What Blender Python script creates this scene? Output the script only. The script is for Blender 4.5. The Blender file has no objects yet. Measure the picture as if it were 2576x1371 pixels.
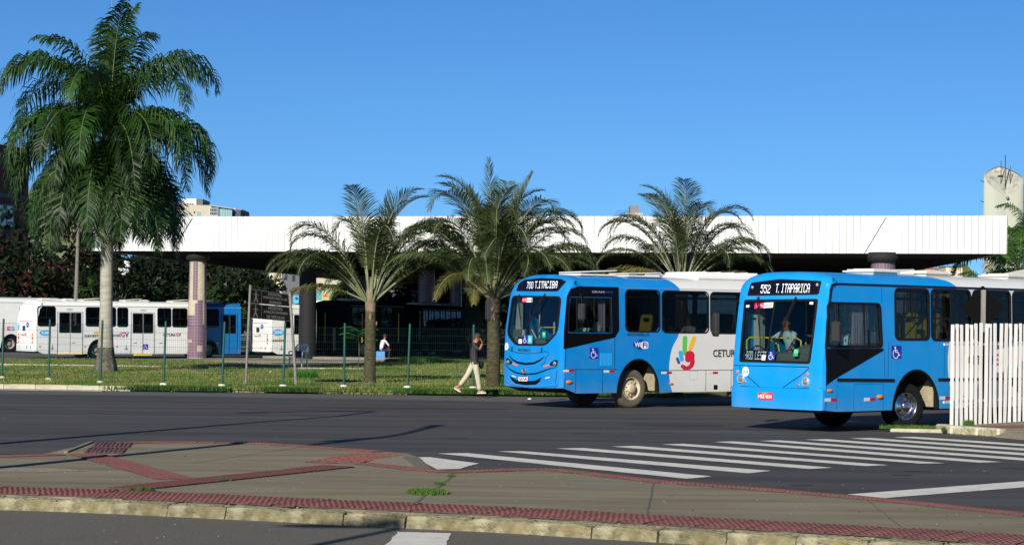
import bpy, bmesh, math, random
from mathutils import Vector, Matrix
from mathutils.geometry import tessellate_polygon, delaunay_2d_cdt
R = math.radians
SC = bpy.context.scene
COL = SC.collection

# ------------------------------------------------------------------ camera, sky, sun, exposure
FPX = 5830.0; CAMH = 2.3; ROLL = 0.0114
cam = bpy.data.objects.new('camera', bpy.data.cameras.new('camera')); COL.objects.link(cam)
cam.data.sensor_width = 36; cam.data.lens = 36*FPX/2576
cam.data.shift_y = (799-685.5)/2576
cam.data.clip_start = 0.5; cam.data.clip_end = 6000
cam.location = (0, 0, CAMH)
cam.rotation_euler = (R(90), -ROLL, 0)
SC.camera = cam
SUN_EL, SUN_AZ = 25.0, 21.0
w = bpy.data.worlds.new('World'); SC.world = w; w.use_nodes = True
nt = w.node_tree
sky = nt.nodes.new('ShaderNodeTexSky'); sky.sky_type = 'NISHITA'; sky.sun_disc = False
sky.sun_elevation = R(SUN_EL); sky.sun_rotation = R(180+SUN_AZ); sky.air_density = 1.0; sky.dust_density = 0.2; sky.ozone_density = 3.0
# the clear, deeply blue sky of the photograph: the look-up direction is lifted so the low band is not hazy
_tc = nt.nodes.new('ShaderNodeTexCoord'); _mp = nt.nodes.new('ShaderNodeVectorMath'); _mp.operation = 'ADD'; _mp.inputs[1].default_value = (0, 0, 0.12)
_nm = nt.nodes.new('ShaderNodeVectorMath'); _nm.operation = 'NORMALIZE'
nt.links.new(_tc.outputs['Generated'], _mp.inputs[0]); nt.links.new(_mp.outputs[0], _nm.inputs[0]); nt.links.new(_nm.outputs[0], sky.inputs['Vector'])
_tn = nt.nodes.new('ShaderNodeMixRGB'); _tn.blend_type = 'MULTIPLY'; _tn.inputs[0].default_value = 1; _tn.inputs[2].default_value = (0.42, 0.84, 1.30, 1)
_sx = nt.nodes.new('ShaderNodeSeparateXYZ'); nt.links.new(_tc.outputs['Generated'], _sx.inputs[0])
_mr = nt.nodes.new('ShaderNodeValToRGB')                      # sky deepens towards the zenith; darkened further out of view to weaken fill light
_e = _mr.color_ramp.elements; _e[0].position = 0.0; _e[0].color = (1.12, 0.90, 0.74, 1); _e[1].position = 1.0; _e[1].color = (0.26, 0.28, 0.32, 1)
for _p, _c4 in ((0.15, (0.64, 0.66, 0.66, 1)), (0.45, (0.40, 0.42, 0.46, 1))): _q = _e.new(_p); _q.color = _c4
nt.links.new(_sx.outputs['Z'], _mr.inputs[0])
_tz = nt.nodes.new('ShaderNodeMixRGB'); _tz.blend_type = 'MULTIPLY'; _tz.inputs[0].default_value = 1

nt.links.new(sky.outputs[0], _tn.inputs[1]); nt.links.new(_tn.outputs[0], _tz.inputs[1]); nt.links.new(_mr.outputs[0], _tz.inputs[2]); nt.links.new(_tz.outputs[0], nt.nodes['Background'].inputs[0])
nt.nodes['Background'].inputs[1].default_value = 0.112
sl = bpy.data.lights.new('sun', 'SUN'); sl.energy = 5.0; sl.angle = R(0.5); sl.color = (1, 0.94, 0.83)
so = bpy.data.objects.new('sun', sl); COL.objects.link(so)
_c = math.cos(R(SUN_EL))
so.rotation_euler = Vector((math.sin(R(SUN_AZ))*_c, math.cos(R(SUN_AZ))*_c, -math.sin(R(SUN_EL)))).to_track_quat('-Z', 'Y').to_euler()
SC.view_settings.view_transform = 'Standard'; SC.view_settings.look = 'None'
SC.view_settings.gamma = 1; SC.view_settings.exposure = 0.28; SC.view_settings.use_curve_mapping = False

# ------------------------------------------------------------------ helpers
rnd = random.Random(7)
def ray(dx, dy):
    u = (dx-1288)/FPX; v = -(dy-799)/FPX
    c, s = math.cos(ROLL), math.sin(ROLL)
    return Vector((c*u-s*v, 1, s*u+c*v))
def G(dx, dy, z=0.0):
    r = ray(dx, dy); t = (z-CAMH)/r.z
    return Vector((r.x*t, t, z))
def Q(dx, dy, d):
    r = ray(dx, dy); return Vector((r.x*d, d, CAMH+r.z*d))

def tag(o, label=None, cat=None, group=None, kind=None):
    if label: o['label'] = label
    if cat: o['category'] = cat
    if group: o['group'] = group
    if kind: o['kind'] = kind
    return o
def empty(name, loc=(0, 0, 0), rz=0, label=None, cat=None, group=None, kind=None):
    o = bpy.data.objects.new(name, None); COL.objects.link(o)
    o.location = loc; o.rotation_euler = (0, 0, rz); o.empty_display_size = 0.1
    return tag(o, label, cat, group, kind)
def mobj(name, me, parent=None, m=None):
    o = bpy.data.objects.new(name, me); COL.objects.link(o)
    if parent: o.parent = parent
    if m is not None and not me.materials: me.materials.append(m)
    return o
def children(o): return [c for c in o.children]
def copy_tree(o, parent=None):
    c = o.copy(); COL.objects.link(c); c.parent = parent
    for ch in list(o.children): copy_tree(ch, c)
    return c

class MB:
    """collects shapes, becomes one mesh object"""
    def __init__(s): s.v = []; s.f = []; s.mi = []; s.cur = 0; s.sm = []
    def add(s, vs, fs, smooth=False):
        b = len(s.v); s.v += [tuple(p) for p in vs]
        for f in fs:
            s.f.append(tuple(i+b for i in f)); s.mi.append(s.cur); s.sm.append(smooth)
    def box(s, x0, y0, z0, x1, y1, z1, M=None, ch=0.0):
        if ch > 0:
            c = ch; vs = []
            xs, ys, zs = (x0, x1), (y0, y1), (z0, z1)
            bm = bmesh.new(); bmesh.ops.create_cube(bm, size=1)
            for q in bm.verts:
                q.co = Vector((xs[q.co.x > 0], ys[q.co.y > 0], zs[q.co.z > 0]))
            bmesh.ops.bevel(bm, geom=bm.edges[:], offset=c, segments=1, affect='EDGES')
            bm.verts.index_update()
            vs = [q.co.copy() for q in bm.verts]; fs = [tuple(q.index for q in f.verts) for f in bm.faces]; bm.free()
            if M: vs = [M @ q for q in vs]
            return s.add(vs, fs)
        vs = [Vector(p) for p in ((x0, y0, z0), (x1, y0, z0), (x1, y1, z0), (x0, y1, z0), (x0, y0, z1), (x1, y0, z1), (x1, y1, z1), (x0, y1, z1))]
        if M: vs = [M @ q for q in vs]
        s.add(vs, [(0, 3, 2, 1), (4, 5, 6, 7), (0, 1, 5, 4), (1, 2, 6, 5), (2, 3, 7, 6), (3, 0, 4, 7)])
    def quad(s, a, b, c, d): s.add([a, b, c, d], [(0, 1, 2, 3)])
    def prism(s, poly, z0, z1, M=None, ztop=None):
        n = len(poly)
        vs = [Vector((p[0], p[1], z0)) for p in poly]+[Vector((p[0], p[1], z1)) for p in poly]
        if M: vs = [M @ q for q in vs]
        tr = tessellate_polygon([[Vector((p[0], p[1], 0)) for p in poly]])
        fs = [tuple(reversed(t)) for t in tr]+[tuple(i+n for i in t) for t in tr]
        fs += [(i, (i+1) % n, n+(i+1) % n, n+i) for i in range(n)]
        s.add(vs, fs)
    def tube(s, pts, r, n=8, cap=True, smooth=True):
        pts = [Vector(p) for p in pts]; m = len(pts)
        rs = r if isinstance(r, (list, tuple)) else [r]*m
        vs = []; up = None
        for i, p in enumerate(pts):
            t = (pts[min(i+1, m-1)]-pts[max(i-1, 0)]).normalized()
            if up is None: up = Vector((0, 0, 1)) if abs(t.z) < 0.9 else Vector((1, 0, 0))
            a = t.cross(up)
            if a.length < 1e-5: a = t.orthogonal()
            a.normalize(); b = a.cross(t).normalized(); up = b
            for k in range(n):
                q = 2*math.pi*k/n
                vs.append(p+(a*math.cos(q)+b*math.sin(q))*rs[i])
        fs = []
        for i in range(m-1):
            for k in range(n):
                fs.append((i*n+k, i*n+(k+1) % n, (i+1)*n+(k+1) % n, (i+1)*n+k))
        s.add(vs, fs, smooth)
        if cap:
            s.add(vs[:n], [tuple(reversed(range(n)))]); s.add(vs[-n:], [tuple(range(n))])
    def lathe(s, prof, n=24, M=None, smooth=True):
        """profile (r, h) spun about local z"""
        vs = []; fs = []
        for r, h in prof:
            for k in range(n):
                q = 2*math.pi*k/n; p = Vector((r*math.cos(q), r*math.sin(q), h))
                vs.append(M @ p if M else p)
        for i in range(len(prof)-1):
            for k in range(n):
                fs.append((i*n+k, i*n+(k+1) % n, (i+1)*n+(k+1) % n, (i+1)*n+k))
        s.add(vs, fs, smooth)
    def ell(s, c, rx, ry, rz, n=12, m=8, M=None, smooth=True):
        vs = []; fs = []; c = Vector(c)
        for i in range(m+1):
            th = math.pi*i/m
            for k in range(n):
                ph = 2*math.pi*k/n
                p = Vector((rx*math.sin(th)*math.cos(ph), ry*math.sin(th)*math.sin(ph), rz*math.cos(th)))
                if M: p = M @ p
                vs.append(c+p)
        for i in range(m):
            for k in range(n):
                fs.append((i*n+k, (i+1)*n+k, (i+1)*n+(k+1) % n, i*n+(k+1) % n))
        s.add(vs, fs, smooth)
    def mesh(s, name='mesh', mats=()):
        me = bpy.data.meshes.new(name); me.from_pydata(s.v, [], s.f)
        for m in mats: me.materials.append(m)
        me.polygons.foreach_set('material_index', s.mi)
        me.polygons.foreach_set('use_smooth', s.sm)
        me.update(); return me
    def build(s, name, m, parent=None):
        ms = m if isinstance(m, (list, tuple)) else [m]
        return mobj(name, s.mesh(name, ms), parent)

def rr(u0, v0, u1, v1, r, n=5):
    p = []
    for cx, cy, a0 in ((u1-r, v1-r, 0), (u0+r, v1-r, 90), (u0+r, v0+r, 180), (u1-r, v0+r, 270)):
        for k in range(n+1):
            a = R(a0+90*k/n); p.append((cx+r*math.cos(a), cy+r*math.sin(a)))
    return p
def roundpoly(pts, r, n=4):
    """round the corners of a polygon"""
    out = []; m = len(pts)
    for i in range(m):
        p = Vector(pts[i]).to_2d() if len(pts[i]) > 2 else Vector(pts[i]); a = Vector(pts[i-1]); b = Vector(pts[(i+1) % m])
        da = (a-p); db = (b-p); rr_ = min(r, da.length*.45, db.length*.45)
        p0 = p+da.normalized()*rr_; p1 = p+db.normalized()*rr_
        for k in range(n+1):
            t = k/n; out.append(tuple(p0*(1-t)**2+p*2*t*(1-t)+p1*t*t))
    return out
def circ(u, v, ru, rv=None, n=18):
    rv = rv or ru
    return [(u+ru*math.cos(2*math.pi*k/n), v+rv*math.sin(2*math.pi*k/n)) for k in range(n)]

def inpoly(x, y, P):
    c = False; j = len(P)-1
    for i in range(len(P)):
        if (P[i][1] > y) != (P[j][1] > y) and x < (P[j][0]-P[i][0])*(y-P[i][1])/(P[j][1]-P[i][1])+P[i][0]: c = not c
        j = i
    return c
def sheet_mesh(regions, mapf, cu=(), cv=(), off=0.0, t=0.02):
    """regions: list of (outer, holes) in (u,v); becomes a closed shell of thickness t following mapf(u,v,off)"""
    bm = bmesh.new()
    for outer, holes in regions:
        loops = [outer]+list(holes); flat = [p for l in loops for p in l]
        vin = [Vector((p[0], p[1])) for p in flat]; ed = []; k0 = 0
        for l_ in loops:
            ed += [(k0+i, k0+(i+1) % len(l_)) for i in range(len(l_))]; k0 += len(l_)
        cv_, ce_, cf_, _a, _b, _c = delaunay_2d_cdt(vin, ed, [], 0, 1e-5)
        vs = [bm.verts.new((p.x, p.y, 0)) for p in cv_]
        for f_ in cf_:
            cx = sum(cv_[i].x for i in f_)/len(f_); cy = sum(cv_[i].y for i in f_)/len(f_)
            if not inpoly(cx, cy, outer) or any(inpoly(cx, cy, h_) for h_ in holes): continue
            try: bm.faces.new([vs[i] for i in f_])
            except ValueError: pass
        for v_ in [v_ for v_ in bm.verts if not v_.link_faces]: bm.verts.remove(v_)
    for val in cu: bmesh.ops.bisect_plane(bm, geom=bm.verts[:]+bm.edges[:]+bm.faces[:], plane_co=(val, 0, 0), plane_no=(1, 0, 0))
    for val in cv: bmesh.ops.bisect_plane(bm, geom=bm.verts[:]+bm.edges[:]+bm.faces[:], plane_co=(0, val, 0), plane_no=(0, 1, 0))
    bmesh.ops.remove_doubles(bm, verts=bm.verts[:], dist=1e-5)
    bm.verts.index_update()
    uv = [(v.co.x, v.co.y) for v in bm.verts]; n = len(uv)
    top = [mapf(u, v, off) for u, v in uv]
    if t:
        bot = [mapf(u, v, off-t) for u, v in uv]
        fs = [tuple(v.index for v in f.verts) for f in bm.faces]
        allf = fs+[tuple(i+n for i in reversed(f)) for f in fs]
        for e in bm.edges:
            if len(e.link_faces) == 1:
                a, b = e.verts[0].index, e.verts[1].index; allf.append((a, b, b+n, a+n))
        V = top+bot
    else:
        V = top; allf = [tuple(v.index for v in f.verts) for f in bm.faces]
    bm.free()
    b2 = bmesh.new(); vs = [b2.verts.new(p) for p in V]
    for f in allf:
        try: b2.faces.new([vs[i] for i in f])
        except ValueError: pass
    if t: bmesh.ops.recalc_face_normals(b2, faces=b2.faces[:])
    me = bpy.data.meshes.new('sheet'); b2.to_mesh(me); b2.free()
    return me
def sheet(name, regions, mapf, m, parent, **k):
    if isinstance(regions[0][0], (int, float)): regions = [(regions, [])]
    me = sheet_mesh(regions, mapf, **k); me.name = name
    return mobj(name, me, parent, m)
def ribbon(pts, wd):
    """polyline -> thin polygon"""
    pts = [Vector(p) for p in pts]; L = []; Rr = []
    for i, p in enumerate(pts):
        t = (pts[min(i+1, len(pts)-1)]-pts[max(i-1, 0)]).normalized(); nn = Vector((-t.y, t.x))*wd/2
        L.append(tuple(p+nn)); Rr.append(tuple(p-nn))
    return L+Rr[::-1]

_txt = {}
def text_mesh2d(s, shear=0.0):
    if (s, shear) in _txt: return _txt[(s, shear)]
    cu = bpy.data.curves.new('t', 'FONT'); cu.body = s; cu.resolution_u = 2; cu.shear = shear
    o = bpy.data.objects.new('t', cu); COL.objects.link(o)
    dg = bpy.context.evaluated_depsgraph_get()
    me = bpy.data.meshes.new_from_object(o.evaluated_get(dg))
    v = [(p.co.x, p.co.y) for p in me.vertices]; f = [tuple(p.vertices) for p in me.polygons]
    bpy.data.objects.remove(o); bpy.data.curves.remove(cu); bpy.data.meshes.remove(me)
    x0 = min(p[0] for p in v); x1 = max(p[0] for p in v); y0 = min(p[1] for p in v); y1 = max(p[1] for p in v)
    _txt[(s, shear)] = ([((x-x0)/(x1-x0), (y-y0)/(y1-y0)) for x, y in v], f); return _txt[(s, shear)]
def text(name, s, mapf, m, parent, u0, v0, u1, v1, off=0.012, shear=0.0, bold=0.0):
    v, f = text_mesh2d(s, shear)
    mb = MB()
    offs = [(0, 0)] if not bold else [(0, 0), (bold, 0), (0, bold), (bold, bold)]
    for k, (a, b) in enumerate(offs):
        mb.add([mapf(u0+(u1-u0)*x+a*(1 if u1 > u0 else -1), v0+(v1-v0)*y+b, off+k*0.0004) for x, y in v], f)
    return mb.build(name, m, parent)

F57 = {'0': '01110 10001 10001 10001 10001 10001 01110', '1': '00100 01100 00100 00100 00100 00100 01110', '2': '01110 10001 00001 00110 01000 10000 11111',
'5': '11111 10000 11110 00001 00001 10001 01110', '7': '11111 00001 00010 00100 00100 01000 01000', 'T': '11111 00100 00100 00100 00100 00100 00100',
'I': '01110 00100 00100 00100 00100 00100 01110', 'A': '01110 10001 10001 11111 10001 10001 10001', 'C': '01110 10001 10000 10000 10000 10001 01110',
'B': '11110 10001 10001 11110 10001 10001 11110', 'P': '11110 10001 10001 11110 10000 10000 10000', 'R': '11110 10001 10001 11110 10100 10010 10001',
'O': '01110 10001 10001 10001 10001 10001 01110', 'D': '11110 10001 10001 10001 10001 10001 11110', 'L': '10000 10000 10000 10000 10000 10000 11111',
'E': '11111 10000 10000 11110 10000 10000 11111', 'S': '01111 10000 10000 01110 00001 00001 11110', 'N': '10001 11001 10101 10101 10011 10001 10001',
'.': '0 0 0 0 0 0 1', ' ': '00 00 00 00 00 00 00', '-': '00 00 00 11 00 00 00', 'U': '10001 10001 10001 10001 10001 10001 01110'}
def led(name, s, mapf, m, parent, u0, v0, u1, v1, off=0.01, slant=0.0):
    cols = []; 
    for ch in s:
        rows = F57[ch].split(); wd = len(rows[0])
        for c in range(wd): cols.append([rows[r][c] == '1' for r in range(7)])
        cols.append([False]*7)
    cols = cols[:-1]; n = len(cols); du = (u1-u0)/n; dv = (v1-v0)/7; mb = MB()
    for i, c in enumerate(cols):
        for r_ in range(7):
            if c[r_]:
                a = u0+du*(i+0.05); b = u0+du*(i+0.98); y0 = v1-dv*(r_+0.93); y1 = v1-dv*(r_+0.1)
                mb.add([mapf(a, y0, off), mapf(b, y0, off), mapf(b, y1, off), mapf(a, y1, off)], [(0, 1, 2, 3)])
    return mb.build(name, m, parent)

# ------------------------------------------------------------------ materials
def mat(name, col, rough=0.6, metal=0.0, spec=0.5, var=None, col2=None, bump=None, stretch=None, emit=None, coat=0.0, thr=(0.35, 0.65), objrand=0.0, grime=None):
    m = bpy.data.materials.new(name); m.use_nodes = True; n = m.node_tree.nodes; l = m.node_tree.links
    b = n['Principled BSDF']; c4 = (*col, 1)
    b.inputs['Base Color'].default_value = c4; b.inputs['Roughness'].default_value = rough; b.inputs['Metallic'].default_value = metal
    b.inputs['Specular IOR Level'].default_value = spec
    b.inputs['Coat Weight'].default_value = coat; b.inputs['Coat Roughness'].default_value = 0.08
    tc = n.new('ShaderNodeTexCoord'); vec = tc.outputs['Object']
    if stretch:
        mp = n.new('ShaderNodeMapping'); mp.inputs['Scale'].default_value = stretch; l.new(vec, mp.inputs[0]); vec = mp.outputs[0]
    src = None
    if var:
        tx = n.new('ShaderNodeTexNoise'); tx.inputs['Scale'].default_value = var; tx.inputs['Detail'].default_value = 8; tx.inputs['Roughness'].default_value = 0.65; l.new(vec, tx.inputs['Vector'])
        rp = n.new('ShaderNodeValToRGB'); rp.color_ramp.elements[0].position = thr[0]; rp.color_ramp.elements[1].position = thr[1]
        rp.color_ramp.elements[0].color = c4; rp.color_ramp.elements[1].color = (*(col2 or [c*1.4 for c in col]), 1)
        l.new(tx.outputs['Fac'], rp.inputs[0]); src = rp.outputs[0]
    if grime:
        gx = n.new('ShaderNodeTexNoise'); gx.inputs['Scale'].default_value = grime[0]; gx.inputs['Detail'].default_value = 5; l.new(tc.outputs['Object'], gx.inputs['Vector'])
        gr = n.new('ShaderNodeValToRGB'); gr.color_ramp.elements[0].position = grime[1]; gr.color_ramp.elements[1].position = grime[1]+0.2
        l.new(gx.outputs['Fac'], gr.inputs[0])
        mx = n.new('ShaderNodeMixRGB'); mx.inputs[2].default_value = (*grime[2], 1)
        if src: l.new(src, mx.inputs[1])
        else: mx.inputs[1].default_value = c4
        l.new(gr.outputs[0], mx.inputs[0]); src = mx.outputs[0]
    if objrand:
        oi = n.new('ShaderNodeObjectInfo'); hs = n.new('ShaderNodeHueSaturation'); mr = n.new('ShaderNodeMapRange')
        mr.inputs['To Min'].default_value = 1-objrand; mr.inputs['To Max'].default_value = 1+objrand
        l.new(oi.outputs['Random'], mr.inputs['Value']); l.new(mr.outputs[0], hs.inputs['Value'])
        if src: l.new(src, hs.inputs['Color'])
        else: hs.inputs['Color'].default_value = c4
        src = hs.outputs[0]
    if src: l.new(src, b.inputs['Base Color'])
    if bump:
        bx = n.new('ShaderNodeTexNoise'); bx.inputs['Scale'].default_value = bump[0]; bx.inputs['Detail'].default_value = 6; l.new(vec, bx.inputs['Vector'])
        bp = n.new('ShaderNodeBump'); bp.inputs['Strength'].default_value = bump[1]; bp.inputs['Distance'].default_value = bump[2] if len(bump) > 2 else 0.02
        l.new(bx.outputs['Fac'], bp.inputs['Height']); l.new(bp.outputs[0], b.inputs['Normal'])
    if emit:
        b.inputs['Emission Color'].default_value = (*emit[0], 1); b.inputs['Emission Strength'].default_value = emit[1]
    return m
def leafmat(name, col, col2, scale=1.2, trans=0.3, rough=0.45, obj=0.25):
    m = mat(name, col, rough=rough, var=scale, col2=col2, thr=(0.4, 0.6), objrand=obj, spec=0.3)
    n = m.node_tree.nodes; l = m.node_tree.links; b = n['Principled BSDF']
    tr = n.new('ShaderNodeBsdfTranslucent'); mx = n.new('ShaderNodeMixShader'); mx.inputs[0].default_value = trans
    l.new(b.inputs['Base Color'].links[0].from_socket, tr.inputs[0]); l.new(b.outputs[0], mx.inputs[1]); l.new(tr.outputs[0], mx.inputs[2])
    l.new(mx.outputs[0], n['Material Output'].inputs[0]); return m
def glassmat(name, tint, refl=0.1, rough=0.02):
    m = bpy.data.materials.new(name); m.use_nodes = True; n = m.node_tree.nodes; l = m.node_tree.links
    n.remove(n['Principled BSDF'])
    t = n.new('ShaderNodeBsdfTransparent'); t.inputs[0].default_value = (*tint, 1)
    g = n.new('ShaderNodeBsdfGlossy'); g.inputs['Roughness'].default_value = rough; g.inputs['Color'].default_value = (0.9, 0.93, 1, 1)
    f = n.new('ShaderNodeFresnel'); f.inputs[0].default_value = 1.45
    mm = n.new('ShaderNodeMath'); mm.operation = 'MULTIPLY'; mm.inputs[1].default_value = 0.14; l.new(f.outputs[0], mm.inputs[0])
    mx = n.new('ShaderNodeMixShader'); l.new(mm.outputs[0], mx.inputs[0]); l.new(t.outputs[0], mx.inputs[1]); l.new(g.outputs[0], mx.inputs[2])
    l.new(mx.outputs[0], n['Material Output'].inputs[0]); return m
def livery(name, left, right, curve, zspan=3.6, xspan=12.0, coat=0.22):
    """bus paint: one colour ahead of the curve x = f(z), another behind it"""
    m = mat(name, left, rough=0.42, coat=coat, spec=0.25); n = m.node_tree.nodes; l = m.node_tree.links; b = n['Principled BSDF']
    tc = n.new('ShaderNodeTexCoord'); sp = n.new('ShaderNodeSeparateXYZ'); l.new(tc.outputs['Object'], sp.inputs[0])
    dv = n.new('ShaderNodeMath'); dv.operation = 'DIVIDE'; dv.inputs[1].default_value = zspan; l.new(sp.outputs['Z'], dv.inputs[0])
    fc = n.new('ShaderNodeFloatCurve'); c = fc.mapping.curves[0]
    pts = [(z/zspan, x/xspan) for z, x in curve]
    c.points[0].location = (0, pts[0][1]); c.points[1].location = (1, pts[-1][1])
    for p in pts: c.points.new(*p)
    fc.mapping.update(); l.new(dv.outputs[0], fc.inputs['Value'])
    ml = n.new('ShaderNodeMath'); ml.operation = 'MULTIPLY'; ml.inputs[1].default_value = xspan; l.new(fc.outputs[0], ml.inputs[0])
    gt = n.new('ShaderNodeMath'); gt.operation = 'GREATER_THAN'; l.new(sp.outputs['X'], gt.inputs[0]); l.new(ml.outputs[0], gt.inputs[1])
    mx = n.new('ShaderNodeMixRGB'); mx.inputs[1].default_value = (*left, 1); mx.inputs[2].default_value = (*right, 1); l.new(gt.outputs[0], mx.inputs[0])
    # dust and faint fading
    tx = n.new('ShaderNodeTexNoise'); tx.inputs['Scale'].default_value = 1.7; tx.inputs['Detail'].default_value = 7; l.new(tc.outputs['Object'], tx.inputs[0])
    rp = n.new('ShaderNodeMapRange'); rp.inputs['From Min'].default_value = 0.45; rp.inputs['From Max'].default_value = 0.8; rp.inputs['To Max'].default_value = 0.10; l.new(tx.outputs['Fac'], rp.inputs['Value'])
    zz = n.new('ShaderNodeMapRange'); zz.inputs['From Min'].default_value = 0.75; zz.inputs['From Max'].default_value = 0.35; zz.inputs['To Max'].default_value = 0.28; l.new(sp.outputs['Z'], zz.inputs['Value'])
    ad = n.new('ShaderNodeMath'); ad.operation = 'ADD'; l.new(rp.outputs[0], ad.inputs[0])
    mu = n.new('ShaderNodeMath'); mu.operation = 'MULTIPLY'; l.new(zz.outputs[0], mu.inputs[0]); l.new(tx.outputs['Fac'], mu.inputs[1]); l.new(mu.outputs[0], ad.inputs[1])
    m2 = n.new('ShaderNodeMixRGB'); m2.inputs[2].default_value = (0.30, 0.27, 0.22, 1); l.new(mx.outputs[0], m2.inputs[1]); l.new(ad.outputs[0], m2.inputs[0])
    l.new(m2.outputs[0], b.inputs['Base Color']); return m

BLUE = (0.003, 0.270, 0.68); WHITE = (0.72, 0.72, 0.69)
M = {}
M['asphalt'] = mat('asphalt', (0.029, 0.0270, 0.0250), 0.85, var=0.9, col2=(0.066, 0.060, 0.053), stretch=(0.07, 0.9, 1), thr=(.36, .62), bump=(60, 0.5, 0.01), grime=(0.35, 0.58, (0.062, 0.058, 0.050)))
M['asphalt2'] = mat('asphalt coarse', (0.058, 0.053, 0.040), 0.9, var=45, col2=(0.16, 0.148, 0.115), bump=(70, 0.9, 0.01), grime=(0.7, 0.6, (0.075, 0.07, 0.057)))
M['road_light'] = mat('road edge asphalt', (0.075, 0.075, 0.073), 0.9, var=2.0, col2=(0.10, 0.098, 0.092), bump=(50, 0.5, 0.01))
M['paint'] = mat('road paint', (0.58, 0.56, 0.47), 0.7, var=2.0, col2=(0.72, 0.70, 0.62), grime=(7, 0.60, (0.26, 0.25, 0.22)))
M['concrete'] = mat('pavement concrete', (0.140, 0.118, 0.064), 0.9, var=0.8, col2=(0.235, 0.205, 0.120), stretch=(0.3, 1.5, 1), bump=(35, 0.5, 0.008), grime=(0.45, 0.56, (0.20, 0.185, 0.13)))
M['rampc'] = mat('ramp concrete', (0.16, 0.14, 0.085), 0.95, var=22, col2=(0.27, 0.24, 0.16), bump=(28, 1.0, 0.02))
M['kerb'] = mat('kerb stone', (0.135, 0.116, 0.060), 0.95, var=6, col2=(0.34, 0.31, 0.19), thr=(.36, .62), bump=(22, 1.0, 0.05), grime=(2.2, 0.54, (0.15, 0.115, 0.04)), objrand=0.14)
M['kerb2'] = mat('far kerb', (0.36, 0.33, 0.22), 0.95, var=3, col2=(0.5, 0.46, 0.33), bump=(12, 0.8, 0.04))
M['redtile'] = mat('red tactile tile', (0.140, 0.044, 0.038), 0.85, var=1.3, col2=(0.215, 0.072, 0.058), grime=(5, 0.56, (0.12, 0.075, 0.055)), objrand=0.10)
M['redbase'] = mat('tile base dirt', (0.058, 0.030, 0.029), 0.9, var=4, col2=(0.10, 0.062, 0.052), objrand=0.12)
M['lawn'] = mat('lawn soil and turf', (0.080, 0.135, 0.022), 0.95, var=0.55, col2=(0.30, 0.24, 0.085), thr=(0.42, 0.66), stretch=(0.6, 1, 1), bump=(30, 1, 0.05), grime=(0.35, 0.62, (0.24, 0.19, 0.09)))
M['grass'] = leafmat('grass blades', (0.070, 0.170, 0.020), (0.26, 0.25, 0.075), 0.5, 0.35, 0.6)
M['grassedge'] = leafmat('grass tufts', (0.035, 0.12, 0.014), (0.10, 0.16, 0.03), 1.0, 0.35, 0.6)
M['sand'] = mat('beige pavement', (0.30, 0.25, 0.14), 0.95, var=1.2, col2=(0.42, 0.36, 0.22), bump=(10, .5, .03))
M['platform'] = mat('terminal pavement', (0.17, 0.155, 0.12), 0.9, var=1.2, col2=(0.24, 0.22, 0.18))
M['fascia'] = mat('white metal panel', (0.66, 0.66, 0.645), 0.5, spec=0.2, objrand=0.03, var=2.0, col2=(0.57, 0.565, 0.54), thr=(.55, .8), stretch=(1.5, 1.5, .12))
M['dark'] = mat('dark ceiling and column shade', (0.010, 0.010, 0.010), 0.8)
M['seam'] = mat('panel seam shadow gap', (0.10, 0.10, 0.10), 0.8)
M['tilep'] = mat('purple wall tile', (0.19, 0.115, 0.155), 0.25, spec=0.6, objrand=0.15)
M['tilec'] = mat('bare tile bedding', (0.36, 0.32, 0.21), 0.8, var=4, col2=(0.45, 0.41, 0.29), bump=(20, 0.7, 0.02))
M['grout'] = mat('tile grout', (0.42, 0.35, 0.36), 0.9)
M['rubber'] = mat('black rubber', (0.008, 0.008, 0.009), 0.7, spec=0.2)
M['blackgloss'] = mat('black gloss panel', (0.004, 0.004, 0.005), 0.25, spec=0.12)
M['tyre'] = mat('tyre', (0.009, 0.009, 0.009), 0.9, spec=0.15, bump=(30, .4, .01))
M['tyredust'] = mat('dusty tyre', (0.085, 0.072, 0.052), 0.95, var=6, col2=(0.12, 0.10, 0.07))
M['chrome'] = mat('polished wheel rim', (0.62, 0.62, 0.63), 0.18, metal=1.0)
M['rimpaint'] = mat('beige dusty rim', (0.42, 0.36, 0.24), 0.7, var=5, col2=(0.56, 0.49, 0.34))
M['rimgrey'] = mat('grey rim', (0.28, 0.27, 0.25), 0.6)
M['mud'] = mat('splash guard', (0.38, 0.33, 0.22), 0.9, var=6, col2=(0.28, 0.24, 0.15))
M['under'] = mat('chassis underside', (0.005, 0.005, 0.005), 0.9)
M['inner'] = mat('bus interior lining', (0.05, 0.052, 0.055), 0.8)
M['innerwhite'] = mat('pale interior panel', (0.42, 0.42, 0.40), 0.7)
M['floor'] = mat('bus floor', (0.05, 0.05, 0.05), 0.8)
M['seatyellow'] = mat('yellow seat plastic', (0.80, 0.66, 0.02), 0.4)
M['seatgrey'] = mat('grey blue seat', (0.03, 0.04, 0.07), 0.7)
M['poleyellow'] = mat('yellow handrail', (0.80, 0.62, 0.04), 0.35)
M['dash'] = mat('grey dashboard', (0.11, 0.115, 0.115), 0.7, var=3, col2=(0.14, 0.145, 0.145))
M['curtain'] = mat('mauve curtain', (0.38, 0.28, 0.35), 0.9)
M['glass'] = glassmat('clear windscreen glass', (0.70, 0.76, 0.74))
M['glassdark'] = glassmat('tinted side glass', (0.48, 0.50, 0.50))
M['glasspriv'] = glassmat('dark side glass', (0.45, 0.46, 0.46))
M['led'] = mat('lit led dots', (0.8, 0.82, 0.88), 0.5, emit=((0.82, 0.88, 1.0), 0.55))
M['leddim'] = mat('olive led panel', (0.16, 0.14, 0.06), 0.5)
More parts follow.
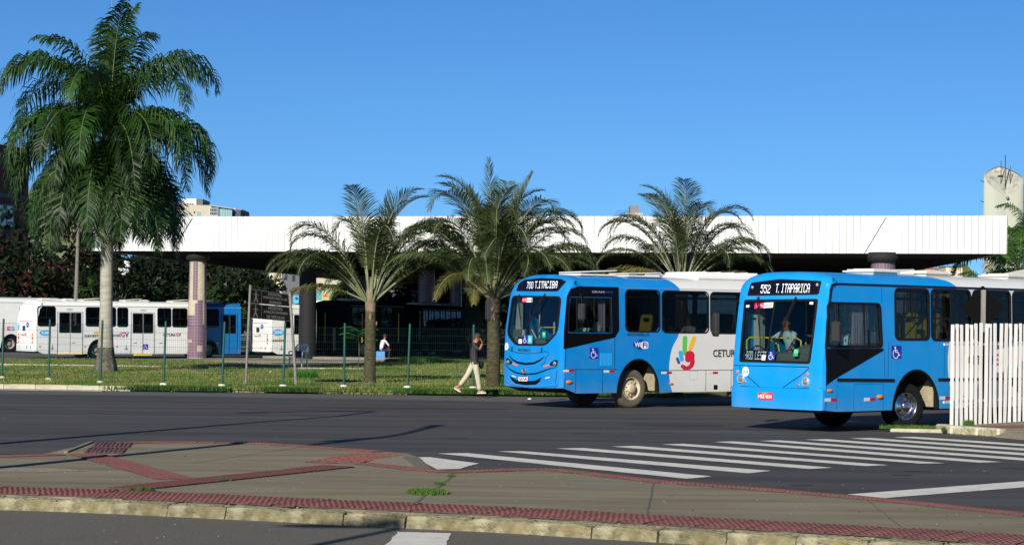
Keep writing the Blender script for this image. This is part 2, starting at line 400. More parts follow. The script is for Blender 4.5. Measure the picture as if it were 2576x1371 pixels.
M['ledscreen'] = mat('dark display screen', (0.004, 0.006, 0.014), 0.3, spec=0.15)
M['lens'] = mat('headlamp lens', (0.72, 0.72, 0.68), 0.08, metal=0.6)
M['lensglass'] = mat('clear lamp glass', (0.80, 0.80, 0.76), 0.05, metal=0.85)
M['orange'] = mat('orange lamp', (0.80, 0.20, 0.01), 0.25)
M['redlamp'] = mat('red lamp', (0.45, 0.01, 0.015), 0.25)
M['reflwhite'] = mat('white reflector', (0.62, 0.62, 0.62), 0.4)
M['textdark'] = mat('dark lettering', (0.03, 0.03, 0.035), 0.6)
M['textgrey'] = mat('silver lettering', (0.42, 0.43, 0.46), 0.4)
M['textblue'] = mat('blue lettering', (0.02, 0.06, 0.45), 0.4)
M['signblue'] = mat('blue sticker', (0.012, 0.03, 0.33), 0.5)
M['signcyan'] = mat('cyan sticker', (0.05, 0.42, 0.80), 0.5)
M['signgreen'] = mat('green sticker', (0.02, 0.36, 0.13), 0.5)
M['white'] = mat('white print', (0.78, 0.78, 0.78), 0.6)
M['red'] = mat('red print', (0.62, 0.01, 0.04), 0.5)
M['green'] = mat('green print', (0.12, 0.52, 0.08), 0.5)
M['yellow'] = mat('yellow print', (0.84, 0.48, 0.03), 0.5)
M['cyan'] = mat('light blue print', (0.04, 0.42, 0.85), 0.5)
M['navy'] = mat('dark blue print', (0.02, 0.08, 0.42), 0.5)
M['pink'] = mat('pink print', (0.75, 0.02, 0.12), 0.5)
M['platered'] = mat('red number plate', (0.66, 0.03, 0.02), 0.5)
M['offwhite'] = mat('roof hatch plastic', (0.68, 0.66, 0.56), 0.6, var=3, col2=(0.74, 0.72, 0.64))
M['acwhite'] = mat('air conditioner shell', (0.76, 0.75, 0.70), 0.6)
M['fencegreen'] = mat('green fence post', (0.008, 0.07, 0.055), 0.5)
M['wire'] = mat('fence wire', (0.012, 0.045, 0.035), 0.6)
M['footing'] = mat('whitewashed footing', (0.68, 0.66, 0.58), 0.9)
M['wood'] = mat('weathered sign post', (0.17, 0.16, 0.14), 0.9, var=6, col2=(0.24, 0.23, 0.21), stretch=(1, 1, .2))
M['boardblack'] = mat('black sign board', (0.006, 0.006, 0.006), 0.95, spec=0.02)
M['boardtext'] = mat('dull sign lettering', (0.075, 0.075, 0.075), 0.9, spec=0.02)
M['picket'] = mat('white painted picket', (0.66, 0.63, 0.58), 0.75, var=4, col2=(0.75, 0.73, 0.69), stretch=(1, 1, .25), grime=(3.0, 0.62, (0.55, 0.40, 0.38)), objrand=0.06)
M['plastic'] = mat('white plastic chair', (0.70, 0.70, 0.70), 0.4)
M['bluecrate'] = mat('blue plastic crate', (0.10, 0.30, 0.72), 0.5)
M['trunkpale'] = mat('pale ringed palm trunk', (0.26, 0.24, 0.19), 0.9, var=1.5, col2=(0.40, 0.37, 0.31), stretch=(1, 1, 7), bump=(3, 0.6, 0.03), grime=(1.5, 0.62, (0.20, 0.17, 0.11)))
M['trunkbase'] = mat('dark root base', (0.055, 0.042, 0.028), 0.95, var=6, col2=(0.17, 0.15, 0.12), bump=(8, 1, 0.06))
M['trunkdark'] = mat('mossy palm trunk', (0.035, 0.030, 0.013), 0.95, var=7, col2=(0.095, 0.080, 0.038), stretch=(1, 1, 2.2), bump=(9, 1, 0.06), grime=(1.6, 0.72, (0.18, 0.19, 0.13)))
M['petiole'] = mat('pale green petiole', (0.15, 0.17, 0.085), 0.6, var=3, col2=(0.24, 0.26, 0.15))
M['rachis'] = mat('leaf midrib', (0.10, 0.13, 0.03), 0.6)
M['crownshaft'] = mat('brown leaf bases', (0.15, 0.10, 0.06), 0.85, var=5, col2=(0.24, 0.19, 0.13))
M['leafroyal'] = leafmat('royal palm leaf', (0.007, 0.026, 0.003), (0.026, 0.070, 0.008), 0.8, 0.10, 0.5, obj=0.35)
M['leafgrey'] = leafmat('grey green palm leaf', (0.022, 0.040, 0.010), (0.090, 0.115, 0.040), 0.8, 0.22, 0.5, obj=0.3)
M['leafyellow'] = leafmat('yellowing palm leaf', (0.10, 0.11, 0.028), (0.19, 0.16, 0.04), 1.5, 0.25, 0.5)
M['leafdark'] = leafmat('dark tree leaf', (0.004, 0.009, 0.0025), (0.010, 0.022, 0.005), 0.6, 0.1, 0.6)
M['leafmid'] = leafmat('green tree leaf', (0.018, 0.045, 0.009), (0.045, 0.09, 0.017), 0.5, 0.2, 0.5)
M['leafbright'] = leafmat('bright young leaf', (0.03, 0.16, 0.015), (0.05, 0.20, 0.02), 1, 0.3, 0.5)
M['pod'] = leafmat('reddish seed pods', (0.045, 0.012, 0.008), (0.09, 0.026, 0.016), 1, 0.1, 0.7)
M['bark'] = mat('tree bark', (0.07, 0.055, 0.04), 0.95, var=5, col2=(0.12, 0.10, 0.08))
M['skin'] = mat('brown skin', (0.30, 0.125, 0.065), 0.55)
M['skinlight'] = mat('light brown skin', (0.42, 0.20, 0.12), 0.55)
M['hair'] = mat('dark hair', (0.02, 0.018, 0.016), 0.7)
M['hairgrey'] = mat('greying dark hair', (0.03, 0.027, 0.026), 0.75)
M['shirtblue'] = mat('pale blue uniform shirt', (0.48, 0.60, 0.70), 0.8)
M['shirtgreen'] = mat('dark green top', (0.03, 0.10, 0.02), 0.8)
M['shirtred'] = mat('dark red top', (0.22, 0.02, 0.03), 0.8)
M['shirtwhite'] = mat('white shirt', (0.66, 0.66, 0.66), 0.8)
M['trousers'] = mat('beige trousers', (0.44, 0.40, 0.28), 0.85, var=2, col2=(0.52, 0.48, 0.35), bump=(6, .6, .03))
M['navytrouser'] = mat('navy trousers', (0.015, 0.02, 0.06), 0.85)
m = mat('striped black shirt', (0.012, 0.011, 0.013), 0.85); M['stripes'] = m
n = m.node_tree.nodes; l = m.node_tree.links
wv = n.new('ShaderNodeTexWave'); wv.inputs['Scale'].default_value = 6.5; wv.inputs['Distortion'].default_value = 0.8; wv.bands_direction = 'X'
tc = n.new('ShaderNodeTexCoord'); l.new(tc.outputs['Object'], wv.inputs[0]); rp = n.new('ShaderNodeValToRGB')
rp.color_ramp.elements[0].position = .75; rp.color_ramp.elements[1].position = .9; rp.color_ramp.elements[0].color = (.010, .009, .012, 1); rp.color_ramp.elements[1].color = (.075, .07, .075, 1)
l.new(wv.outputs['Fac'], rp.inputs[0]); l.new(rp.outputs[0], n['Principled BSDF'].inputs['Base Color'])
M['brick'] = mat('dark red brick wall', (0.10, 0.028, 0.018), 0.9, var=1.5, col2=(0.15, 0.045, 0.03))
M['brick2'] = mat('orange brick wall', (0.42, 0.17, 0.10), 0.9, var=0.8, col2=(0.50, 0.24, 0.15))
M['cementframe'] = mat('concrete frame', (0.12, 0.115, 0.11), 0.9)
M['cream'] = mat('cream rendered wall', (0.52, 0.46, 0.32), 0.9, var=0.3, col2=(0.60, 0.54, 0.39))
M['beigewall'] = mat('beige rendered wall', (0.44, 0.39, 0.29), 0.9, var=0.4, col2=(0.50, 0.45, 0.35))
M['whitewall'] = mat('white rendered wall', (0.62, 0.62, 0.58), 0.9, var=0.3, col2=(0.68, 0.68, 0.64))
M['greywall'] = mat('grey wall', (0.12, 0.125, 0.14), 0.9)
M['greenwall'] = mat('olive green wall', (0.13, 0.17, 0.07), 0.9)
M['slate'] = mat('bluish wall', (0.06, 0.085, 0.13), 0.9)
M['winglass'] = mat('teal window glass', (0.16, 0.34, 0.34), 0.12, spec=0.8)
M['windark'] = mat('dark window glass', (0.02, 0.025, 0.03), 0.1, spec=0.8)
M['tank'] = mat('stained water tower concrete', (0.36, 0.37, 0.29), 0.9, var=0.35, col2=(0.43, 0.44, 0.36), stretch=(1, 1, .25))
M['tankdark'] = mat('mouldy tower top', (0.40, 0.41, 0.33), 0.9, var=0.9, col2=(0.22, 0.22, 0.175), stretch=(1.6, 1.6, .35), thr=(.48, .66))
M['metal'] = mat('galvanised metal', (0.25, 0.25, 0.25), 0.5, metal=0.6)
M['polec'] = mat('concrete pole', (0.17, 0.155, 0.13), 0.9)
M['rust'] = mat('rusty metal', (0.10, 0.05, 0.03), 0.9)

# ------------------------------------------------------------------ the ground, roads and pavements
def flat(name, poly, z, m, parent=None, thick=0.0, kind='structure', cut=None):
    mb = MB()
    if thick: mb.prism(poly, z-thick, z)
    else:
        tr = tessellate_polygon([[Vector((p[0], p[1], 0)) for p in poly]])
        mb.add([(p[0], p[1], z) for p in poly], [t for t in tr])
    o = mb.build(name, m, parent)
    if thick == 0:
        bm = bmesh.new(); bm.from_mesh(o.data)
        for f in bm.faces:
            if f.normal.z < 0: f.normal_flip()
        bm.to_mesh(o.data); bm.free()
    if kind and not parent: o['kind'] = kind
    return o
flat('ground', [(-3000, -60), (3000, -60), (3000, 5000), (-3000, 5000)], -0.02, M['sand'])
road = flat('road', [(-90, 5), (90, 5), (90, 330), (-90, 330)], 0.0, M['asphalt'])
flat('near_road', [(-30, 15), (30, 15), (30, 17), (14.5, 18.6), (9, 20.6), (5.0, 22.5), (3.76, 23.15), (1.42, 24.2), (-1.24, 25.3), (-3.5, 26.3), (-6.0, 26.95), (-12, 27.6), (-30, 28)], 0.004, M['asphalt2'])
flat('road_edge', [(-40, 64.9), (-9.9, 64.8), (-3.1, 63.9), (0.2, 63.0), (3, 63.4), (8, 66), (8, 72), (-40, 72)], 0.004, M['road_light'])
flat('busway', [(-60, 112.2), (-18.7, 112.6), (-11.5, 118), (-2, 121.5), (60, 121.5), (60, 260), (-60, 260)], 0.006, M['road_light'])

# traffic island in the foreground
isl_near = [(-14, 28.35), (-6.0, 27.25), (-4.78, 26.98), (-3.56, 26.5), (-2.38, 26.03), (-1.24, 25.52), (0.01, 25.08), (1.42, 24.28), (2.62, 23.72), (3.76, 23.15), (5.0, 22.54), (9, 20.6), (14.5, 18.6)]
isl_far = [(15, 19.2), (9, 23.2), (5.8, 26.3), (4.55, 28.2), (3.26, 29.7), (1.92, 31.0), (0.95, 32.6), (0.55, 33.15), (0.01, 32.85), (-0.87, 32.15), (-1.35, 33.2), (-2.1, 34.0), (-2.20, 34.6), (-1.62, 36.45), (-3.15, 38.05), (-4.23, 39.0), (-5.58, 39.15), (-6.41, 38.8), (-6.92, 38.4), (-6.80, 35.45), (-7.6, 34.7), (-14, 33.2)]
island = flat('traffic_island', isl_near+isl_far, 0.15, M['concrete'], thick=0.17)
# sloping concrete skirts where the island meets the road
mb = MB()
mb.add([(-2.20, 34.55, .152), (-1.62, 36.45, .152), (-1.40, 36.0, .11), (-1.16, 34.75, .0), (-0.95, 33.6, 0.0), (-0.95, 32.6, 0.01), (-1.35, 33.15, .152), (-2.1, 33.95, .152), (-1.62, 34.7, .19)],
       [(0, 8, 1), (1, 8, 2), (2, 8, 3), (3, 8, 4), (4, 8, 6), (4, 6, 5), (6, 8, 7), (7, 8, 0)])
mb.build('ramp', M['rampc'], island)
mb = MB()
mb.add([(-6.80, 35.5, .152), (-6.90, 38.35, .152), (-7.25, 37.6, 0.08), (-7.75, 34.9, 0.005), (-7.3, 35.0, .03)], [(0, 1, 2), (0, 2, 4), (4, 2, 3)])
mb.build('ramp', M['rampc'], island)
mb = MB()
mb.prism([(-6.86, 35.6), (-6.98, 38.4), (-6.92, 38.5), (-6.80, 35.6)], .14, .175); mb.build('kerb_wing', M['rampc'], island)

# kerb stones along its near side, one by one
def resample(pts, step):
    pts = [Vector(p) for p in pts]; out = [pts[0].copy()]; acc = 0; need = step
    for a, b in zip(pts, pts[1:]):
        L = (b-a).length; pos = 0
        while acc+(L-pos) >= need:
            pos += need-acc; out.append(a+(b-a)*pos/L); acc = 0
        acc += L-pos
    return out
kn = resample([(x-0.03, y-0.02) for x, y in isl_near[:12]], 0.745)
off0 = kn
for i, (a, b) in enumerate(zip(kn, kn[1:])):
    if b.x < -7.6 or a.x > 6.2: continue
    t = (b-a).normalized(); L = (b-a).length-0.008-rnd.random()*0.008; ang = math.atan2(t.y, t.x)
    bm = bmesh.new(); bmesh.ops.create_cube(bm, size=1)
    for v in bm.verts:
        v.co = Vector((v.co.x*L, v.co.y*0.30-0.15, (v.co.z+.5)*0.165-0.01))
        if v.co.z > 0.1 and v.co.y < -0.2: v.co.y += 0.05
    bmesh.ops.subdivide_edges(bm, edges=bm.edges[:], cuts=3, use_grid_fill=True)
    for v in bm.verts:
        if v.co.z > 0.12:
            k = rnd.random()*0.012; v.co.z -= k
            if abs(v.co.x) > L*.45: v.co.z -= rnd.random()*0.03; v.co.x *= 0.99
            if v.co.y < -0.24: v.co.z -= 0.015
        if v.co.y < -0.24: v.co.y += (rnd.random()-.5)*0.022
    me = bpy.data.meshes.new('kerb_stone'); bm.to_mesh(me); bm.free()
    o = mobj('kerb_stone', me, island, M['kerb']); c = (a+b)/2; o.location = (c.x, c.y, 0); o.rotation_euler = (0, 0, ang)

# tactile tiles
def dot_tile(wu, wv, nu, nv, bar=False):
    g = MB(); g.cur = 0; g.box(-wu/2, -wv/2, 0, wu/2, wv/2, 0.012); g.cur = 1
    du = wu/nu; dvv = wv/nv
    for i in range(nu):
        for j in range(nv):
            u = -wu/2+du*(i+.5); v = -wv/2+dvv*(j+.5)
            if bar: a, b2 = du*.28, dvv*.47
            else: a, b2 = du*.30, dvv*.33
            g.add([(u-a, v-b2, .012), (u+a, v-b2, .012), (u+a, v+b2, .012), (u-a, v+b2, .012), (u-a*.7, v-b2*.8, .019), (u+a*.7, v-b2*.8, .019), (u+a*.7, v+b2*.8, .019), (u-a*.7, v+b2*.8, .019)],
                  [(4, 5, 6, 7), (0, 1, 5, 4), (1, 2, 6, 5), (2, 3, 7, 6), (3, 0, 4, 7)])
    return g.mesh('tactile_tile', [M['redbase'], M['redtile']])
T_near = dot_tile(0.272, 1.02, 4, 7)
T_sq = dot_tile(0.245, 0.30, 4, 3)
T_bar = dot_tile(0.245, 0.245, 4, 1, True)
T_rib = dot_tile(0.06, 1.4, 1, 1, True)
def place_tile(me, x, y, ang, z=0.151):
    o = mobj('tactile_tile', me, island); o.location = (x+(rnd.random()-.5)*.006, y+(rnd.random()-.5)*.006, z+rnd.random()*0.003); o.rotation_euler = ((rnd.random()-.5)*.012, (rnd.random()-.5)*.012, ang+(rnd.random()-.5)*.02); return o
near_c = [(-7.9, 28.15), (-6.13, 27.85), (-4.9, 27.55), (-3.65, 27.05), (-2.45, 26.55), (-1.2, 26.1), (0.1, 25.58), (1.5, 24.8), (2.75, 24.2), (3.9, 23.62), (5.1, 22.95), (6.4, 22.3)]
p = resample(near_c, 0.283)
for a, b in zip(p, p[1:]):
    t = b-a; place_tile(T_near, (a.x+b.x)/2, (a.y+b.y)/2, math.atan2(t.y, t.x))
def strip(p0, p1, ncol, me, cw=0.25, rz=0.0, zl=0.1515, L=0.25):
    a = Vector(p0); b = Vector(p1); t = (b-a).normalized(); nn = Vector((-t.y, t.x)); n_ = int((b-a).length/L)
    for i in range(n_):
        for c in range(ncol):
            q = a+t*L*(i+.5)+nn*cw*(c-(ncol-1)/2); place_tile(me, q.x, q.y, math.atan2(t.y, t.x)+rz, zl)
strip((-6.45, 35.15), (-4.32, 30.05), 2, T_bar, rz=R(90), zl=.1510)
strip((-4.72, 28.25), (-2.42, 33.0), 2, T_bar, rz=R(90), zl=.1535)
strip((-2.62, 33.75), (-1.98, 36.2), 3, T_sq, zl=.1515, L=0.30)
lf = resample([(-2.15, 33.75), (-1.5, 32.85), (-0.87, 32.05), (0.0, 32.68), (0.55, 32.95), (0.9, 32.4), (1.9, 30.78), (3.2, 29.5), (4.5, 28.0), (5.75, 26.1), (7, 24.6)], 0.30)
T_lf = dot_tile(0.285, 0.30, 4, 3)
for a, b in zip(lf, lf[1:]):
    t = b-a; place_tile(T_lf, (a.x+b.x)/2, (a.y+b.y)/2-0.05, math.atan2(t.y, t.x))
lf = resample([(-6.3, 38.55), (-5.6, 38.95), (-4.23, 38.8), (-3.15, 37.85), (-2.0, 36.75)], 0.30)
for a, b in zip(lf, lf[1:]):
    t = b-a; place_tile(T_lf, (a.x+b.x)/2, (a.y+b.y)/2-.12, math.atan2(t.y, t.x))
lf = resample([(-8.6, 34.15), (-7.6, 34.45), (-6.7, 35.15)], 0.30)
for a, b in zip(lf, lf[1:]):
    t = b-a; place_tile(T_lf, (a.x+b.x)/2, (a.y+b.y)/2-.1, math.atan2(t.y, t.x))
for k in range(9):
    for j in range(2):
        y0 = 36.25+j*1.45; f = (y0-35.5)/2.9
        place_tile(T_rib, -6.52+0.068*k*1.0-0.34*f*.9, y0, R(-7)*-1, .1512)
# cracks and joints of the slab
def crack(pts, wd=0.02):
    pts2 = []
    for a, b in zip(pts, pts[1:]):
        for k in range(6):
            f = k/6; pts2.append((a[0]+(b[0]-a[0])*f+(rnd.random()-.5)*.03, a[1]+(b[1]-a[1])*f))
    pts2.append(pts[-1]); o = flat('slab_joint', ribbon(pts2, wd), 0.1545, M['seam'], island, kind=None)
    return o
crack([(-0.76, 31.75), (-0.9, 29.3), (-1.1, 26.65)], .028); crack([(1.90, 30.7), (1.7, 28), (1.50, 25.4)], .022)
crack([(-3.4, 37.9), (-4.6, 33.4)], .014); crack([(-6.0, 35.5), (-4.6, 38.6)], .012); crack([(4.3, 27.9), (4.1, 24.1)], .010)

# road markings
mk = [(-1.22, 38.98), (-0.21, 39.81), (0.81, 40.89), (1.82, 41.71), (2.78, 42.62), (3.82, 43.67), (4.76, 44.29), (5.7, 44.94), (6.66, 45.59), (7.63, 46.26)]
mk2 = [(-0.74, 39.21), (0.2, 39.96), (1.29, 41.14), (2.26, 42.03), (3.2, 42.95), (4.24, 44.01), (5.17, 44.56), (6.16, 45.21), (7.13, 45.88), (8.1, 46.55)]
rt = [(2.96, 34.06), (3.99, 35.47), (5.07, 36.4), (6.07, 37.23), (7.1, 37.91), (8.15, 38.42), (9.2, 39.0), (10.2, 39.6), (11.2, 40.2), (12.2, 40.8)]
rb = [(2.55, 33.49), (3.58, 34.85), (4.64, 36.03), (5.65, 36.91), (6.69, 37.71), (7.72, 38.15), (8.75, 38.7), (9.75, 39.3), (10.75, 39.9), (11.75, 40.5)]
def rough_edge(q, n=14, j=0.018):
    out = []
    for a, b in zip(q, q[1:]+q[:1]):
        for k in range(n):
            f = k/n; out.append((a[0]+(b[0]-a[0])*f+(rnd.random()-.5)*j, a[1]+(b[1]-a[1])*f+(rnd.random()-.5)*j))
    return out
for a, b, c, d in zip(mk, mk2, rt, rb): flat('crosswalk_stripe', rough_edge([a, b, c, d]), 0.006, M['paint'], road)
flat('crosswalk_stripe', rough_edge([(-1.55, 37.9), (-1.32, 37.95), (-0.50, 36.45), (-0.64, 35.85), (-0.77, 35.1), (-1.10, 34.9)], 5), 0.006, M['paint'], road)
flat('stop_line', rough_edge([(4.48, 30.81), (4.9, 30.26), (7.22, 32.55), (9.6, 34.6), (9.9, 36.0), (7.49, 33.79)], 10), 0.006, M['paint'], road)
flat('crosswalk_stripe', rough_edge([(-1.19, 24.67), (-0.63, 24.6), (-0.66, 22.4), (-1.27, 22.5)], 10, .03), 0.010, M['paint'], road)

# right-hand pavement corner with its kerb
corner = flat('pavement_corner', [(9.22, 47.9), (9.9, 47.3), (10.6, 46.3), (12.5, 45.4), (17, 47.5), (20, 56), (12.0, 52.2), (9.3, 48.75)], 0.15, M['rampc'], thick=0.17)
mb = MB(); mb.add([(9.9, 47.3, .152), (10.6, 46.3, .152), (12.5, 45.4, .152), (13, 44.4, 0.004), (10.5, 44.9, 0.004), (9.75, 46.6, .004)], [(0, 5, 4, 1), (1, 4, 3, 2)])
mb.build('ramp', M['rampc'], corner)
for a, b in (((9.05, 48.7), (9.2, 47.85)), ((9.2, 47.85), (9.62, 47.35)), ((9.62, 47.35), (9.95, 46.8))):
    g = MB(); t = (Vector(b)-Vector(a)); L = t.length; g.box(0, -.13, -.01, L-.01, .10, .175, ch=.03); o = g.build('kerb_stone', mat('whitewashed kerb', (0.55, 0.52, 0.40), .9, var=3, col2=(0.30, 0.27, 0.15), bump=(14, 1, .04), thr=(.5, .62)) if a[0] == 9.05 else o.data.materials[0], corner)
    o.location = (a[0], a[1], 0); o.rotation_euler = (0, 0, math.atan2(t.y, t.x))
g = MB(); t = Vector((1.25, -.35)); g.box(0, -.07, -.01, 1.3, .07, .075, ch=.02); o = g.build('kerb_stone', M['kerb2'], corner); o.location = (7.95, 48.55, 0); o.rotation_euler = (0, 0, math.atan2(-.25, 1.25))
strip_p = resample([(9.95, 47.75), (12.6, 49.0), (15, 50.2)], 0.3)
for a, b in zip(strip_p, strip_p[1:]):
    t = b-a; o = place_tile(T_lf, (a.x+b.x)/2, (a.y+b.y)/2, math.atan2(t.y, t.x)); o.parent = corner
    nn = Vector((-t.y, t.x)).normalized()*.32; o = place_tile(T_lf, (a.x+b.x)/2+nn.x, (a.y+b.y)/2+nn.y, math.atan2(t.y, t.x)); o.parent = corner

# lawn in front of the terminal
lawn_poly = [(-60, 70), (-15.3, 69.15), (-10.4, 68.5), (-0.76, 67.9), (4.5, 67.9), (6.5, 70), (7.5, 78), (7.0, 112), (-1.7, 112.2), (-6, 110.5), (-7.8, 103), (-9.5, 97.5), (-12, 104), (-15.5, 109.7), (-18.7, 110.8), (-24, 107.5), (-60, 107)]
flat('lawn', lawn_poly, 0.12, M['lawn'], thick=0.14)
flat('sandy_path', [(-12, 100), (-9.3, 92), (-7.2, 94), (-5.2, 108), (-4, 112.2), (8, 112.4), (40, 112.4), (40, 125), (-15.4, 121), (-19, 110)], 0.04, M['platform'])
flat('bare_earth', [(-12.5, 106), (-9.6, 96.6), (-7.4, 98.5), (-6.3, 108), (-5.8, 113), (-16.3, 113), (-17, 111)], 0.055, M['sand'])
mb = MB(); mb.box(-45, -.08, .10, -4.0, .08, .17); o = mb.build('concrete_edging', M['kerb2']); o.location = (0, 93.2, 0); o.rotation_euler = (0, 0, R(-2)); o['kind'] = 'structure'; o.location = (-1.5, 94.5, 0)
lk = resample([(-19, 69.38), (-15.3, 69.05), (-10.4, 68.4), (-0.76, 67.82), (4.5, 67.82)], 0.98)
lawn_kerb = empty('lawn_kerb', (0, 0, 0), kind='structure')
for a, b in zip(lk, lk[1:]):
    if a.x > -8.7: continue
    t = b-a; bm = bmesh.new(); bmesh.ops.create_cube(bm, size=1)
    for v in bm.verts: v.co = Vector((v.co.x*.965, v.co.y*.16, (v.co.z+.5)*.165))
    bmesh.ops.subdivide_edges(bm, edges=bm.edges[:], cuts=2, use_grid_fill=True)
    for v in bm.verts:
        if v.co.z > .1: v.co.z -= rnd.random()*.03
    me = bpy.data.meshes.new('kerb_stone'); bm.to_mesh(me); bm.free()
    o = mobj('kerb_stone', me, lawn_kerb, M['kerb2']); o.location = ((a.x+b.x)/2, (a.y+b.y)/2, 0); o.rotation_euler = (0, 0, math.atan2(t.y, t.x))
mb = MB(); mb.prism([(-19, 68.75), (-12, 68.0), (-12, 68.6), (-19, 69.3)], 0, .02); o = mb.build('cobble_gutter', mat('rough cobble', (.20, .19, .16), .95, var=3, col2=(.32, .30, .25), bump=(8, 1, .05))); o['kind'] = 'structure'

# grass blades (nobody could count them)
def blades(name, n_, area, h0, h1, wd, m, dens=None, z=0.12):
    V = []; F = []; k = 0
    while k < n_:
        x, y = area()
        if x is None: continue
        if dens and rnd.random() > dens(x, y): k += 1; continue
        h = h0+(h1-h0)*rnd.random(); a = rnd.random()*math.pi; dx, dy = math.cos(a)*wd, math.sin(a)*wd; lx, ly = (rnd.random()-.5)*h*.9, (rnd.random()-.5)*h*.9
        b = len(V); V += [(x-dx, y-dy, z), (x+dx, y+dy, z), (x+lx, y+ly, z+h)]; F.append((b, b+1, b+2)); k += 1
    me = bpy.data.meshes.new(name); me.from_pydata(V, [], F); return mobj(name, me, None, m)
from mathutils import noise
def a1():
    y = 68.9+rnd.random()**1.4*43; x = -0.24*y+rnd.random()*(0.24*y+7)
    if not inpoly(x, y, lawn_poly): return None, None
    return x, y
def dn(x, y): return max(0.05, min(1, 0.72+1.8*noise.noise(Vector((x*.28, y*.45, 3)))))
tag(blades('grass', 120000, a1, .03, .10, .020, M['grass'], dn), 'patchy short green and straw lawn grass in front of the terminal', 'grass', kind='stuff')
def a2():
    x = -12+rnd.random()*17; y = 67.55+rnd.random()*.85+max(0, (-4-x)*.055); return x, y
def dn2(x, y): return 1.0 if noise.noise(Vector((x*.8, 1.3, 5)))+0.30 > rnd.random()*.55 else 0.06
tag(blades('kerb_grass', 42000, a2, .05, .17, .02, M['grassedge'], dn2, z=.06), 'taller green grass tufts overgrowing the lawn kerb beside the road', 'grass', kind='stuff')
def a3():
    x = -6+rnd.random()*13; return x, 109.5+rnd.random()*2.6
tag(blades('back_grass', 16000, a3, .06, .20, .03, M['grassedge']), 'taller green grass along the back edge of the lawn', 'grass', kind='stuff')
def clump(cx, cy, rx, ry, n_, h, m, name, label, z=.15, wd=.012):
    def ar():
        q = rnd.random()*6.283; r_ = math.sqrt(rnd.random()); return cx+rx*r_*math.cos(q), cy+ry*r_*math.sin(q)
    return tag(blades(name, n_, ar, h*.4, h, wd, m, z=z), label, 'weed')
clump(-1.0, 28.2, .26, .30, 900, .07, M['grassedge'], 'weed', 'largest weed clump spread over the slab joint of the island', wd=.012)
clump(-0.9, 29.7, .07, .14, 160, .05, M['grassedge'], 'weed', 'small weed behind the large weed clump on the slab joint')
clump(-0.8, 31.2, .06, .10, 80, .05, M['grassedge'], 'weed', 'smallest weed at the far end of the slab joint by the tactile strip')
clump(-3.72, 30.0, .14, .10, 200, .05, M['grassedge'], 'weed', 'weed beside the middle of the diagonal tactile tile path')
clump(-4.45, 28.05, .16, .10, 250, .06, M['grassedge'], 'weed', 'weed between the kerbside tiles and the diagonal tile path')
clump(0.95, 32.2, .25, .10, 100, .04, M['grassedge'], 'weed', 'low weed on the far tile strip beside the nearest crosswalk stripe')
clump(8.4, 48.75, .65, .22, 900, .10, M['grassedge'], 'weed', 'grass tuft on the low kerb in front of the right bus wheel', z=.06, wd=.014)
clump(9.1, 48.1, .15, .12, 300, .14, M['grassedge'], 'weed', 'small green weed at the foot of the whitewashed corner kerb', z=.03, wd=.014)
clump(9.6, 48.6, .12, .12, 250, .14, M['grassedge'], 'weed', 'green weed growing between the first white pickets', wd=.014)
clump(0.1, 74.5, .5, .5, 900, .32, M['leafbright'], 'weed', 'bright green weed patch at the foot of the palm behind the walking man', z=.12, wd=.025)
clump(-7.2, 80.5, .5, .8, 700, .3, M['leafbright'], 'weed', 'bright green weed patch beside the leaning sign post', z=.12, wd=.025)
clump(-4.2, 108.5, 1.0, 1.6, 1200, .4, M['grassedge'], 'weed', 'tall weed bank by the small sapling at the back of the lawn', z=.1, wd=.04)
# rubble by the near kerb
rub = empty('rubble', (3.0, 23.1, 0), 0, 'small heap of broken grey concrete rubble against the near kerb', 'rubble')
for k in range(14):
    g = MB(); s_ = .018+.05*rnd.random()**2; g.ell((0, 0, 0), s_*1.4, s_, s_, 6, 4, smooth=False); o = g.build('stone', M['rimgrey'], rub); o.location = ((rnd.random()-.5)*.5, (rnd.random()-.5)*.2-.05, s_*.6); o.rotation_euler = (rnd.random(), rnd.random(), rnd.random()*6)

# ------------------------------------------------------------------ buses
# local axes of a bus: x runs from the end nearest the camera to the other end, y=-1.25 is the side that is seen, z up
def lerp(pts, z):
    if z <= pts[0][0]: return pts[0][1]
    for (a, b), (c, d) in zip(pts, pts[1:]):
        if z <= c: return b+(d-b)*(z-a)/(c-a)
    return pts[-1][1]
class Shell:
    def __init__(s, L, rp, ap, zg=3.08, hc=.25, rt=.2, zb=.45, pw=4.0):
        s.L = L; s.rp = rp; s.ap = ap; s.zg = zg; s.hc = hc; s.rt = rt; s.zb = zb; s.pw = pw
    def W(s, z): return 1.25-(0.035*max(0, z-1.9)/1.2)-0.02*max(0, (.8-z))
    def zr(s, y): return s.zg+s.hc*(max(0, 1-abs(y/1.25)**2.8))**(1/2.2)
    def endx(s, y, z):
        f = 1-max(0.0, 1-min(1, abs(y)/1.25)**s.pw)**(1/s.pw)
        x = lerp(s.rp, z)+lerp(s.ap, z)*f
        zt = s.zr(y); q = (z-(zt-s.rt))/s.rt
        if q > 0: x += s.rt*1.2*(1-math.sqrt(max(0, 1-min(1, q)**2)))
        return x
    def front(s, y, z, off=0):
        k = getattr(s, 'lean', 0)
        if k: y = y+k*max(0, 1-(y/1.25)**2)*max(0, min(1, (2.75-z)/1.35))
        return (s.endx(y, z)-off, y*s.W(z)/1.25, z)
    def fs(s, u, v, off=0): return s.front(-u, v, off)        # screen-right = -y, for lettering
    def side(s, x, z, off=0): return (x, -(s.W(z)+off), z)
    def oside(s, x, z, off=0): return (x, (s.W(z)+off), z)
    def back(s, y, z, off=0): return (s.L+off, y*s.W(z)/1.25, z)

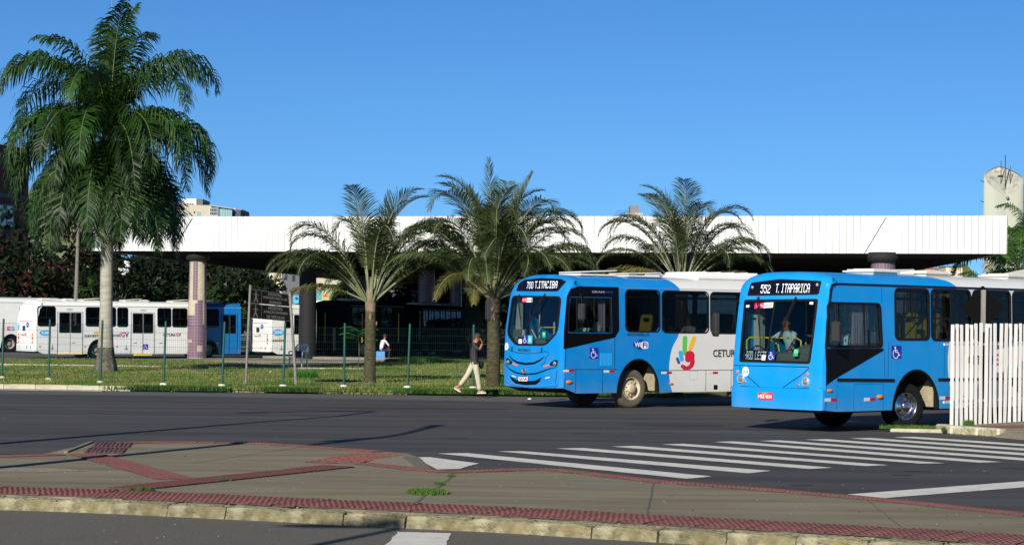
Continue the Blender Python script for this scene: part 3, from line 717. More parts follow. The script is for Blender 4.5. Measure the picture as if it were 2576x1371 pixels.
def front_outline(sh, zb=None, zchin=None):
    zb = zb or sh.zb
    ys = [1.25-2.5*i/24 for i in range(25)]
    bot = [(y, (zchin(y) if zchin else zb)) for y in reversed(ys)]     # -1.25 .. 1.25
    top = [(y, sh.zr(y)-.0005) for y in ys]
    return bot+top
def side_outline(sh, arches, zb, x0=None, x1=None, nose=None):
    zs = [sh.zb+(sh.zg-sh.zb)*i/16 for i in range(17)]
    if nose: zs[0] = nose
    left = [(sh.endx(1.25, z)+.0, z) for z in zs]
    pts = [(sh.L, sh.zg), (sh.L, zb)]
    for xc, rx, rz in sorted(arches, reverse=True):
        for k in range(13):
            a = R(180*k/12); pts.append((xc+rx*math.cos(a), zb+rz*math.sin(a)))
    pts += [(left[0][0]+.40, zb)]
    return pts+left                                            # anticlockwise from top right... closed by left edge going up
def wheel(root, x, y, steer, mt, mr, r=.5, fronty=True):
    sg = -1 if y < 0 else 1
    Mx = Matrix.Rotation(R(90 if y < 0 else -90), 4, 'X')
    g = MB(); g.lathe([(.29, .10), (.30, .135), (.34, .150), (.43, .150), (.475, .135), (.497, .11), (r, .07), (r, -.07), (.497, -.11), (.47, -.14), (.30, -.14), (.29, -.10)], 40, Mx)
    for k in range(40):
        a = 2*math.pi*k/40; c = Vector((math.cos(a)*r, math.sin(a)*r, 0))
        Mt = Mx @ Matrix.Translation(c) @ Matrix.Rotation(a, 4, 'Z')
        g.box(-.006, -.022, -.10, .008, .012, .10, Mt)
    t = g.build('wheel', mt, root); t.location = (x, y-sg*.16, r); t.rotation_euler = (0, 0, R(steer))
    g = MB()
    if fronty: prof = [(.292, .10), (.298, .135), (.285, .14), (.27, .10), (.262, .03), (.255, .03), (.21, .075), (.125, .10), (.12, .105), (.118, .165), (.09, .185), (.0, .187)]
    else: prof = [(.292, .10), (.298, .135), (.285, .14), (.27, .08), (.25, -.06), (.20, -.09), (.13, -.08), (.13, .02), (.10, .05), (0, .05)]
    g.lathe(prof, 36, Mx); rim = g.build('rim', mr, t)
    g = MB(); hh = .08 if fronty else -.085
    for k in range(10):
        a = 2*math.pi*(k+.5)/10
        g.lathe([(.016, hh-.02), (.016, hh+.035), (.010, hh+.045), (0, hh+.045)], 6, Mx @ Matrix.Translation((.165*math.cos(a), .165*math.sin(a), 0)), smooth=False)
    g.build('wheel_bolts', mr, t)['kind'] = 'stuff'
    g = MB()
    for k in range(10):
        a = 2*math.pi*k/10; c = Mx @ Vector((.243*math.cos(a), .243*math.sin(a), hh-.028))
        g.ell(c, .030, .012, .022, 8, 4, M=None)
    g.build('rim_openings', M['under'], t)['kind'] = 'stuff'
    return t
def window(sh, root, u0, v0, u1, v1, r, mf, frame=.05, glass='glassdark', split=True, barz=.58, label=None):
    f = sheet('window', [(rr(u0, v0, u1, v1, r), [rr(u0+frame, v0+frame, u1-frame, v1-frame, max(.02, r-frame))])], mf, M['rubber'], root, cv=(1.9, 2.3, 2.7), off=.012, t=.05)
    if label: f['label'] = label
    sheet('pane', rr(u0+frame*.8, v0+frame*.8, u1-frame*.8, v1-frame*.8, max(.03, r-frame)), mf, M[glass], f, cv=(1.9, 2.3, 2.7), off=-.01, t=.006)
    if split:
        zb = v0+(v1-v0)*(1-barz); um = (u0+u1)/2
        sheet('sash_bar', [([(u0+frame, zb), (u1-frame, zb), (u1-frame, zb+.035), (u0+frame, zb+.035)], [])], mf, M['rubber'], f, off=.004, t=.02); sheet('sash_bar', [([(um-.018, zb+.035), (um+.018, zb+.035), (um+.018, v1-frame), (um-.018, v1-frame)], [])], mf, M['rubber'], f, off=.004, t=.02)
    return f
def seat(root, x, y, m, rz=0, z=.95):
    g = MB(); a = Matrix.Translation((x, y, z)) @ Matrix.Rotation(rz, 4, 'Z')
    g.box(-.22, -.21, .40, .22, .21, .46, a, ch=.02); g.box(-.05, -.05, 0, .05, .05, .40, a)
    # backrest with the grab opening at its top
    bk = sheet_mesh([(rr(-.22, .46, .22, 1.12, .09), [rr(-.14, .92, .14, 1.04, .05)])], lambda u, v, o: tuple(a @ Vector((.22+(v-.46)*.16+o, u, v))), off=0, t=.05)
    g.add([v.co.copy() for v in bk.vertices], [tuple(f.vertices) for f in bk.polygons]); return g.build('seat', m, root)
def hatch(root, x, y, sh, sx=.42, sy=.38, m='offwhite', tilt=0.0):
    g = MB(); z = sh.zr(y)-.02
    for (k, a, b) in ((1.0, 0, .05), (1.12, .05, .085), (.95, .085, .115), (.7, .115, .125)):
        g.box(-sx*k, -sy*k, a, sx*k, sy*k, b, ch=.012)
    o = g.build('roof_hatch', M[m], root); o.location = (x, y, z); o.rotation_euler = (0, R(tilt), 0); return o
def hatch2(root, x, y, sh, sx=.5, sy=.45, tilt=8):
    g = MB(); z = sh.zr(y)-.02; g.box(-sx, -sy, 0, sx, sy, .05, ch=.012); Mt = Matrix.Translation((-sx, 0, .07)) @ Matrix.Rotation(R(-tilt), 4, 'Y')
    g.box(0, -sy, 0, 2*sx*1.03, sy, .03, Mt, ch=.01); o = g.build('roof_hatch', M['offwhite'], root); o.location = (x, y, z); return o

def bus_body(name, sh, cfg, paint, loc, rz, label, cat='bus', scale=1.0, group=None):
    root = empty(name, (loc[0], loc[1], 0), R(rz), label, cat, group); root.scale = (scale,)*3
    wins = cfg['windows']; arch = cfg['arches']; zb = cfg.get('zb', .44)
    holes = [rr(u0+.03, v0+.03, u1-.03, v1-.03, r) for (u0, v0, u1, v1, r) in wins]+cfg.get('side_holes', [])
    so_ = side_outline(sh, arch, zb, nose=cfg.get('nose'))
    cu = (.15, .4)
    sheet('side_wall', [(so_, holes)], sh.side, paint, root, cv=(.8, 1.4, 1.9, 2.3, 2.7), off=0, t=.045)
    sheet('side_wall', [(so_, [rr(u0+.03, v0+.03, u1-.03, v1-.03, r) for (u0, v0, u1, v1, r) in cfg.get('far_windows', wins)])], sh.oside, paint, root, cv=(.8, 1.4, 1.9, 2.3, 2.7), off=0, t=.045)
    fo = front_outline(sh, zchin=cfg.get('chin'))
    fw = sheet('front_wall' if cfg.get('isfront', True) else 'rear_wall', [(fo, cfg.get('front_holes', []))], sh.front, paint, root,
          cu=[-1.22, -1.15, -1.08, -1.0]+[-.9+.15*i for i in range(13)]+[1.0, 1.08, 1.15, 1.22], cv=[.6+.18*i for i in range(13)]+[2.95, 3.0, 3.06, 3.12, 3.18, 3.22, 3.26, 3.3], off=0, t=.04)
    for p_ in fw.data.polygons: p_.use_smooth = False
    bo = [(1.25, zb), (-1.25, zb)]+[(y, sh.zr(y)-.001) for y in [-1.25+2.5*i/16 for i in range(17)]]
    bh = [rr(-.95, 1.7, .95, 2.8, .12)] if cfg.get('isfront', True) else [rr(-1.0, 1.5, 1.0, 2.85, .12)]
    sheet('rear_wall' if cfg.get('isfront', True) else 'front_wall', [(bo, bh)], sh.back, paint, root, off=0, t=.04)
    sheet('pane', bh[0], sh.back, M['glasspriv'], root, off=-.01, t=.006)
    # roof
    ys = [-1.25+2.5*i/20 for i in range(21)]; xs = [0, .06, .14, .25, .45]+[1+(sh.L-1)*i/10 for i in range(11)]
    V = []; F = []
    for i, x in enumerate(xs):
        for y in ys:
            z = sh.zr(y); x0 = sh.endx(y, z-.0006)-.002; V.append((max(x0+x*(1 if x < .9 else 0), x if x >= .9 else 0) if i else x0, y*sh.W(z)/1.25, z))
    n = len(ys)
    for i in range(len(xs)-1):
        for j in range(n-1): F.append((i*n+j, i*n+j+1, (i+1)*n+j+1, (i+1)*n+j))
    m2 = len(V); V += [(x, y*.985, z-.05) for x, y, z in V]; F += [tuple(k+m2 for k in reversed(f)) for f in F]
    g = MB(); g.add(V, F, True); g.build('roof', paint, root)
    # floor, underside
    g = MB(); g.box(.25, -.60, .86, sh.L-.06, .60, .95); x0 = .25
    for xc, rx, rz_ in sorted(arch):
        for sg in (-1.17, .60): g.box(x0, sg, .86, xc-rx, sg+.57, .95)
        x0 = xc+rx
    for sg in (-1.17, .60): g.box(x0, sg, .86, sh.L-.06, sg+.57, .95)
    g.build('floor', M['floor'], root)
    g = MB()
    segs = []; x0 = .3
    for xc, rx, rz_ in sorted(arch): segs.append((x0, xc-rx)); x0 = xc+rx
    segs.append((x0, sh.L-.2))
    for a, b in segs: g.box(a, -1.05, .40, b, 1.05, .85)
    for xc, rx, rz_ in arch: g.box(xc-rx, -.62, .5, xc+rx, .62, .85)
    g.build('chassis', M['under'], root)
    # inner lining of wheel wells
    for xc, rx, rz_ in arch:
        g = MB(); vs = []
        for k in range(13):
            a = R(180*k/12); vs += [(xc+(rx+.01)*math.cos(a), -1.2, zb+(rz_+.01)*math.sin(a)), (xc+(rx+.01)*math.cos(a), -.60, zb+(rz_+.01)*math.sin(a))]
        g.add(vs, [(2*k, 2*k+1, 2*k+3, 2*k+2) for k in range(12)]); g.add([vs[2*k+1] for k in range(13)], [tuple(range(13))]); g.build('wheel_arch', M['under'], root)
        if cfg.get('rimband'):
            pass
    for xc, rx, rz_ in arch: sheet('wheel_arch_lip', [([(xc+(rx+.02)*math.cos(R(180*k/16)), zb+(rz_+.02)*math.sin(R(180*k/16))) for k in range(17)]+[(xc+(rx-.02)*math.cos(R(180-180*k/16)), zb+(rz_-.02)*math.sin(R(180-180*k/16))) for k in range(17)], [])], sh.side, M['rubber'], root, off=.008, t=.06)
    return root
def seam(sh, root, segs, wd=.014, mf=None, m='rubber'):
    mf = mf or sh.side
    for pts in segs: sheet('seam', ribbon(pts, wd), mf, M[m], root, cv=(1, 1.4, 1.9, 2.4), cu=[-.9+.2*i for i in range(10)] if mf != sh.side else (), off=.0025, t=.01)
def wheelchair(sh, mf, root, u0, v0, u1, v1, off=.006, mb_='signblue', flip=1):
    o = sheet('wheelchair_sticker', rr(u0, v0, u1, v1, .01, 2), mf, M[mb_], root, off=off, t=.004)
    w_, h_ = u1-u0, v1-v0; P = lambda a, b: (u0+w_*a, v0+h_*b); g = MB(); regs = []
    regs.append((circ(*P(.36, .85), .075*w_, n=10), []))
    regs.append((ribbon([P(.38, .75), P(.40, .50), P(.62, .50), P(.76, .24), P(.86, .29)], .07*w_), []))
    regs.append((ribbon([P(.40, .64), P(.60, .64)], .05*w_), []))
    arc = [P(.42+.27*math.cos(R(a)), .36+.27*h_/h_*math.sin(R(a))*w_/h_) for a in range(115, 385, 18)]
    regs.append((ribbon(arc, .055*w_), []))
    for k, r_ in enumerate(regs): sheet('symbol', [r_], mf, M['white'], o, off=off+.003+k*.0005, t=.002)
    return o
def reflector(sh, root, u, v, mf=None, L=.30, h=.065):
    mf = mf or sh.side; g = sheet('reflector', [([(u, v-h/2), (u+L/2, v-h/2), (u+L/2, v+h/2), (u, v+h/2)], [])], mf, M['reflwhite'], root, off=.005, t=.006)
    sheet('red_half', [([(u+L/2, v-h/2), (u+L, v-h/2), (u+L, v+h/2), (u+L/2, v+h/2)], [])], mf, M['redlamp'], g, off=.005, t=.006)
def lampo(root, c, rx, ry, rz_, m, name='side_lamp'):
    g = MB(); g.ell(c, rx, ry, rz_, 14, 8); return g.build(name, M[m], root)

# --- people -----------------------------------------------------------------------------
def person(name, J, E, mats, zones, loc, rz, label, hair='hair', group=None, scale=1.0, face=1, root_j='pelvis', hairlong=False, extras=None):
    """one skinned body from joints J {name:(x,y,z,r)} and edges E; mats = materials; zones(faces centre, nearest joint)->slot"""
    names = list(J); me = bpy.data.meshes.new('sk'); me.from_pydata([J[k][:3] for k in names], [(names.index(a), names.index(b)) for a, b in E], [])
    o = bpy.data.objects.new('sk', me); COL.objects.link(o)
    md = o.modifiers.new('s', 'SKIN'); md.branch_smoothing = .6
    sv = me.skin_vertices[0].data
    for i, k in enumerate(names):
        sv[i].radius = (J[k][3],)*2 if len(J[k]) < 5 else (J[k][3], J[k][4]); sv[i].use_root = (k == root_j)
    o.modifiers.new('u', 'SUBSURF').levels = 1
    dg = bpy.context.evaluated_depsgraph_get(); dg.update()
    m2 = bpy.data.meshes.new_from_object(o.evaluated_get(dg)); bpy.data.objects.remove(o); bpy.data.meshes.remove(me)
    m2.materials.clear()
    for q in mats: m2.materials.append(q)
    for f in m2.polygons:
        c = f.center; best = min(range(len(E)), key=lambda i: segd(c, Vector(J[E[i][0]][:3]), Vector(J[E[i][1]][:3])))
        f.material_index = zones(c, E[best]); f.use_smooth = True
    root = empty(name, loc, rz, label, 'person', group); root.scale = (scale,)*3
    m2.name = 'body'; mobj('body', m2, root)
    return root
def segd(p, a, b):
    ab = b-a; t = max(0, min(1, (p-a).dot(ab)/max(1e-9, ab.length_squared))); return (p-(a+ab*t)).length
def head_extras(root, c, fwd, hair='hair', up=Vector((0, 0, 1)), long=False, r=.098, specs=False, skin='skin'):
    """hair cap, ears, nose, eyes and mouth on a head centred at c and facing fwd"""
    c = Vector(c); f = Vector(fwd).normalized(); s = f.cross(up).normalized(); u = s.cross(f).normalized()
    Mh = Matrix((( -f.x*-1, s.x, u.x, 0), (f.y, s.y, u.y, 0), (f.z, s.z, u.z, 0), (0, 0, 0, 1)))
    g = MB(); vs = []; fs = []; n = 14; mm = 8
    for i in range(mm+1):
        for k in range(n):
            ph = 2*math.pi*k/n; frontness = max(0, math.cos(ph))
            tmax = R(118 if not long else 150)-R(58 if not long else 88)*frontness**.7; th = tmax*i/mm
            p = Vector((r*1.13*math.sin(th)*math.cos(ph)-.006, r*.93*math.sin(th)*math.sin(ph), r*1.22*math.cos(th)+.012)); vs.append(c+Mh.to_3x3() @ p)
    for i in range(mm):
        for k in range(n): fs.append((i*n+k, i*n+(k+1) % n, (i+1)*n+(k+1) % n, (i+1)*n+k))
    g.add(vs, fs, True); g.build('hair', M[hair], root)
    g = MB(); g.tube([c+f*r*.92+u*.02, c+f*r*1.18-u*.022, c+f*r*.95-u*.032], [.010, .016, .008], 6); g.build('nose', M[skin], root)
    for sd in (-1, 1):
        g = MB(); g.ell(c+s*sd*r*.86-f*.008-u*.01, .018, .012, .030, 8, 5); g.build('ear', M[skin], root)
        g = MB(); g.ell(c+f*r*.93+s*sd*.034+u*.012, .010, .012, .007, 8, 5); g.build('eye', M['hair'], root)
    g = MB(); g.tube([c+f*r*.93-u*.056-s*.022, c+f*r*1.0-u*.058, c+f*r*.93-u*.056+s*.022], .006, 6); g.build('mouth', M['redlamp'] if long else M['bark'], root)
def hand(root, wrist, dirv, palmn, skin, curl=.6, size=1.0, name='hand'):
    w_ = Vector(wrist); d = Vector(dirv).normalized(); n_ = Vector(palmn).normalized(); s = d.cross(n_).normalized(); g = MB()
    Mx = Matrix((( s.x, d.x, n_.x), (s.y, d.y, n_.y), (s.z, d.z, n_.z)))
    g.ell(w_+d*.045*size, .040*size, .055*size, .018*size, 10, 8, M=Mx)
    for k, (off, L) in enumerate(((-.030, .065), (-.010, .075), (.010, .070), (.028, .055))):
        b = w_+d*.085*size+s*off*size; p1 = b+(d*math.cos(curl*.5)+n_*math.sin(curl*.5))*L*.45*size; p2 = p1+(d*math.cos(curl*1.4)+n_*math.sin(curl*1.4))*L*.35*size; p3 = p2+(d*math.cos(curl*2)+n_*math.sin(curl*2))*L*.25*size
        g.tube([b-d*.02*size, b, p1, p2, p3], [.010*size, .0098*size, .009*size, .0085*size, .006*size], 6)
    b = w_+d*.03*size-s*.035*size; g.tube([b, b+(-s*.8+d*.5+n_*.3).normalized()*.035*size, b+(-s*.5+d+n_*.6).normalized()*.068*size], [.012*size, .011*size, .008*size], 6)
    return g.build(name, M[skin], root)

SEAT_E = [('pelvis', 'belly'), ('belly', 'chest'), ('chest', 'neck'), ('neck', 'jaw'), ('jaw', 'head'), ('head', 'crown'), ('chest', 'shl'), ('shl', 'ell'), ('ell', 'wrl'), ('chest', 'shr'), ('shr', 'elr'), ('elr', 'wrr'),
          ('pelvis', 'hpl'), ('hpl', 'knl'), ('knl', 'anl'), ('anl', 'tol'), ('pelvis', 'hpr'), ('hpr', 'knr'), ('knr', 'anr'), ('anr', 'tor')]
def seated(name, loc, rz, label, shirt, skin='skin', hairm='hair', long=False, wl=(-.42, .16, .72), wr=(-.42, -.16, .72), lean=0.0, group=None, headf=(-1, 0, -.1), el=None, er=None, trous='navytrouser', sleeve=.5, z0=0.0, hands=True):
    """sitting figure facing local -x, seat height 0.45 above loc"""
    b = lambda x, y, z, *r: (x, y, z, *r)
    dx = -lean
    wl = Vector(wl); wr = Vector(wr)
    el = Vector(el) if el else Vector((-.12+dx, .27, .78)); er = Vector(er) if er else Vector((-.12+dx, -.27, .78))
    J = {'pelvis': b(.02, 0, .53, .15, .13), 'belly': b(.02+dx*.3, 0, .70, .135, .115), 'chest': b(.01+dx*.7, 0, .93, .16, .12), 'neck': b(-.02+dx, 0, 1.09, .055), 'jaw': b(-.045+dx, 0, 1.17, .072), 'head': b(-.035+dx, 0, 1.25, .092), 'crown': b(-.02+dx, 0, 1.32, .062),
         'shl': b(0+dx*.8, .19, 1.02, .065), 'shr': b(0+dx*.8, -.19, 1.02, .065), 'ell': b(*el, .046), 'elr': b(*er, .046), 'wrl': b(*wl, .030), 'wrr': b(*wr, .030),
         'hpl': b(-.08, .10, .52, .095), 'hpr': b(-.08, -.10, .52, .095), 'knl': b(-.46, .12, .50, .066), 'knr': b(-.46, -.12, .50, .066), 'anl': b(-.44, .12, .10, .045), 'anr': b(-.44, -.12, .10, .045), 'tol': b(-.60, .12, .045, .040), 'tor': b(-.60, -.12, .045, .040)}
    def zones(c, e):
        s_ = set(e)
        if s_ & {'jaw', 'head', 'crown'} or (s_ == {'chest', 'neck'} and c.z > 1.06): return 0
        if s_ in ({'ell', 'wrl'}, {'elr', 'wrr'}): return 0
        if s_ == {'shl', 'ell'}: return 1 if (c-Vector(J['shl'][:3])).length < .30*sleeve*2 else 0
        if s_ == {'shr', 'elr'}: return 1 if (c-Vector(J['shr'][:3])).length < .30*sleeve*2 else 0
        if s_ & {'hpl', 'hpr', 'knl', 'knr'} or (s_ == {'pelvis', 'belly'} and c.z < .55): return 2
        if s_ & {'tol', 'tor'}: return 3
        return 1
    root = person(name, J, SEAT_E, [M[skin], M[shirt], M[trous], M['rubber']], zones, loc, rz, label, group=group)
    head_extras(root, (-.038+dx, 0, 1.245), headf, hairm, long=long, skin=skin)
    if hands:
        for wv, ev in ((wl, el), (wr, er)):
            d = (wv-ev).normalized(); hand(root, wv, d, (0, 0, -1) if abs(d.z) < .8 else (1, 0, 0), skin, .7)
    return root
def on_bus(bus, x, y, z):
    a = bus.rotation_euler.z; s = bus.scale[0]
    return (bus.location.x+s*(x*math.cos(a)-y*math.sin(a)), bus.location.y+s*(x*math.sin(a)+y*math.cos(a)), s*z)

def caps(p0, p1, r0, r1, n=8):
    a = Vector(p0); b = Vector(p1); t = (b-a).normalized(); an = math.atan2(t.y, t.x); out = []
    for k in range(n+1): q = an+math.pi/2+math.pi*k/n; out.append((a.x+r0*math.cos(q), a.y+r0*math.sin(q)))
    for k in range(n+1): q = an-math.pi/2+math.pi*k/n; out.append((b.x+r1*math.cos(q), b.y+r1*math.sin(q)))
    return out
def wiper(sh, root, y0, z0, y1, z1, ang=0):
    g = MB(); P = lambda y, z, o: sh.front(y, z, o)
    g.tube([P(y0, z0, .03), P(y0, z0-.05, .07), P((y0+y1)/2, (z0+z1)/2, .07), P(y1, z1, .045)], .014, 6)
    g.tube([P(y0-.04, z0-.03, .05), P(y1-.01, z1-.01, .05)], .009, 5)
    q = Vector(P(y1, z1, .03)); g.tube([P(y1+(y0-y1)*.35, z1+(z0-z1)*.30, .035), P(y1, z1, .035), P(y1-(y0-y1)*.22, z1-(z0-z1)*.32, .03)], .010, 5)
    return g.build('wiper', M['rubber'], root)
def mirror(root, base, elbow, top, bot, wv=.19, d=.07, turn=0):
    """rear-view mirror hanging on an arm"""
    g = MB(); g.tube([base, elbow, (top[0], top[1], top[2]+.03)], .016, 6); g.tube([base, (base[0]+.02, base[1], base[2]-.04)], .03, 6)
    o = g.build('mirror', M['rubber'], root)
    c = (Vector(top)+Vector(bot))/2; h = (Vector(top)-Vector(bot)).length
    g = MB(); Mt = Matrix.Translation(c) @ Matrix.Rotation(R(turn), 4, 'Z')
    pr = rr(-wv/2, -h/2, wv/2, h/2, .05); n = len(pr)
    vs = [Mt @ Vector((-d*.9, p[0]*.72, p[1]*.8)) for p in pr]+[Mt @ Vector((-d*.3, p[0], p[1])) for p in pr]+[Mt @ Vector((d*.5, p[0], p[1])) for p in pr]
    fs = [tuple(range(n)), tuple(reversed(range(2*n, 3*n)))]
    for k in range(2): fs += [(k*n+i, k*n+(i+1) % n, (k+1)*n+(i+1) % n, (k+1)*n+i) for i in range(n)]
    g.add(vs, fs); g.build('mirror_housing', M['mirrorback'], o); return o
M['mirrorback'] = mat('mirror back shell', (0.030, 0.030, 0.032), 0.8, spec=0.15)
def curtain(root, x0, x1, y, z0, z1, m='curtain'):
    g = MB(); n = 26; vs = []
    for i in range(n+1):
        x = x0+(x1-x0)*i/n; a = i*2.1
        for z, k in ((z1, .5), ((z0+z1)/2, 1), (z0, 1.2)): vs.append((x+(.02*math.sin(i*.7) if z < z1 else 0), y+.035*k*math.sin(a), z))
    g.add(vs, [(3*i+j, 3*i+j+1, 3*i+j+4, 3*i+j+3) for i in range(n) for j in (0, 1)], True); return g.build('curtain', M[m], root)
def rail(root, pts, r=.017, m='poleyellow'):
    g = MB(); g.tube(pts, r, 8); return g.build('handrail', M[m], root)

# ===== bus 552 (right)
paintA = livery('bus paint blue to white', BLUE, WHITE, [(.43, 4.44), (.75, 4.31), (.99, 4.21), (1.48, 4.14), (1.89, 4.19), (2.5, 4.32), (3.07, 4.48), (3.14, 4.42), (3.2, 4.3), (3.27, 4.07)])
shA = Shell(12.2, [(1.35, -.12), (2.75, .05), (3.1, .12)], [(1.35, .12), (2.75, .08)], zb=.47)
shA.lean = .075
ws = roundpoly([(1.05, 2.74), (-1.0, 2.76), (-.95, 1.42), (.99, 1.42)], .06)
dest = roundpoly([(.99, 2.82), (.93, 3.10), (.1, 3.175), (-1.03, 3.13), (-1.0, 2.845)], .05)
dwin = roundpoly([(.07, 2.70), (1.80, 2.70), (1.86, 1.75), (.03, 1.75)], .12)
winsA = [(2.27, 1.91, 3.49, 3.03, .14)]+[(3.53+1.5*i, 1.90, 4.99+1.5*i, 3.03, .14) for i in range(5)]
chinA = lambda y: .47+.02*(y < 0)*0
busA = bus_body('bus', shA, dict(windows=winsA, arches=[(3.03, .80, .84), (9.1, .80, .84)], side_holes=[dwin], front_holes=[ws, dest], nose=.47, chin=lambda y: .50), paintA, (5.59, 48.4), 43,
                'blue and white city bus showing 552 T. ITAPARICA, nearest bus beside the white picket fence', group='blue and white buses leaving the terminal')
B = busA; sh = shA
f = sheet('windscreen', [(ws, [roundpoly([(1.0, 2.69), (-.95, 2.71), (-.90, 1.47), (.94, 1.47)], .05)])], sh.front, M['rubber'], B, cu=[-.9+.2*i for i in range(10)], cv=[1.6+.2*i for i in range(6)], off=.012, t=.05)
sheet('pane', roundpoly([(1.02, 2.71), (-.97, 2.73), (-.92, 1.45), (.96, 1.45)], .05), sh.front, M['glass'], f, cu=[-.9+.2*i for i in range(10)], cv=[1.6+.2*i for i in range(6)], off=-.01, t=.006)
sheet('divider', ribbon([(.16, 2.72), (.20, 1.44)], .03), sh.front, M['rubber'], f, off=.012, t=.03, cv=[1.6+.2*i for i in range(6)])
f = sheet('destination_sign', dest, sh.front, M['ledscreen'], B, cu=[-.9+.2*i for i in range(10)], cv=(2.9, 2.98, 3.05), off=-.004, t=.02)
sheet('rim', [(dest, [roundpoly([(.95, 2.86), (.89, 3.08), (.1, 3.145), (-.99, 3.10), (-.965, 2.875)], .05)])], sh.front, M['rubber'], f, cu=[-.9+.2*i for i in range(10)], cv=(2.9, 2.98, 3.05), off=.010, t=.02)
led('route_number', '552', sh.fs, M['led'], f, -.62, 2.875, -.35, 3.055, off=.006)
led('destination_text', 'T. ITAPARICA', sh.fs, M['led'], f, -.20, 2.885, .74, 3.075, off=.006)
for y, z in ((.87, 3.0), (-.93, 3.05)): lampo(B, sh.front(y, z, .01), .012, .035, .035, 'lens', 'marker_lamp')
# panels, lines and bumper on the front
bump = [(y, .47+.02*abs(y)*0) for y in (-1.25, -.6, 0, .6, 1.25)]
f = sheet('bumper', [(rr(-1.25, .47, 1.25, .905, .01, 1), [])], sh.front, paintA, B, cu=[-1.22, -1.15, -1.05]+[-.9+.2*i for i in range(10)]+[1.05, 1.15, 1.22], cv=(.55, .7, .85), off=.035, t=.06)
cuf = [-1.15, -1.05]+[-.9+.15*i for i in range(13)]+[1.05, 1.15]
seam(sh, B, [[(1.2, .92), (.62, .905), (.0, .90), (-.6, .905), (-1.2, .93)], [(-.93, 1.33), (-.80, 1.22), (-.28, .91)], [(.98, 1.33), (.88, 1.22), (.36, .91)], [(1.15, 1.345), (-.93, 1.355)]], .016, sh.front)
for y, z, r_ in ((.92, 1.07, .085), (-.86, 1.05, .085)):
    g = MB(); c = sh.front(y, z, .0); g.lathe([(r_*1.15, 0), (r_*1.1, .03), (r_, .03), (r_*.2, .0)], 20, Matrix.Translation(c) @ Matrix.Rotation(R(-90), 4, 'Y')); o = g.build('headlight', M['lens'], B)
    g = MB(); g.ell(sh.front(y, z, .012), .028, r_*.96, r_*.96, 18, 8); g.build('lens', M['lensglass'], o)
for y, z in ((.79, 1.0), (-.68, .985)): lampo(B, sh.front(y, z, .005), .02, .045, .052, 'lensglass', 'fog_lamp')
for y, z in ((1.04, 1.21), (-.90, 1.21)): lampo(B, sh.front(y, z, .005), .018, .035, .038, 'orange', 'indicator')
o = sheet('number_plate', rr(-.05, .655, .36, .80, .02, 2), sh.front, M['platered'], B, off=.052, t=.01); text('plate_text', 'HBZ·4654', sh.fs, M['white'], o, -.335, .675, .03, .755, off=.058, bold=.004)
text('plate_text', 'ES-SERRA', sh.fs, M['white'], o, -.22, .768, -.09, .787, off=.058)
o = sheet('fleet_number_sticker', circ(.78, 1.22, .105, .105), sh.front, M['white'], B, off=.006, t=.005, cu=(.7, .8)); text('fleet_number', '22976', sh.fs, M['cyan'], o, -.86, 1.185, -.70, 1.25, off=.012, bold=.003)
# stickers behind the windscreen
f = sheet('card_sticker', [([(.73, 2.55), (.47, 2.56), (.47, 2.675), (.73, 2.665)], [])], sh.front, M['pink'], B, off=.003, t=.002); text('sticker_text', 'ENTE', sh.fs, M['white'], f, -.66, 2.585, -.49, 2.64, off=.006)
f = sheet('card_sticker', [([(.47, 2.56), (.21, 2.575), (.21, 2.685), (.47, 2.675)], [])], sh.front, M['white'], B, off=.003, t=.002); text('sticker_text', 'Cartão', sh.fs, M['textdark'], f, -.45, 2.595, -.33, 2.65, off=.006); text('sticker_text', 'G', sh.fs, M['pink'], f, -.32, 2.60, -.28, 2.65, off=.006, bold=.004); text('sticker_text', 'V', sh.fs, M['signcyan'], f, -.275, 2.60, -.23, 2.65, off=.006, bold=.004)
wheelchair(sh, sh.front, B, .16, 1.475, -.03, 1.66, off=.003) if False else wheelchair(sh, sh.fs, B, -.16, 1.475, .03, 1.66, off=.003)
f = sheet('side_destination_sign', rr(.17, 1.46, .92, 1.68, .01, 1), sh.front, M['ledscreen'], B, off=-.06, t=.03); led('destination_text', '-ROD. LESTE-', sh.fs, M['led'], f, -.88, 1.48, -.21, 1.655, off=-.055)
f = sheet('notice_sticker', rr(.21, 1.47, .33, 1.58, .01, 1), sh.front, M['white'], B, off=.003, t=.002); text('sticker_text', 'PROIBIDO', sh.fs, M['red'], f, -.32, 1.535, -.22, 1.56, off=.006); text('sticker_text', 'CARONA', sh.fs, M['red'], f, -.32, 1.49, -.23, 1.515, off=.006)
f = sheet('green_sticker', rr(-.63, 1.57, -.51, 1.72, .01, 1), sh.front, M['signgreen'], B, off=.003, t=.002); sheet('symbol', [(circ(-.57, 1.665, .035), [circ(-.57, 1.665, .026)])], sh.front, M['white'], f, off=.006, t=.002)
for y, z in ((.93, 2.6), (-.83, 2.67)): sheet('sensor_sticker', rr(y-.05, z-.025, y+.05, z+.025, .01, 1), sh.front, M['white'], B, off=.003, t=.002)
wiper(sh, B, .62, 2.80, .42, 1.95); wiper(sh, B, -.42, 2.80, -.10, 1.90)
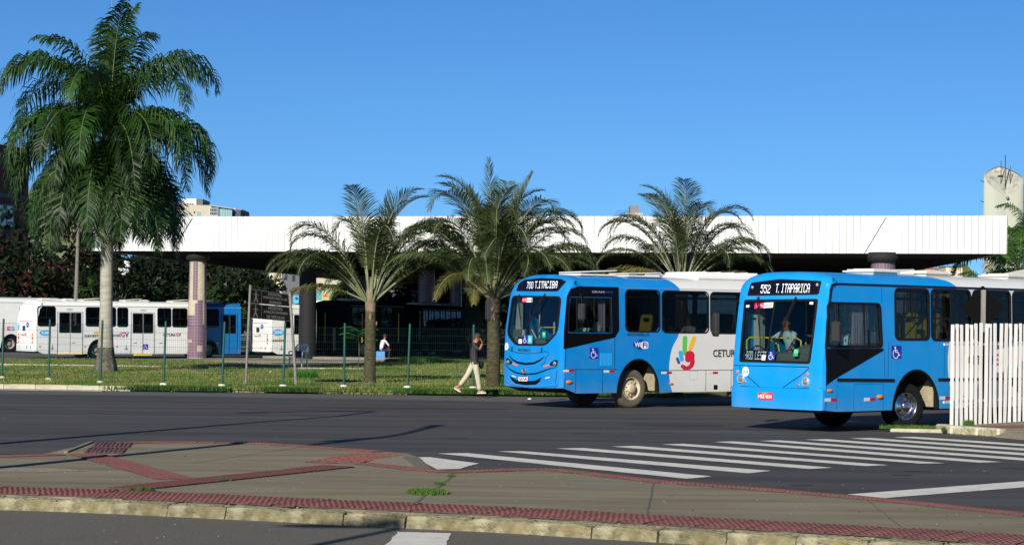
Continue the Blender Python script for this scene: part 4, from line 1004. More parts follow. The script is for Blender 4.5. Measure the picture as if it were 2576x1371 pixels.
# front cabin
g = MB()
dd = roundpoly([(.02, .95), (.02, 1.62), (.25, 1.66), (.60, 1.60), (.62, .95)], .08)
g.prism(dd, 0, 2.1, Matrix(((1, 0, 0, 0), (0, 0, 1, -1.05), (0, 1, 0, 0), (0, 0, 0, 1)))); g.build('dashboard', M['dash'], B)
g = MB(); g.ell((.33, -.58, 1.60), .26, .42, .22, 20, 10); g.build('instrument_hood', M['dash'], B)
g = MB(); Mt = Matrix.Translation((.72, -.6, 1.72)) @ Matrix.Rotation(R(-25), 4, 'Y')
vs = [Mt @ Vector((.23*math.cos(2*math.pi*k/20), .23*math.sin(2*math.pi*k/20), 0)) for k in range(21)]; g.tube(vs, .017, 6, cap=False); g.tube([Mt @ Vector((-.22, 0, 0)), Mt @ Vector((.22, 0, 0))], .014, 6); g.tube([Mt @ Vector((0, 0, 0)), (.55, -.6, 1.5)], .03, 6); g.build('steering_wheel', M['rubber'], B)
rail(B, [(.15, 1.03, 1.55), (.15, 1.03, 1.88), (.18, .97, 1.94), (.30, .30, 1.94), (.34, -.18, 1.94), (.36, -.28, 1.89), (.36, -.30, 1.6)])
rail(B, [(.22, .50, 1.93), (.34, .33, 1.80), (.36, .28, 1.55)]); rail(B, [(1.9, -.2, .95), (1.9, -.2, 2.95)]); rail(B, [(1.7, .7, .95), (1.7, .7, 2.95)])
g = MB(); g.box(.55, 1.02, .95, .72, 1.19, 2.85); g.build('door_pillar', M['innerwhite'], B)
g = MB(); g.box(1.75, -1.15, .95, 1.80, -.35, 2.1); g.build('cab_partition', M['inner'], B)
g = MB(); g.box(.30, -1.15, 2.80, 12, 1.15, 2.83); g.build('ceiling_lining', M['inner'], B)
curtain(B, 1.02, 1.55, -1.08, 1.78, 2.66)
seat(B, 1.35, -.6, M['seatgrey'])
for i in range(9):
    for y in (-.9, -.45, .45, .9): seat(B, 2.95+.78*i, y, M['seatyellow' if i < 2 else 'seatgrey'], z=1.38 if i < 2 else .95)
for x in (2.4, 4.3, 6.0): rail(B, [(x, -.3, .95), (x, -.3, 2.9)]); rail(B, [(x+.3, .3, .95), (x+.3, .3, 2.9)])
rail(B, [(2.5, -.98, 1.3), (2.5, -.98, 2.2), (2.55, -.90, 2.25)], .04)
# driver's window with the black panel under it
f = sheet('driver_window', [(dwin, [roundpoly([(.12, 2.65), (1.74, 2.65), (1.80, 1.81), (.09, 1.81)], .10)])], sh.side, M['rubber'], B, cv=(2.0, 2.3, 2.6), off=.014, t=.05)
sheet('pane', roundpoly([(.11, 2.66), (1.75, 2.66), (1.81, 1.80), (.08, 1.80)], .10), sh.side, M['glass'], f, cv=(2.0, 2.3, 2.6), off=-.01, t=.006)
for rb_ in (ribbon([(.45, 2.66), (.45, 1.80)], .03), ribbon([(1.25, 2.66), (1.27, 1.80)], .03)): sheet('sash_bar', rb_, sh.side, M['rubber'], f, off=.004, t=.02, cv=(2.0, 2.3, 2.6))
sheet('black_panel', [(-.01, 1.74), (1.89, 1.74), (1.89, 1.70), (.33, 1.13), (.02, .99)], sh.side, M['blackgloss'], B, cv=(1.4,), cu=(.3,), off=.006, t=.02)
sheet('gutter', [(ribbon([(12.1, 3.055), (.32, 3.075), (.21, 3.04), (.17, 2.95), (.10, 2.6), (.04, 2.2), (.0, 1.75)], .035), [])], sh.side, M['rubber'], B, cv=(2.0, 2.3, 2.6, 2.9), off=.02, t=.04)
sheet('rub_strip', [([(.36, 1.07), (2.26, 1.04), (2.26, 1.10), (.36, 1.13)], []), ([(3.80, 1.04), (8.32, 1.02), (8.32, 1.08), (3.80, 1.10)], []), ([(9.9, 1.02), (12.1, 1.02), (12.1, 1.08), (9.9, 1.08)], [])], sh.side, M['rubber'], B, off=.022, t=.03)
seam(sh, B, [[(1.84, 3.05), (1.84, 2.72)], [(1.92, 1.70), (1.92, 1.14)], [(.36, 1.05), (.36, .46)], [(4.02, 1.88), (4.02, 1.1)], [(2.04, 1.12), (2.04, 1.88), (2.7, 1.88)], [(3.86, 1.02), (3.86, .46)], [(.92, 1.0), (1.90, 1.0), (1.90, .46)], [(.92, 1.0), (.92, .46)], [(5.4, 1.0), (5.4, .46)], [(6.9, 1.0), (6.9, .46)], [(6.3, 1.88), (6.3, 1.1)]], .010, m='paintseam') if 'paintseam' in M else None
M['paintseam'] = mat('dark blue seam', (0.004, 0.06, 0.18), 0.7)
seam(sh, B, [[(1.84, 3.05), (1.84, 2.72)], [(1.93, 1.70), (1.93, 1.14)], [(.37, 1.05), (.37, .48)], [(4.02, 1.88), (4.02, 1.12)], [(2.06, 1.14), (2.06, 1.88)], [(.92, .48), (.92, 1.0), (1.90, 1.0), (1.90, .46)]], .011, m='paintseam')
M['whiteseam'] = mat('grey seam', (0.28, 0.28, 0.27), 0.7)
seam(sh, B, [[(5.4, 1.0), (5.4, .46)], [(6.9, 1.0), (6.9, .46)], [(6.3, 1.88), (6.3, 1.12)], [(4.9, .99), (5.3, .99), (5.3, .60), (4.9, .60), (4.9, .99)]], .010, m='whiteseam')
for i, wdw in enumerate(winsA): window(sh, B, *wdw, sh.side, glass='glassdark')
for wdw in winsA: window(sh, B, *wdw, sh.oside, split=False, glass='glasspriv')
wheelchair(sh, sh.side, B, 2.16, 1.53, 2.50, 1.80)
for u, v in ((-.02, .69), (1.26, .68), (3.87, .67)): reflector(sh, B, u, v, L=.38, h=.07)
lampo(B, sh.side(.13, .88, .01), .09, .02, .035, 'orange', 'indicator'); lampo(B, sh.side(1.78, .73, .01), .10, .04, .045, 'orange', 'indicator')
lampo(B, sh.side(4.75, .72, .008), .05, .02, .04, 'orange'); lampo(B, sh.side(6.1, .70, .008), .05, .02, .04, 'redlamp')
text('fleet_operator_text', 'CETURB', sh.side, M['textdark'], B, 4.86, 1.39, 5.80, 1.58, bold=.008); text('fleet_operator_text', 'E', sh.side, M['pink'], B, 5.86, 1.37, 5.98, 1.61, bold=.012); text('fleet_operator_text', 'S', sh.side, M['signcyan'], B, 6.01, 1.37, 6.14, 1.61, bold=.012)
sheet('dark_swoosh', ribbon([(6.55, 1.02), (7.0, .72), (7.3, .46)], .22), sh.side, mat('dark livery swoosh', (.10, .11, .16), .5), B, off=.003, t=.002)  # dark slanting band low on the white side
wheel(B, 2.95, -1.10, -14, M['tyre'], M['chrome']); wheel(B, 2.95, 1.10, -14, M['tyre'], M['chrome']); wheel(B, 9.1, -1.08, 0, M['tyre'], M['rimgrey'], fronty=False); wheel(B, 9.1, 1.08, 0, M['tyre'], M['rimgrey'], fronty=False)
# splash guard behind the front wheel
def guard(B, x, zb, z1):
    g = MB(); g.box(x, -1.19, zb+.02, x+.03, -.72, z1)
    for k in range(9): g.box(x-.012, -1.10, zb+.14+k*.06, x, -.86, zb+.165+k*.06)
    return g.build('splash_guard', M['mud'], B)
guard(B, 3.70, .46, 1.02)
mirror(B, (.12, -1.27, 2.62), (-.02, -1.50, 2.66), (-.02, -1.52, 2.30), (-.02, -1.52, 1.86), .20, turn=25)
mirror(B, (.0, 1.18, 2.72), (-.42, 1.32, 2.72), (-.50, 1.34, 2.45), (-.50, 1.34, 1.95), .20, turn=-20)
for x, a in ((2.3, 0), (4.15, 0), (7.2, 0)): hatch(B, x+.3, -.35, sh)
hatch2(B, 3.35, -.2, sh, .42, .4, 3); hatch2(B, 8.6, -.25, sh, .7, .5, 8); hatch2(B, 8.2, -.3, sh, .3, .3, 4)
seated('person', on_bus(B, 1.35, -.6, .97), busA.rotation_euler.z, 'driver in pale blue shirt at the side window of the 552 bus', 'shirtblue', wl=(-.55, .14, .78), wr=(-.52, -.14, .80), lean=.05, skin='skin')
seated('person', on_bus(B, .95, .42, 1.02), busA.rotation_euler.z, 'man in pale blue shirt leaning on the yellow rail behind the 552 windscreen', 'shirtblue', wl=(-.66, .02, .90), wr=(-.45, -.25, .66), el=(-.40, .30, .86), lean=.22, skin='skin', headf=(-.8, -.5, -.15))
seated('person', on_bus(B, 4.75, -.80, 1.03), busA.rotation_euler.z, 'dark haired passenger in a side window of the 552 bus above the pickets', 'shirtred', headf=(-1, -.3, -.4), lean=.1)

# ===== bus 700 (middle)
paintB = livery('bus paint blue to white two', (0.002, 0.215, 0.58), (0.68, 0.675, 0.64), [(.35, 3.65), (.6, 3.56), (.98, 3.51), (1.25, 3.53), (1.53, 3.60), (1.94, 3.84), (2.5, 3.90), (3.06, 3.88), (3.2, 3.80), (3.32, 3.68)])
shB = Shell(12.4, [(1.2, -.10), (2.0, -.07), (2.9, .05), (3.1, .12)], [(1.4, .12), (2.9, .14)], zg=3.12, hc=.30, rt=.26, zb=.42, pw=3.2)
ws = roundpoly([(1.08, 2.88), (-1.06, 2.86), (-1.06, 1.94), (-.62, 1.60), (.66, 1.58), (1.08, 1.84)], .16)
dest = roundpoly([(.95, 2.99), (.90, 3.18), (.68, 3.29), (0, 3.325), (-.85, 3.30), (-1.08, 3.22), (-.88, 2.98)], .06)
dwin = roundpoly([(.17, 2.84), (1.54, 2.84), (1.56, 1.94), (.12, 1.94)], .04)
winsB = [(2.00, 1.96, 3.19, 3.07, .15), (3.24, 1.94, 4.89, 3.06, .15)]+[(4.93+1.65*i, 1.93, 6.54+1.65*i, 3.05, .15) for i in range(4)]
busB = bus_body('bus', shB, dict(windows=winsB, arches=[(2.46, .70, .86), (8.6, .78, .84)], zb=.40, side_holes=[dwin], front_holes=[ws, dest], nose=.53, chin=lambda y: .50+.03*abs(y)), paintB, (0.57, 59.5), 37,
                'blue and white city bus showing 700 T.ITACIBA, middle bus with the colourful hand emblem', group='blue and white buses leaving the terminal')
B = busB; sh = shB
cwB = dict(cu=[-.9+.2*i for i in range(10)], cv=[1.7+.2*i for i in range(6)])
f = sheet('windscreen', [(ws, [roundpoly([(1.03, 2.83), (-1.01, 2.81), (-1.01, 1.96), (-.60, 1.65), (.64, 1.63), (1.03, 1.86)], .14)])], sh.front, M['rubber'], B, off=.012, t=.05, **cwB)
sheet('pane', roundpoly([(1.05, 2.85), (-1.03, 2.83), (-1.03, 1.95), (-.61, 1.63), (.65, 1.61), (1.05, 1.85)], .15), sh.front, M['glass'], f, off=-.01, t=.006, **cwB)
sheet('divider', ribbon([(.14, 2.86), (.18, 1.62)], .025), sh.front, M['rubber'], f, off=.008, t=.03, cv=cwB['cv'])
f = sheet('destination_sign', dest, sh.front, M['ledscreen'], B, cu=cwB['cu'], cv=(3.05, 3.12, 3.2, 3.26), off=-.004, t=.02)
sheet('rim', [(dest, [[(p[0]*.96-.002, 3.15+(p[1]-3.15)*.86) for p in dest]])], sh.front, M['rubber'], f, cu=cwB['cu'], cv=(3.05, 3.12, 3.2, 3.26), off=.010, t=.02)
led('route_number', '700', sh.fs, M['led'], f, -.50, 3.055, -.21, 3.235, off=.006); led('destination_text', 'T.ITACIBA', sh.fs, M['led'], f, -.14, 3.06, .80, 3.245, off=.006)
def fseam(pts, wd): sheet('seam', ribbon(pts, wd), sh.front, M['rubber'], B, off=.006, t=.02, cu=cuf)
def grille(pts, th, name='grille', m='blackgloss'):
    """upturned dark slot in the front mask"""
    up = pts; dn_ = [(y, z-t_) for (y, z), t_ in zip(pts, th)]
    return sheet(name, up+dn_[::-1], sh.front, M[m], B, off=.010, t=.03, cu=cuf)
grille([(.95, 1.345), (.80, 1.24), (.55, 1.17), (.2, 1.145), (-.15, 1.17), (-.40, 1.25), (-.58, 1.33)], [.01, .035, .05, .055, .05, .045, .01])
grille([(1.12, 1.09), (.90, .98), (.62, .90), (.2, .865), (-.25, .90), (-.60, .985), (-.85, 1.04), (-1.05, 1.06)], [.01, .03, .035, .035, .035, .03, .02, .01])
grille([(.92, .80), (.70, .70), (.2, .66), (-.22, .70), (-.48, .79), (-.42, .70), (-.30, .62), (-.1, .575)], [.0]*8) if False else None
sheet('grille', [(.90, .79), (.62, .70), (.2, .672), (-.20, .70), (-.46, .79), (-.40, .68), (-.24, .60), (.2, .575), (.62, .60), (.80, .68)][::-1], sh.front, M['blackgloss'], B, off=.010, t=.03, cu=cuf)
fseam([(1.05, 1.50), (.85, 1.44), (.55, 1.395), (.2, 1.385), (-.2, 1.40), (-.58, 1.45), (-.70, 1.44), (-.73, 1.38), (-.62, 1.28), (-.60, 1.18), (-.45, 1.09)], .012)
fseam([(-1.0, .53), (-1.07, 1.0)], .01)
sheet('bumper_crease', [ribbon([(1.15, .70), (.85, .60), (.2, .54), (-.5, .56), (-1.1, .62)], .05)][0], sh.front, paintB, B, off=.025, t=.03, cu=cuf)
g = MB(); c = Vector(sh.front(.25, .95, .02)); g.lathe([(.082, 0), (.085, .02), (.07, .025), (.068, .012), (0, .012)], 20, Matrix.Translation(c) @ Matrix.Rotation(R(-90), 4, 'Y')); o = g.build('round_emblem', M['lensglass'], B)
sheet('emblem_mark', [(ribbon([(.29, .99), (.25, .93), (.21, .99)], .012), []), (ribbon([(.275, .965), (.25, .91), (.225, .965)], .010), [])], sh.front, M['rubber'], o, off=.034, t=.004)
for y in (.82, -.45): sheet('bonnet_catch', rr(y-.02, 1.42, y+.02, 1.55, .008, 1), sh.front, M['rubber'], B, off=.014, t=.02)
text('maker_text', 'MASCARELLO', sh.fs, M['textdark'], B, -.55, 1.435, -.02, 1.505, off=.008, bold=.004)
for sd in (1, -1):
    g = MB(); g.ell(sh.front(.0+sd*.98, 1.15, .0), .05, .065, .06, 16, 8); g.build('headlight', M['lensglass'], B)
    sheet('headlight_bezel', roundpoly([(sd*1.10, 1.24), (sd*.98, 1.25), (sd*.80, 1.16), (sd*.78, 1.10), (sd*1.06, 1.08)], .03), sh.front, M['rubber'], B, off=.006, t=.01, cu=cuf)
    sheet('indicator', ribbon([(sd*.55, 1.065), (sd*.78, 1.115)], .035), sh.front, M['orange'], B, off=.010, t=.01)
    sheet('daylight_lamp', ribbon([(sd*.62, .77), (sd*.80, .80)], .03), sh.front, M['reflwhite'], B, off=.012, t=.01)
o = sheet('number_plate', rr(.07, .675, .46, .815, .01, 1), sh.front, M['white'], B, off=.045, t=.01); sheet('plate_band', rr(.07, .785, .46, .815, .005, 1), sh.front, M['navy'], o, off=.047, t=.004); text('plate_text', 'SGA7G46', sh.fs, mat('dark red plate text', (.25, .02, .03), .5), o, -.44, .69, -.09, .775, off=.050, bold=.003)
o = sheet('fleet_number_sticker', circ(1.10, 1.55, .10, .10), sh.front, M['white'], B, off=.006, t=.005, cu=(1.05, 1.1, 1.15)); text('fleet_number', '26', sh.fs, M['cyan'], o, -1.14, 1.52, -1.06, 1.58, off=.012)
f = sheet('card_sticker', [([(.56, 2.70), (.37, 2.70), (.37, 2.82), (.56, 2.82)], [])], sh.front, M['pink'], B, off=.003, t=.002); text('sticker_text', 'ENTE', sh.fs, M['white'], f, -.55, 2.735, -.39, 2.785, off=.006)
f = sheet('card_sticker', [([(.37, 2.70), (.12, 2.70), (.12, 2.82), (.37, 2.82)], [])], sh.front, M['white'], B, off=.003, t=.002); text('sticker_text', 'Cartão', sh.fs, M['textdark'], f, -.35, 2.735, -.21, 2.785, off=.006); text('sticker_text', 'G', sh.fs, M['pink'], f, -.20, 2.735, -.165, 2.785, off=.006, bold=.004); text('sticker_text', 'V', sh.fs, M['signcyan'], f, -.16, 2.735, -.125, 2.785, off=.006)
wheelchair(sh, sh.fs, B, -.36, 1.63, -.165, 1.85, off=.003)
f = sheet('snow_sticker', rr(-.036+0, 1.63, .155, 1.85, .005, 1), sh.front, M['signcyan'], B, off=.003, t=.002)
sheet('symbol', [(ribbon([(.06+.07*math.cos(a), 1.74+.08*math.sin(a)), (.06-.07*math.cos(a), 1.74-.08*math.sin(a))], .012), []) for a in (R(90),)], sh.front, M['white'], f, off=.006, t=.002)
for a in (30, 150): sheet('symbol', ribbon([(.06+.07*math.cos(R(a)), 1.74+.08*math.sin(R(a))), (.06-.07*math.cos(R(a)), 1.74-.08*math.sin(R(a)))], .012), sh.front, M['white'], f, off=.0065+a*1e-5, t=.002)
f = sheet('side_destination_sign', rr(.38, 1.80, .92, 2.00, .01, 1), sh.front, M['leddim'], B, off=-.08, t=.03); led('destination_text', 'RU', sh.fs, M['led'], f, -.49, 1.82, -.40, 1.985, off=-.07)
f = sheet('notice_sticker', rr(.40, 1.635, .55, 1.75, .01, 1), sh.front, M['white'], B, off=.003, t=.002); text('sticker_text', 'PROIBIDA', sh.fs, M['red'], f, -.54, 1.70, -.42, 1.725, off=.006); text('sticker_text', 'CARONA', sh.fs, M['red'], f, -.53, 1.655, -.43, 1.68, off=.006)
f = sheet('green_sticker', rr(-.58, 1.80, -.44, 1.95, .01, 1), sh.front, M['signgreen'], B, off=.003, t=.002); sheet('symbol', [(circ(-.51, 1.895, .035), [circ(-.51, 1.895, .024)])], sh.front, M['white'], f, off=.006, t=.002)
wiper(sh, B, .68, 2.90, .48, 2.25); wiper(sh, B, -.42, 2.92, .10, 2.15)
g = MB(); dd = roundpoly([(.10, .95), (.10, 1.74), (.35, 1.78), (.72, 1.66), (.75, .95)], .08)
g.prism(dd, 0, 2.1, Matrix(((1, 0, 0, 0), (0, 0, 1, -1.05), (0, 1, 0, 0), (0, 0, 0, 1)))); g.build('dashboard', M['dash'], B)
g = MB(); g.ell((.42, -.58, 1.72), .24, .38, .16, 20, 10); g.build('instrument_hood', M['dash'], B)
g = MB(); Mt = Matrix.Translation((.75, -.6, 1.82)) @ Matrix.Rotation(R(-25), 4, 'Y')
vs = [Mt @ Vector((.23*math.cos(2*math.pi*k/20), .23*math.sin(2*math.pi*k/20), 0)) for k in range(21)]; g.tube(vs, .017, 6, cap=False); g.tube([Mt @ Vector((-.22, 0, 0)), Mt @ Vector((.22, 0, 0))], .014, 6); g.tube([Mt @ Vector((0, 0, 0)), (.55, -.6, 1.6)], .03, 6); g.build('steering_wheel', M['rubber'], B)
rail(B, [(.60, .55, .95), (.60, .55, 2.9)]); rail(B, [(.5, .42, 1.7), (.5, .42, 2.0), (.52, .36, 2.06), (.62, -.1, 2.06)]); rail(B, [(.5, .75, 2.0), (.55, .60, 1.75)]); rail(B, [(.62, -.05, 1.7), (.62, -.05, 2.2)], .03, 'innerwhite')
g = MB(); g.box(.30, .95, .95, .36, 1.19, 2.85); g.build('door_pillar', M['innerwhite'], B)
g = MB(); g.box(.40, -1.15, 2.86, 12, 1.15, 2.89); g.build('ceiling_lining', M['inner'], B)
g = MB(); g.box(1.75, -1.15, .95, 1.80, -.35, 2.1); g.build('cab_partition', M['inner'], B)
curtain(B, 1.22, 1.46, -1.06, 1.97, 2.80)
g = MB(); g.box(1.10, -1.14, 1.95, 1.28, -1.02, 2.14, ch=.01); g.box(1.14, -1.12, 2.14, 1.25, -1.04, 2.22, ch=.01); g.box(1.28, -1.10, 2.03, 1.36, -1.04, 2.10, ch=.01); g.build('ticket_machine', M['innerwhite'], B)
seat(B, 1.15, -.6, M['seatgrey']); seat(B, 2.72, -.92, M['seatyellow'], z=1.30)
for i in range(10):
    for y in (-.9, -.45, .45, .9):
        if i or y > 0: seat(B, 2.75+.78*i, y, M['seatgrey'])
# side: black panel, window, lettering
blk = roundpoly([(-.005, 1.52), (.0, 1.97), (.10, 2.85), (.22, 3.04), (.46, 3.115), (1.79, 3.115), (1.80, 2.01), (1.66, 1.82)], .03)
sheet('black_panel', [(blk, [[(p[0], p[1]) for p in roundpoly([(.16, 2.85), (1.55, 2.85), (1.57, 1.93), (.11, 1.93)], .04)]])], sh.side, M['blackgloss'], B, cv=(1.7, 1.9, 2.3, 2.6, 2.9, 3.0, 3.08), off=.006, t=.02)
f = sheet('driver_window', [(dwin, [roundpoly([(.20, 2.81), (1.51, 2.81), (1.53, 1.97), (.15, 1.97)], .04)])], sh.side, M['rubber'], B, cv=(2.0, 2.3, 2.6), off=.004, t=.05)
sheet('pane', roundpoly([(.19, 2.82), (1.52, 2.82), (1.54, 1.96), (.14, 1.96)], .04), sh.side, M['glass'], f, cv=(2.0, 2.3, 2.6), off=-.012, t=.006)
for rb_ in (ribbon([(.42, 2.82), (.42, 1.96)], .035), ribbon([(.98, 2.82), (.98, 1.96)], .035)): sheet('sash_bar', rb_, sh.side, M['rubber'], f, off=.004, t=.02, cv=(2.0, 2.3, 2.6))
text('model_text', 'GRAN', sh.side, M['textgrey'], B, .90, 2.955, 1.30, 3.01); text('model_text', 'VIA', sh.side, M['textblue'], B, 1.31, 2.955, 1.58, 3.01, shear=.3)
for i, wdw in enumerate(winsB): window(sh, B, *wdw, sh.side, frame=.035, glass='glasspriv', split=False)
for wdw in winsB: window(sh, B, *wdw, sh.oside, split=False, glass='glasspriv')
seam(sh, B, [[(-.02, 1.01), (1.78, 1.00)], [(.39, 1.0), (.39, .43)], [(1.27, 1.0), (1.27, .41)], [(1.66, 1.8), (1.66, 1.0)], [(.8, 3.115), (.8, 3.118)]], .014)
seam(sh, B, [[(3.12, .97), (12.2, .97)], [(4.80, .97), (4.80, .41)], [(5.70, .97), (5.70, .41)], [(7.3, .97), (7.3, .41)]], .014)
seam(sh, B, [[(4.22, .95), (4.50, .95), (4.50, .72), (4.22, .72), (4.22, .95)], [(1.8, 3.10), (12.3, 3.10)]], .008, m='whiteseam')
wheelchair(sh, sh.side, B, .83, 1.28, 1.12, 1.56)
for k in range(9): sheet('vent_slat', rr(1.18+k*.045, 1.09, 1.20+k*.045, 1.42, .006, 1), sh.side, M['slat'] if 'slat' in M else mat('pale blue slat', (.03, .34, .72), .4), B, off=.012, t=.012)
o = sheet('wifi_sticker', [(circ(2.53, 1.63, .17, .125), [])], sh.side, M['signblue'], B, off=.005, t=.004); sheet('sticker_blob', [(circ(2.37, 1.64, .095, .08), [])], sh.side, M['signblue'], o, off=.0045, t=.004); sheet('sticker_blob', [(circ(2.53, 1.68, .10, .105), [])], sh.side, M['signblue'], o, off=.0042, t=.004)
sheet('sticker_blob', rr(2.54, 1.535, 2.78, 1.715, .05), sh.side, M['white'], o, off=.0075, t=.002)
text('sticker_text', 'Wi', sh.side, M['white'], o, 2.32, 1.575, 2.52, 1.695, bold=.008); text('sticker_text', 'Fi', sh.side, M['signblue'], o, 2.585, 1.565, 2.735, 1.685, off=.014, bold=.008)
pz = lambda a, b: (3.74+(a-1615)*.00395, 1.88-(b-650)*.002917)
hb = empty('hand_emblem', (0, 0, 0)); hb.parent = B
def blob(pts, m, k): sheet('emblem_piece', [pz(*p) for p in pts], sh.side, M[m], hb, cv=(1.2, 1.5, 1.8), off=.004+k*.0008, t=.003)
blob(caps((1692, 672), (1690, 808), 21, 19), 'green', 0); blob(caps((1772, 672), (1740, 765), 20, 20), 'yellow', 0)
blob(caps((1653, 802), (1664, 862), 18, 19), 'cyan', 0); blob(caps((1626, 856), (1640, 893), 12, 12), 'navy', 0)
blob(caps((1735, 830), (1722, 862), 45, 28), 'red', 1)
arc = [(1712+62*math.cos(R(a)), 872+78*math.sin(R(a))) for a in range(-30, 125, 12)]
ww = [38-1.3*i for i in range(len(arc))]; inn = [(1712+(62-w_)*math.cos(R(a)), 872+(78-w_)*math.sin(R(a))) for w_, a in zip(ww, range(-30, 125, 12))]
blob([(p[0]+6, p[1]+8) for p in arc]+[(p[0], p[1]) for p in inn[::-1]], 'red', 2); blob(caps((1672, 925), (1690, 938), 16, 20), 'red', 3)
text('fleet_operator_text', 'CETURB', sh.side, M['textdark'], B, 5.03, 1.32, 5.95, 1.51, bold=.008); text('fleet_operator_text', 'E', sh.side, M['pink'], B, 6.0, 1.30, 6.12, 1.53, bold=.01); text('fleet_operator_text', 'S', sh.side, M['signcyan'], B, 6.15, 1.30, 6.28, 1.53, bold=.01)
text('maker_text', 'MASCARELLO', sh.side, M['textdark'], B, 2.06, 1.87, 2.80, 1.935, bold=.004)
for u, v in ((-.02, .975), (1.30, .955), (3.24, .91), (4.86, .90)): reflector(sh, B, u, v, L=.36, h=.06)
lampo(B, sh.side(.17, .69, .01), .10, .035, .045, 'orange', 'indicator'); lampo(B, sh.side(3.58, .62, .01), .08, .02, .03, 'orange')
sheet('recessed_catch', rr(5.08, .45, 5.22, .58, .03), sh.side, M['rubber'], B, off=.004, t=.01)
wheel(B, 2.38, -1.10, 0, M['tyredust'], M['rimpaint']); wheel(B, 2.38, 1.10, 0, M['tyredust'], M['rimpaint']); wheel(B, 8.6, -1.08, 0, M['tyredust'], M['rimpaint'], fronty=False); wheel(B, 8.6, 1.08, 0, M['tyredust'], M['rimpaint'], fronty=False)
guard(B, 3.05, .42, .98)
mirror(B, (.50, -1.26, 2.92), (.34, -1.50, 2.88), (.34, -1.52, 2.68), (.34, -1.52, 2.25), .20, turn=20)
mirror(B, (.05, 1.2, 2.95), (-.30, 1.36, 2.98), (-.42, 1.42, 2.80), (-.42, 1.42, 2.20), .22, turn=-20)
hatch2(B, 1.5, -.3, sh, .6, .45, 3); hatch2(B, 3.0, -.4, sh, .55, .4, 2); hatch(B, 3.4, -.4, sh, .30, .35)
g = MB(); g.box(0, -.95, 0, 2.6, .75, .14, ch=.06); g.box(.12, -.80, .06, 2.45, .62, .24, ch=.08); o = g.build('air_conditioner', M['acwhite'], B); o.location = (4.72, 0, 3.34)
for k in range(4): g = MB(); g.box(0, -.74, .235, .03, .58, .25); q = g.build('shell_rib', M['acwhite'], o); q.location = (.5+k*.5, 0, 0)
seated('person', on_bus(B, 1.15, -.6, 1.0), busB.rotation_euler.z, 'driver in pale blue shirt in the side window of the 700 bus', 'shirtblue', wl=(-.55, .14, .78), wr=(-.52, -.20, .80), lean=.05, skin='skinlight')
for k, (x, y, shm, skn, lab, lg) in enumerate(((3.75, -.88, 'shirtgreen', 'skin', 'passenger in dark green top, leftmost in the second window of the 700 bus', False), (4.55, -.86, 'shirtwhite', 'skin', 'passenger in white top in the middle of the second window of the 700 bus', True), (5.33, -.86, 'shirtred', 'skinlight', 'passenger in red striped top near the third window of the 700 bus', True), (6.6, -.86, 'shirtgreen', 'skin', 'passenger with raised hand, nearest the 552 bus of those in the 700 bus', True))):
    seated('person', on_bus(B, x, y, 1.07), busB.rotation_euler.z, lab, shm, skin=skn, long=lg, wl=(-.42, .16, .72) if k < 3 else (-.35, .14, 1.25), el=None if k < 3 else (-.28, .25, .95))



# ===== white buses inside the terminal
M['whitebus'] = mat('bus white paint', (0.76, 0.77, 0.75), 0.4, coat=0.2, var=1.5, col2=(0.70, 0.70, 0.67), grime=(1.2, 0.68, (0.44, 0.42, 0.36)))
M['darkbody'] = mat('black bus body', (0.02, 0.022, 0.03), 0.5)
def bus_door(sh, B, u0, z0, u1, z1, paint='whitebus', glass='glasspriv'):
    um = (u0+u1)/2; f = sheet('door', [(rr(u0, z0, u1, z1, .02, 1), [rr(u0+.10, z0+1.15, um-.05, z1-.06, .04), rr(um+.05, z0+1.15, u1-.10, z1-.06, .04)])], sh.side, M[paint], B, cv=(1, 1.4, 1.9, 2.3), off=.006, t=.05)
    sheet('door_gap', [(ribbon([(um, z0), (um, z1)], .03), []), (ribbon([(u0-.01, z0), (u0-.01, z1), (u1+.01, z1), (u1+.01, z0)], .03), [])], sh.side, M['rubber'], f, cv=(1, 1.4, 1.9, 2.3), off=.010, t=.01)
    for a, b in ((u0+.10, um-.05), (um+.05, u1-.10)):
        sheet('rim', [(rr(a-.02, z0+1.13, b+.02, z1-.04, .05), [rr(a+.02, z0+1.17, b-.02, z1-.08, .04)])], sh.side, M['rubber'], f, cv=(1.4, 1.9, 2.3), off=.014, t=.02)
        sheet('pane', rr(a-.01, z0+1.14, b+.01, z1-.05, .04), sh.side, M[glass], f, cv=(1.9, 2.3), off=-.012, t=.006)
    return f
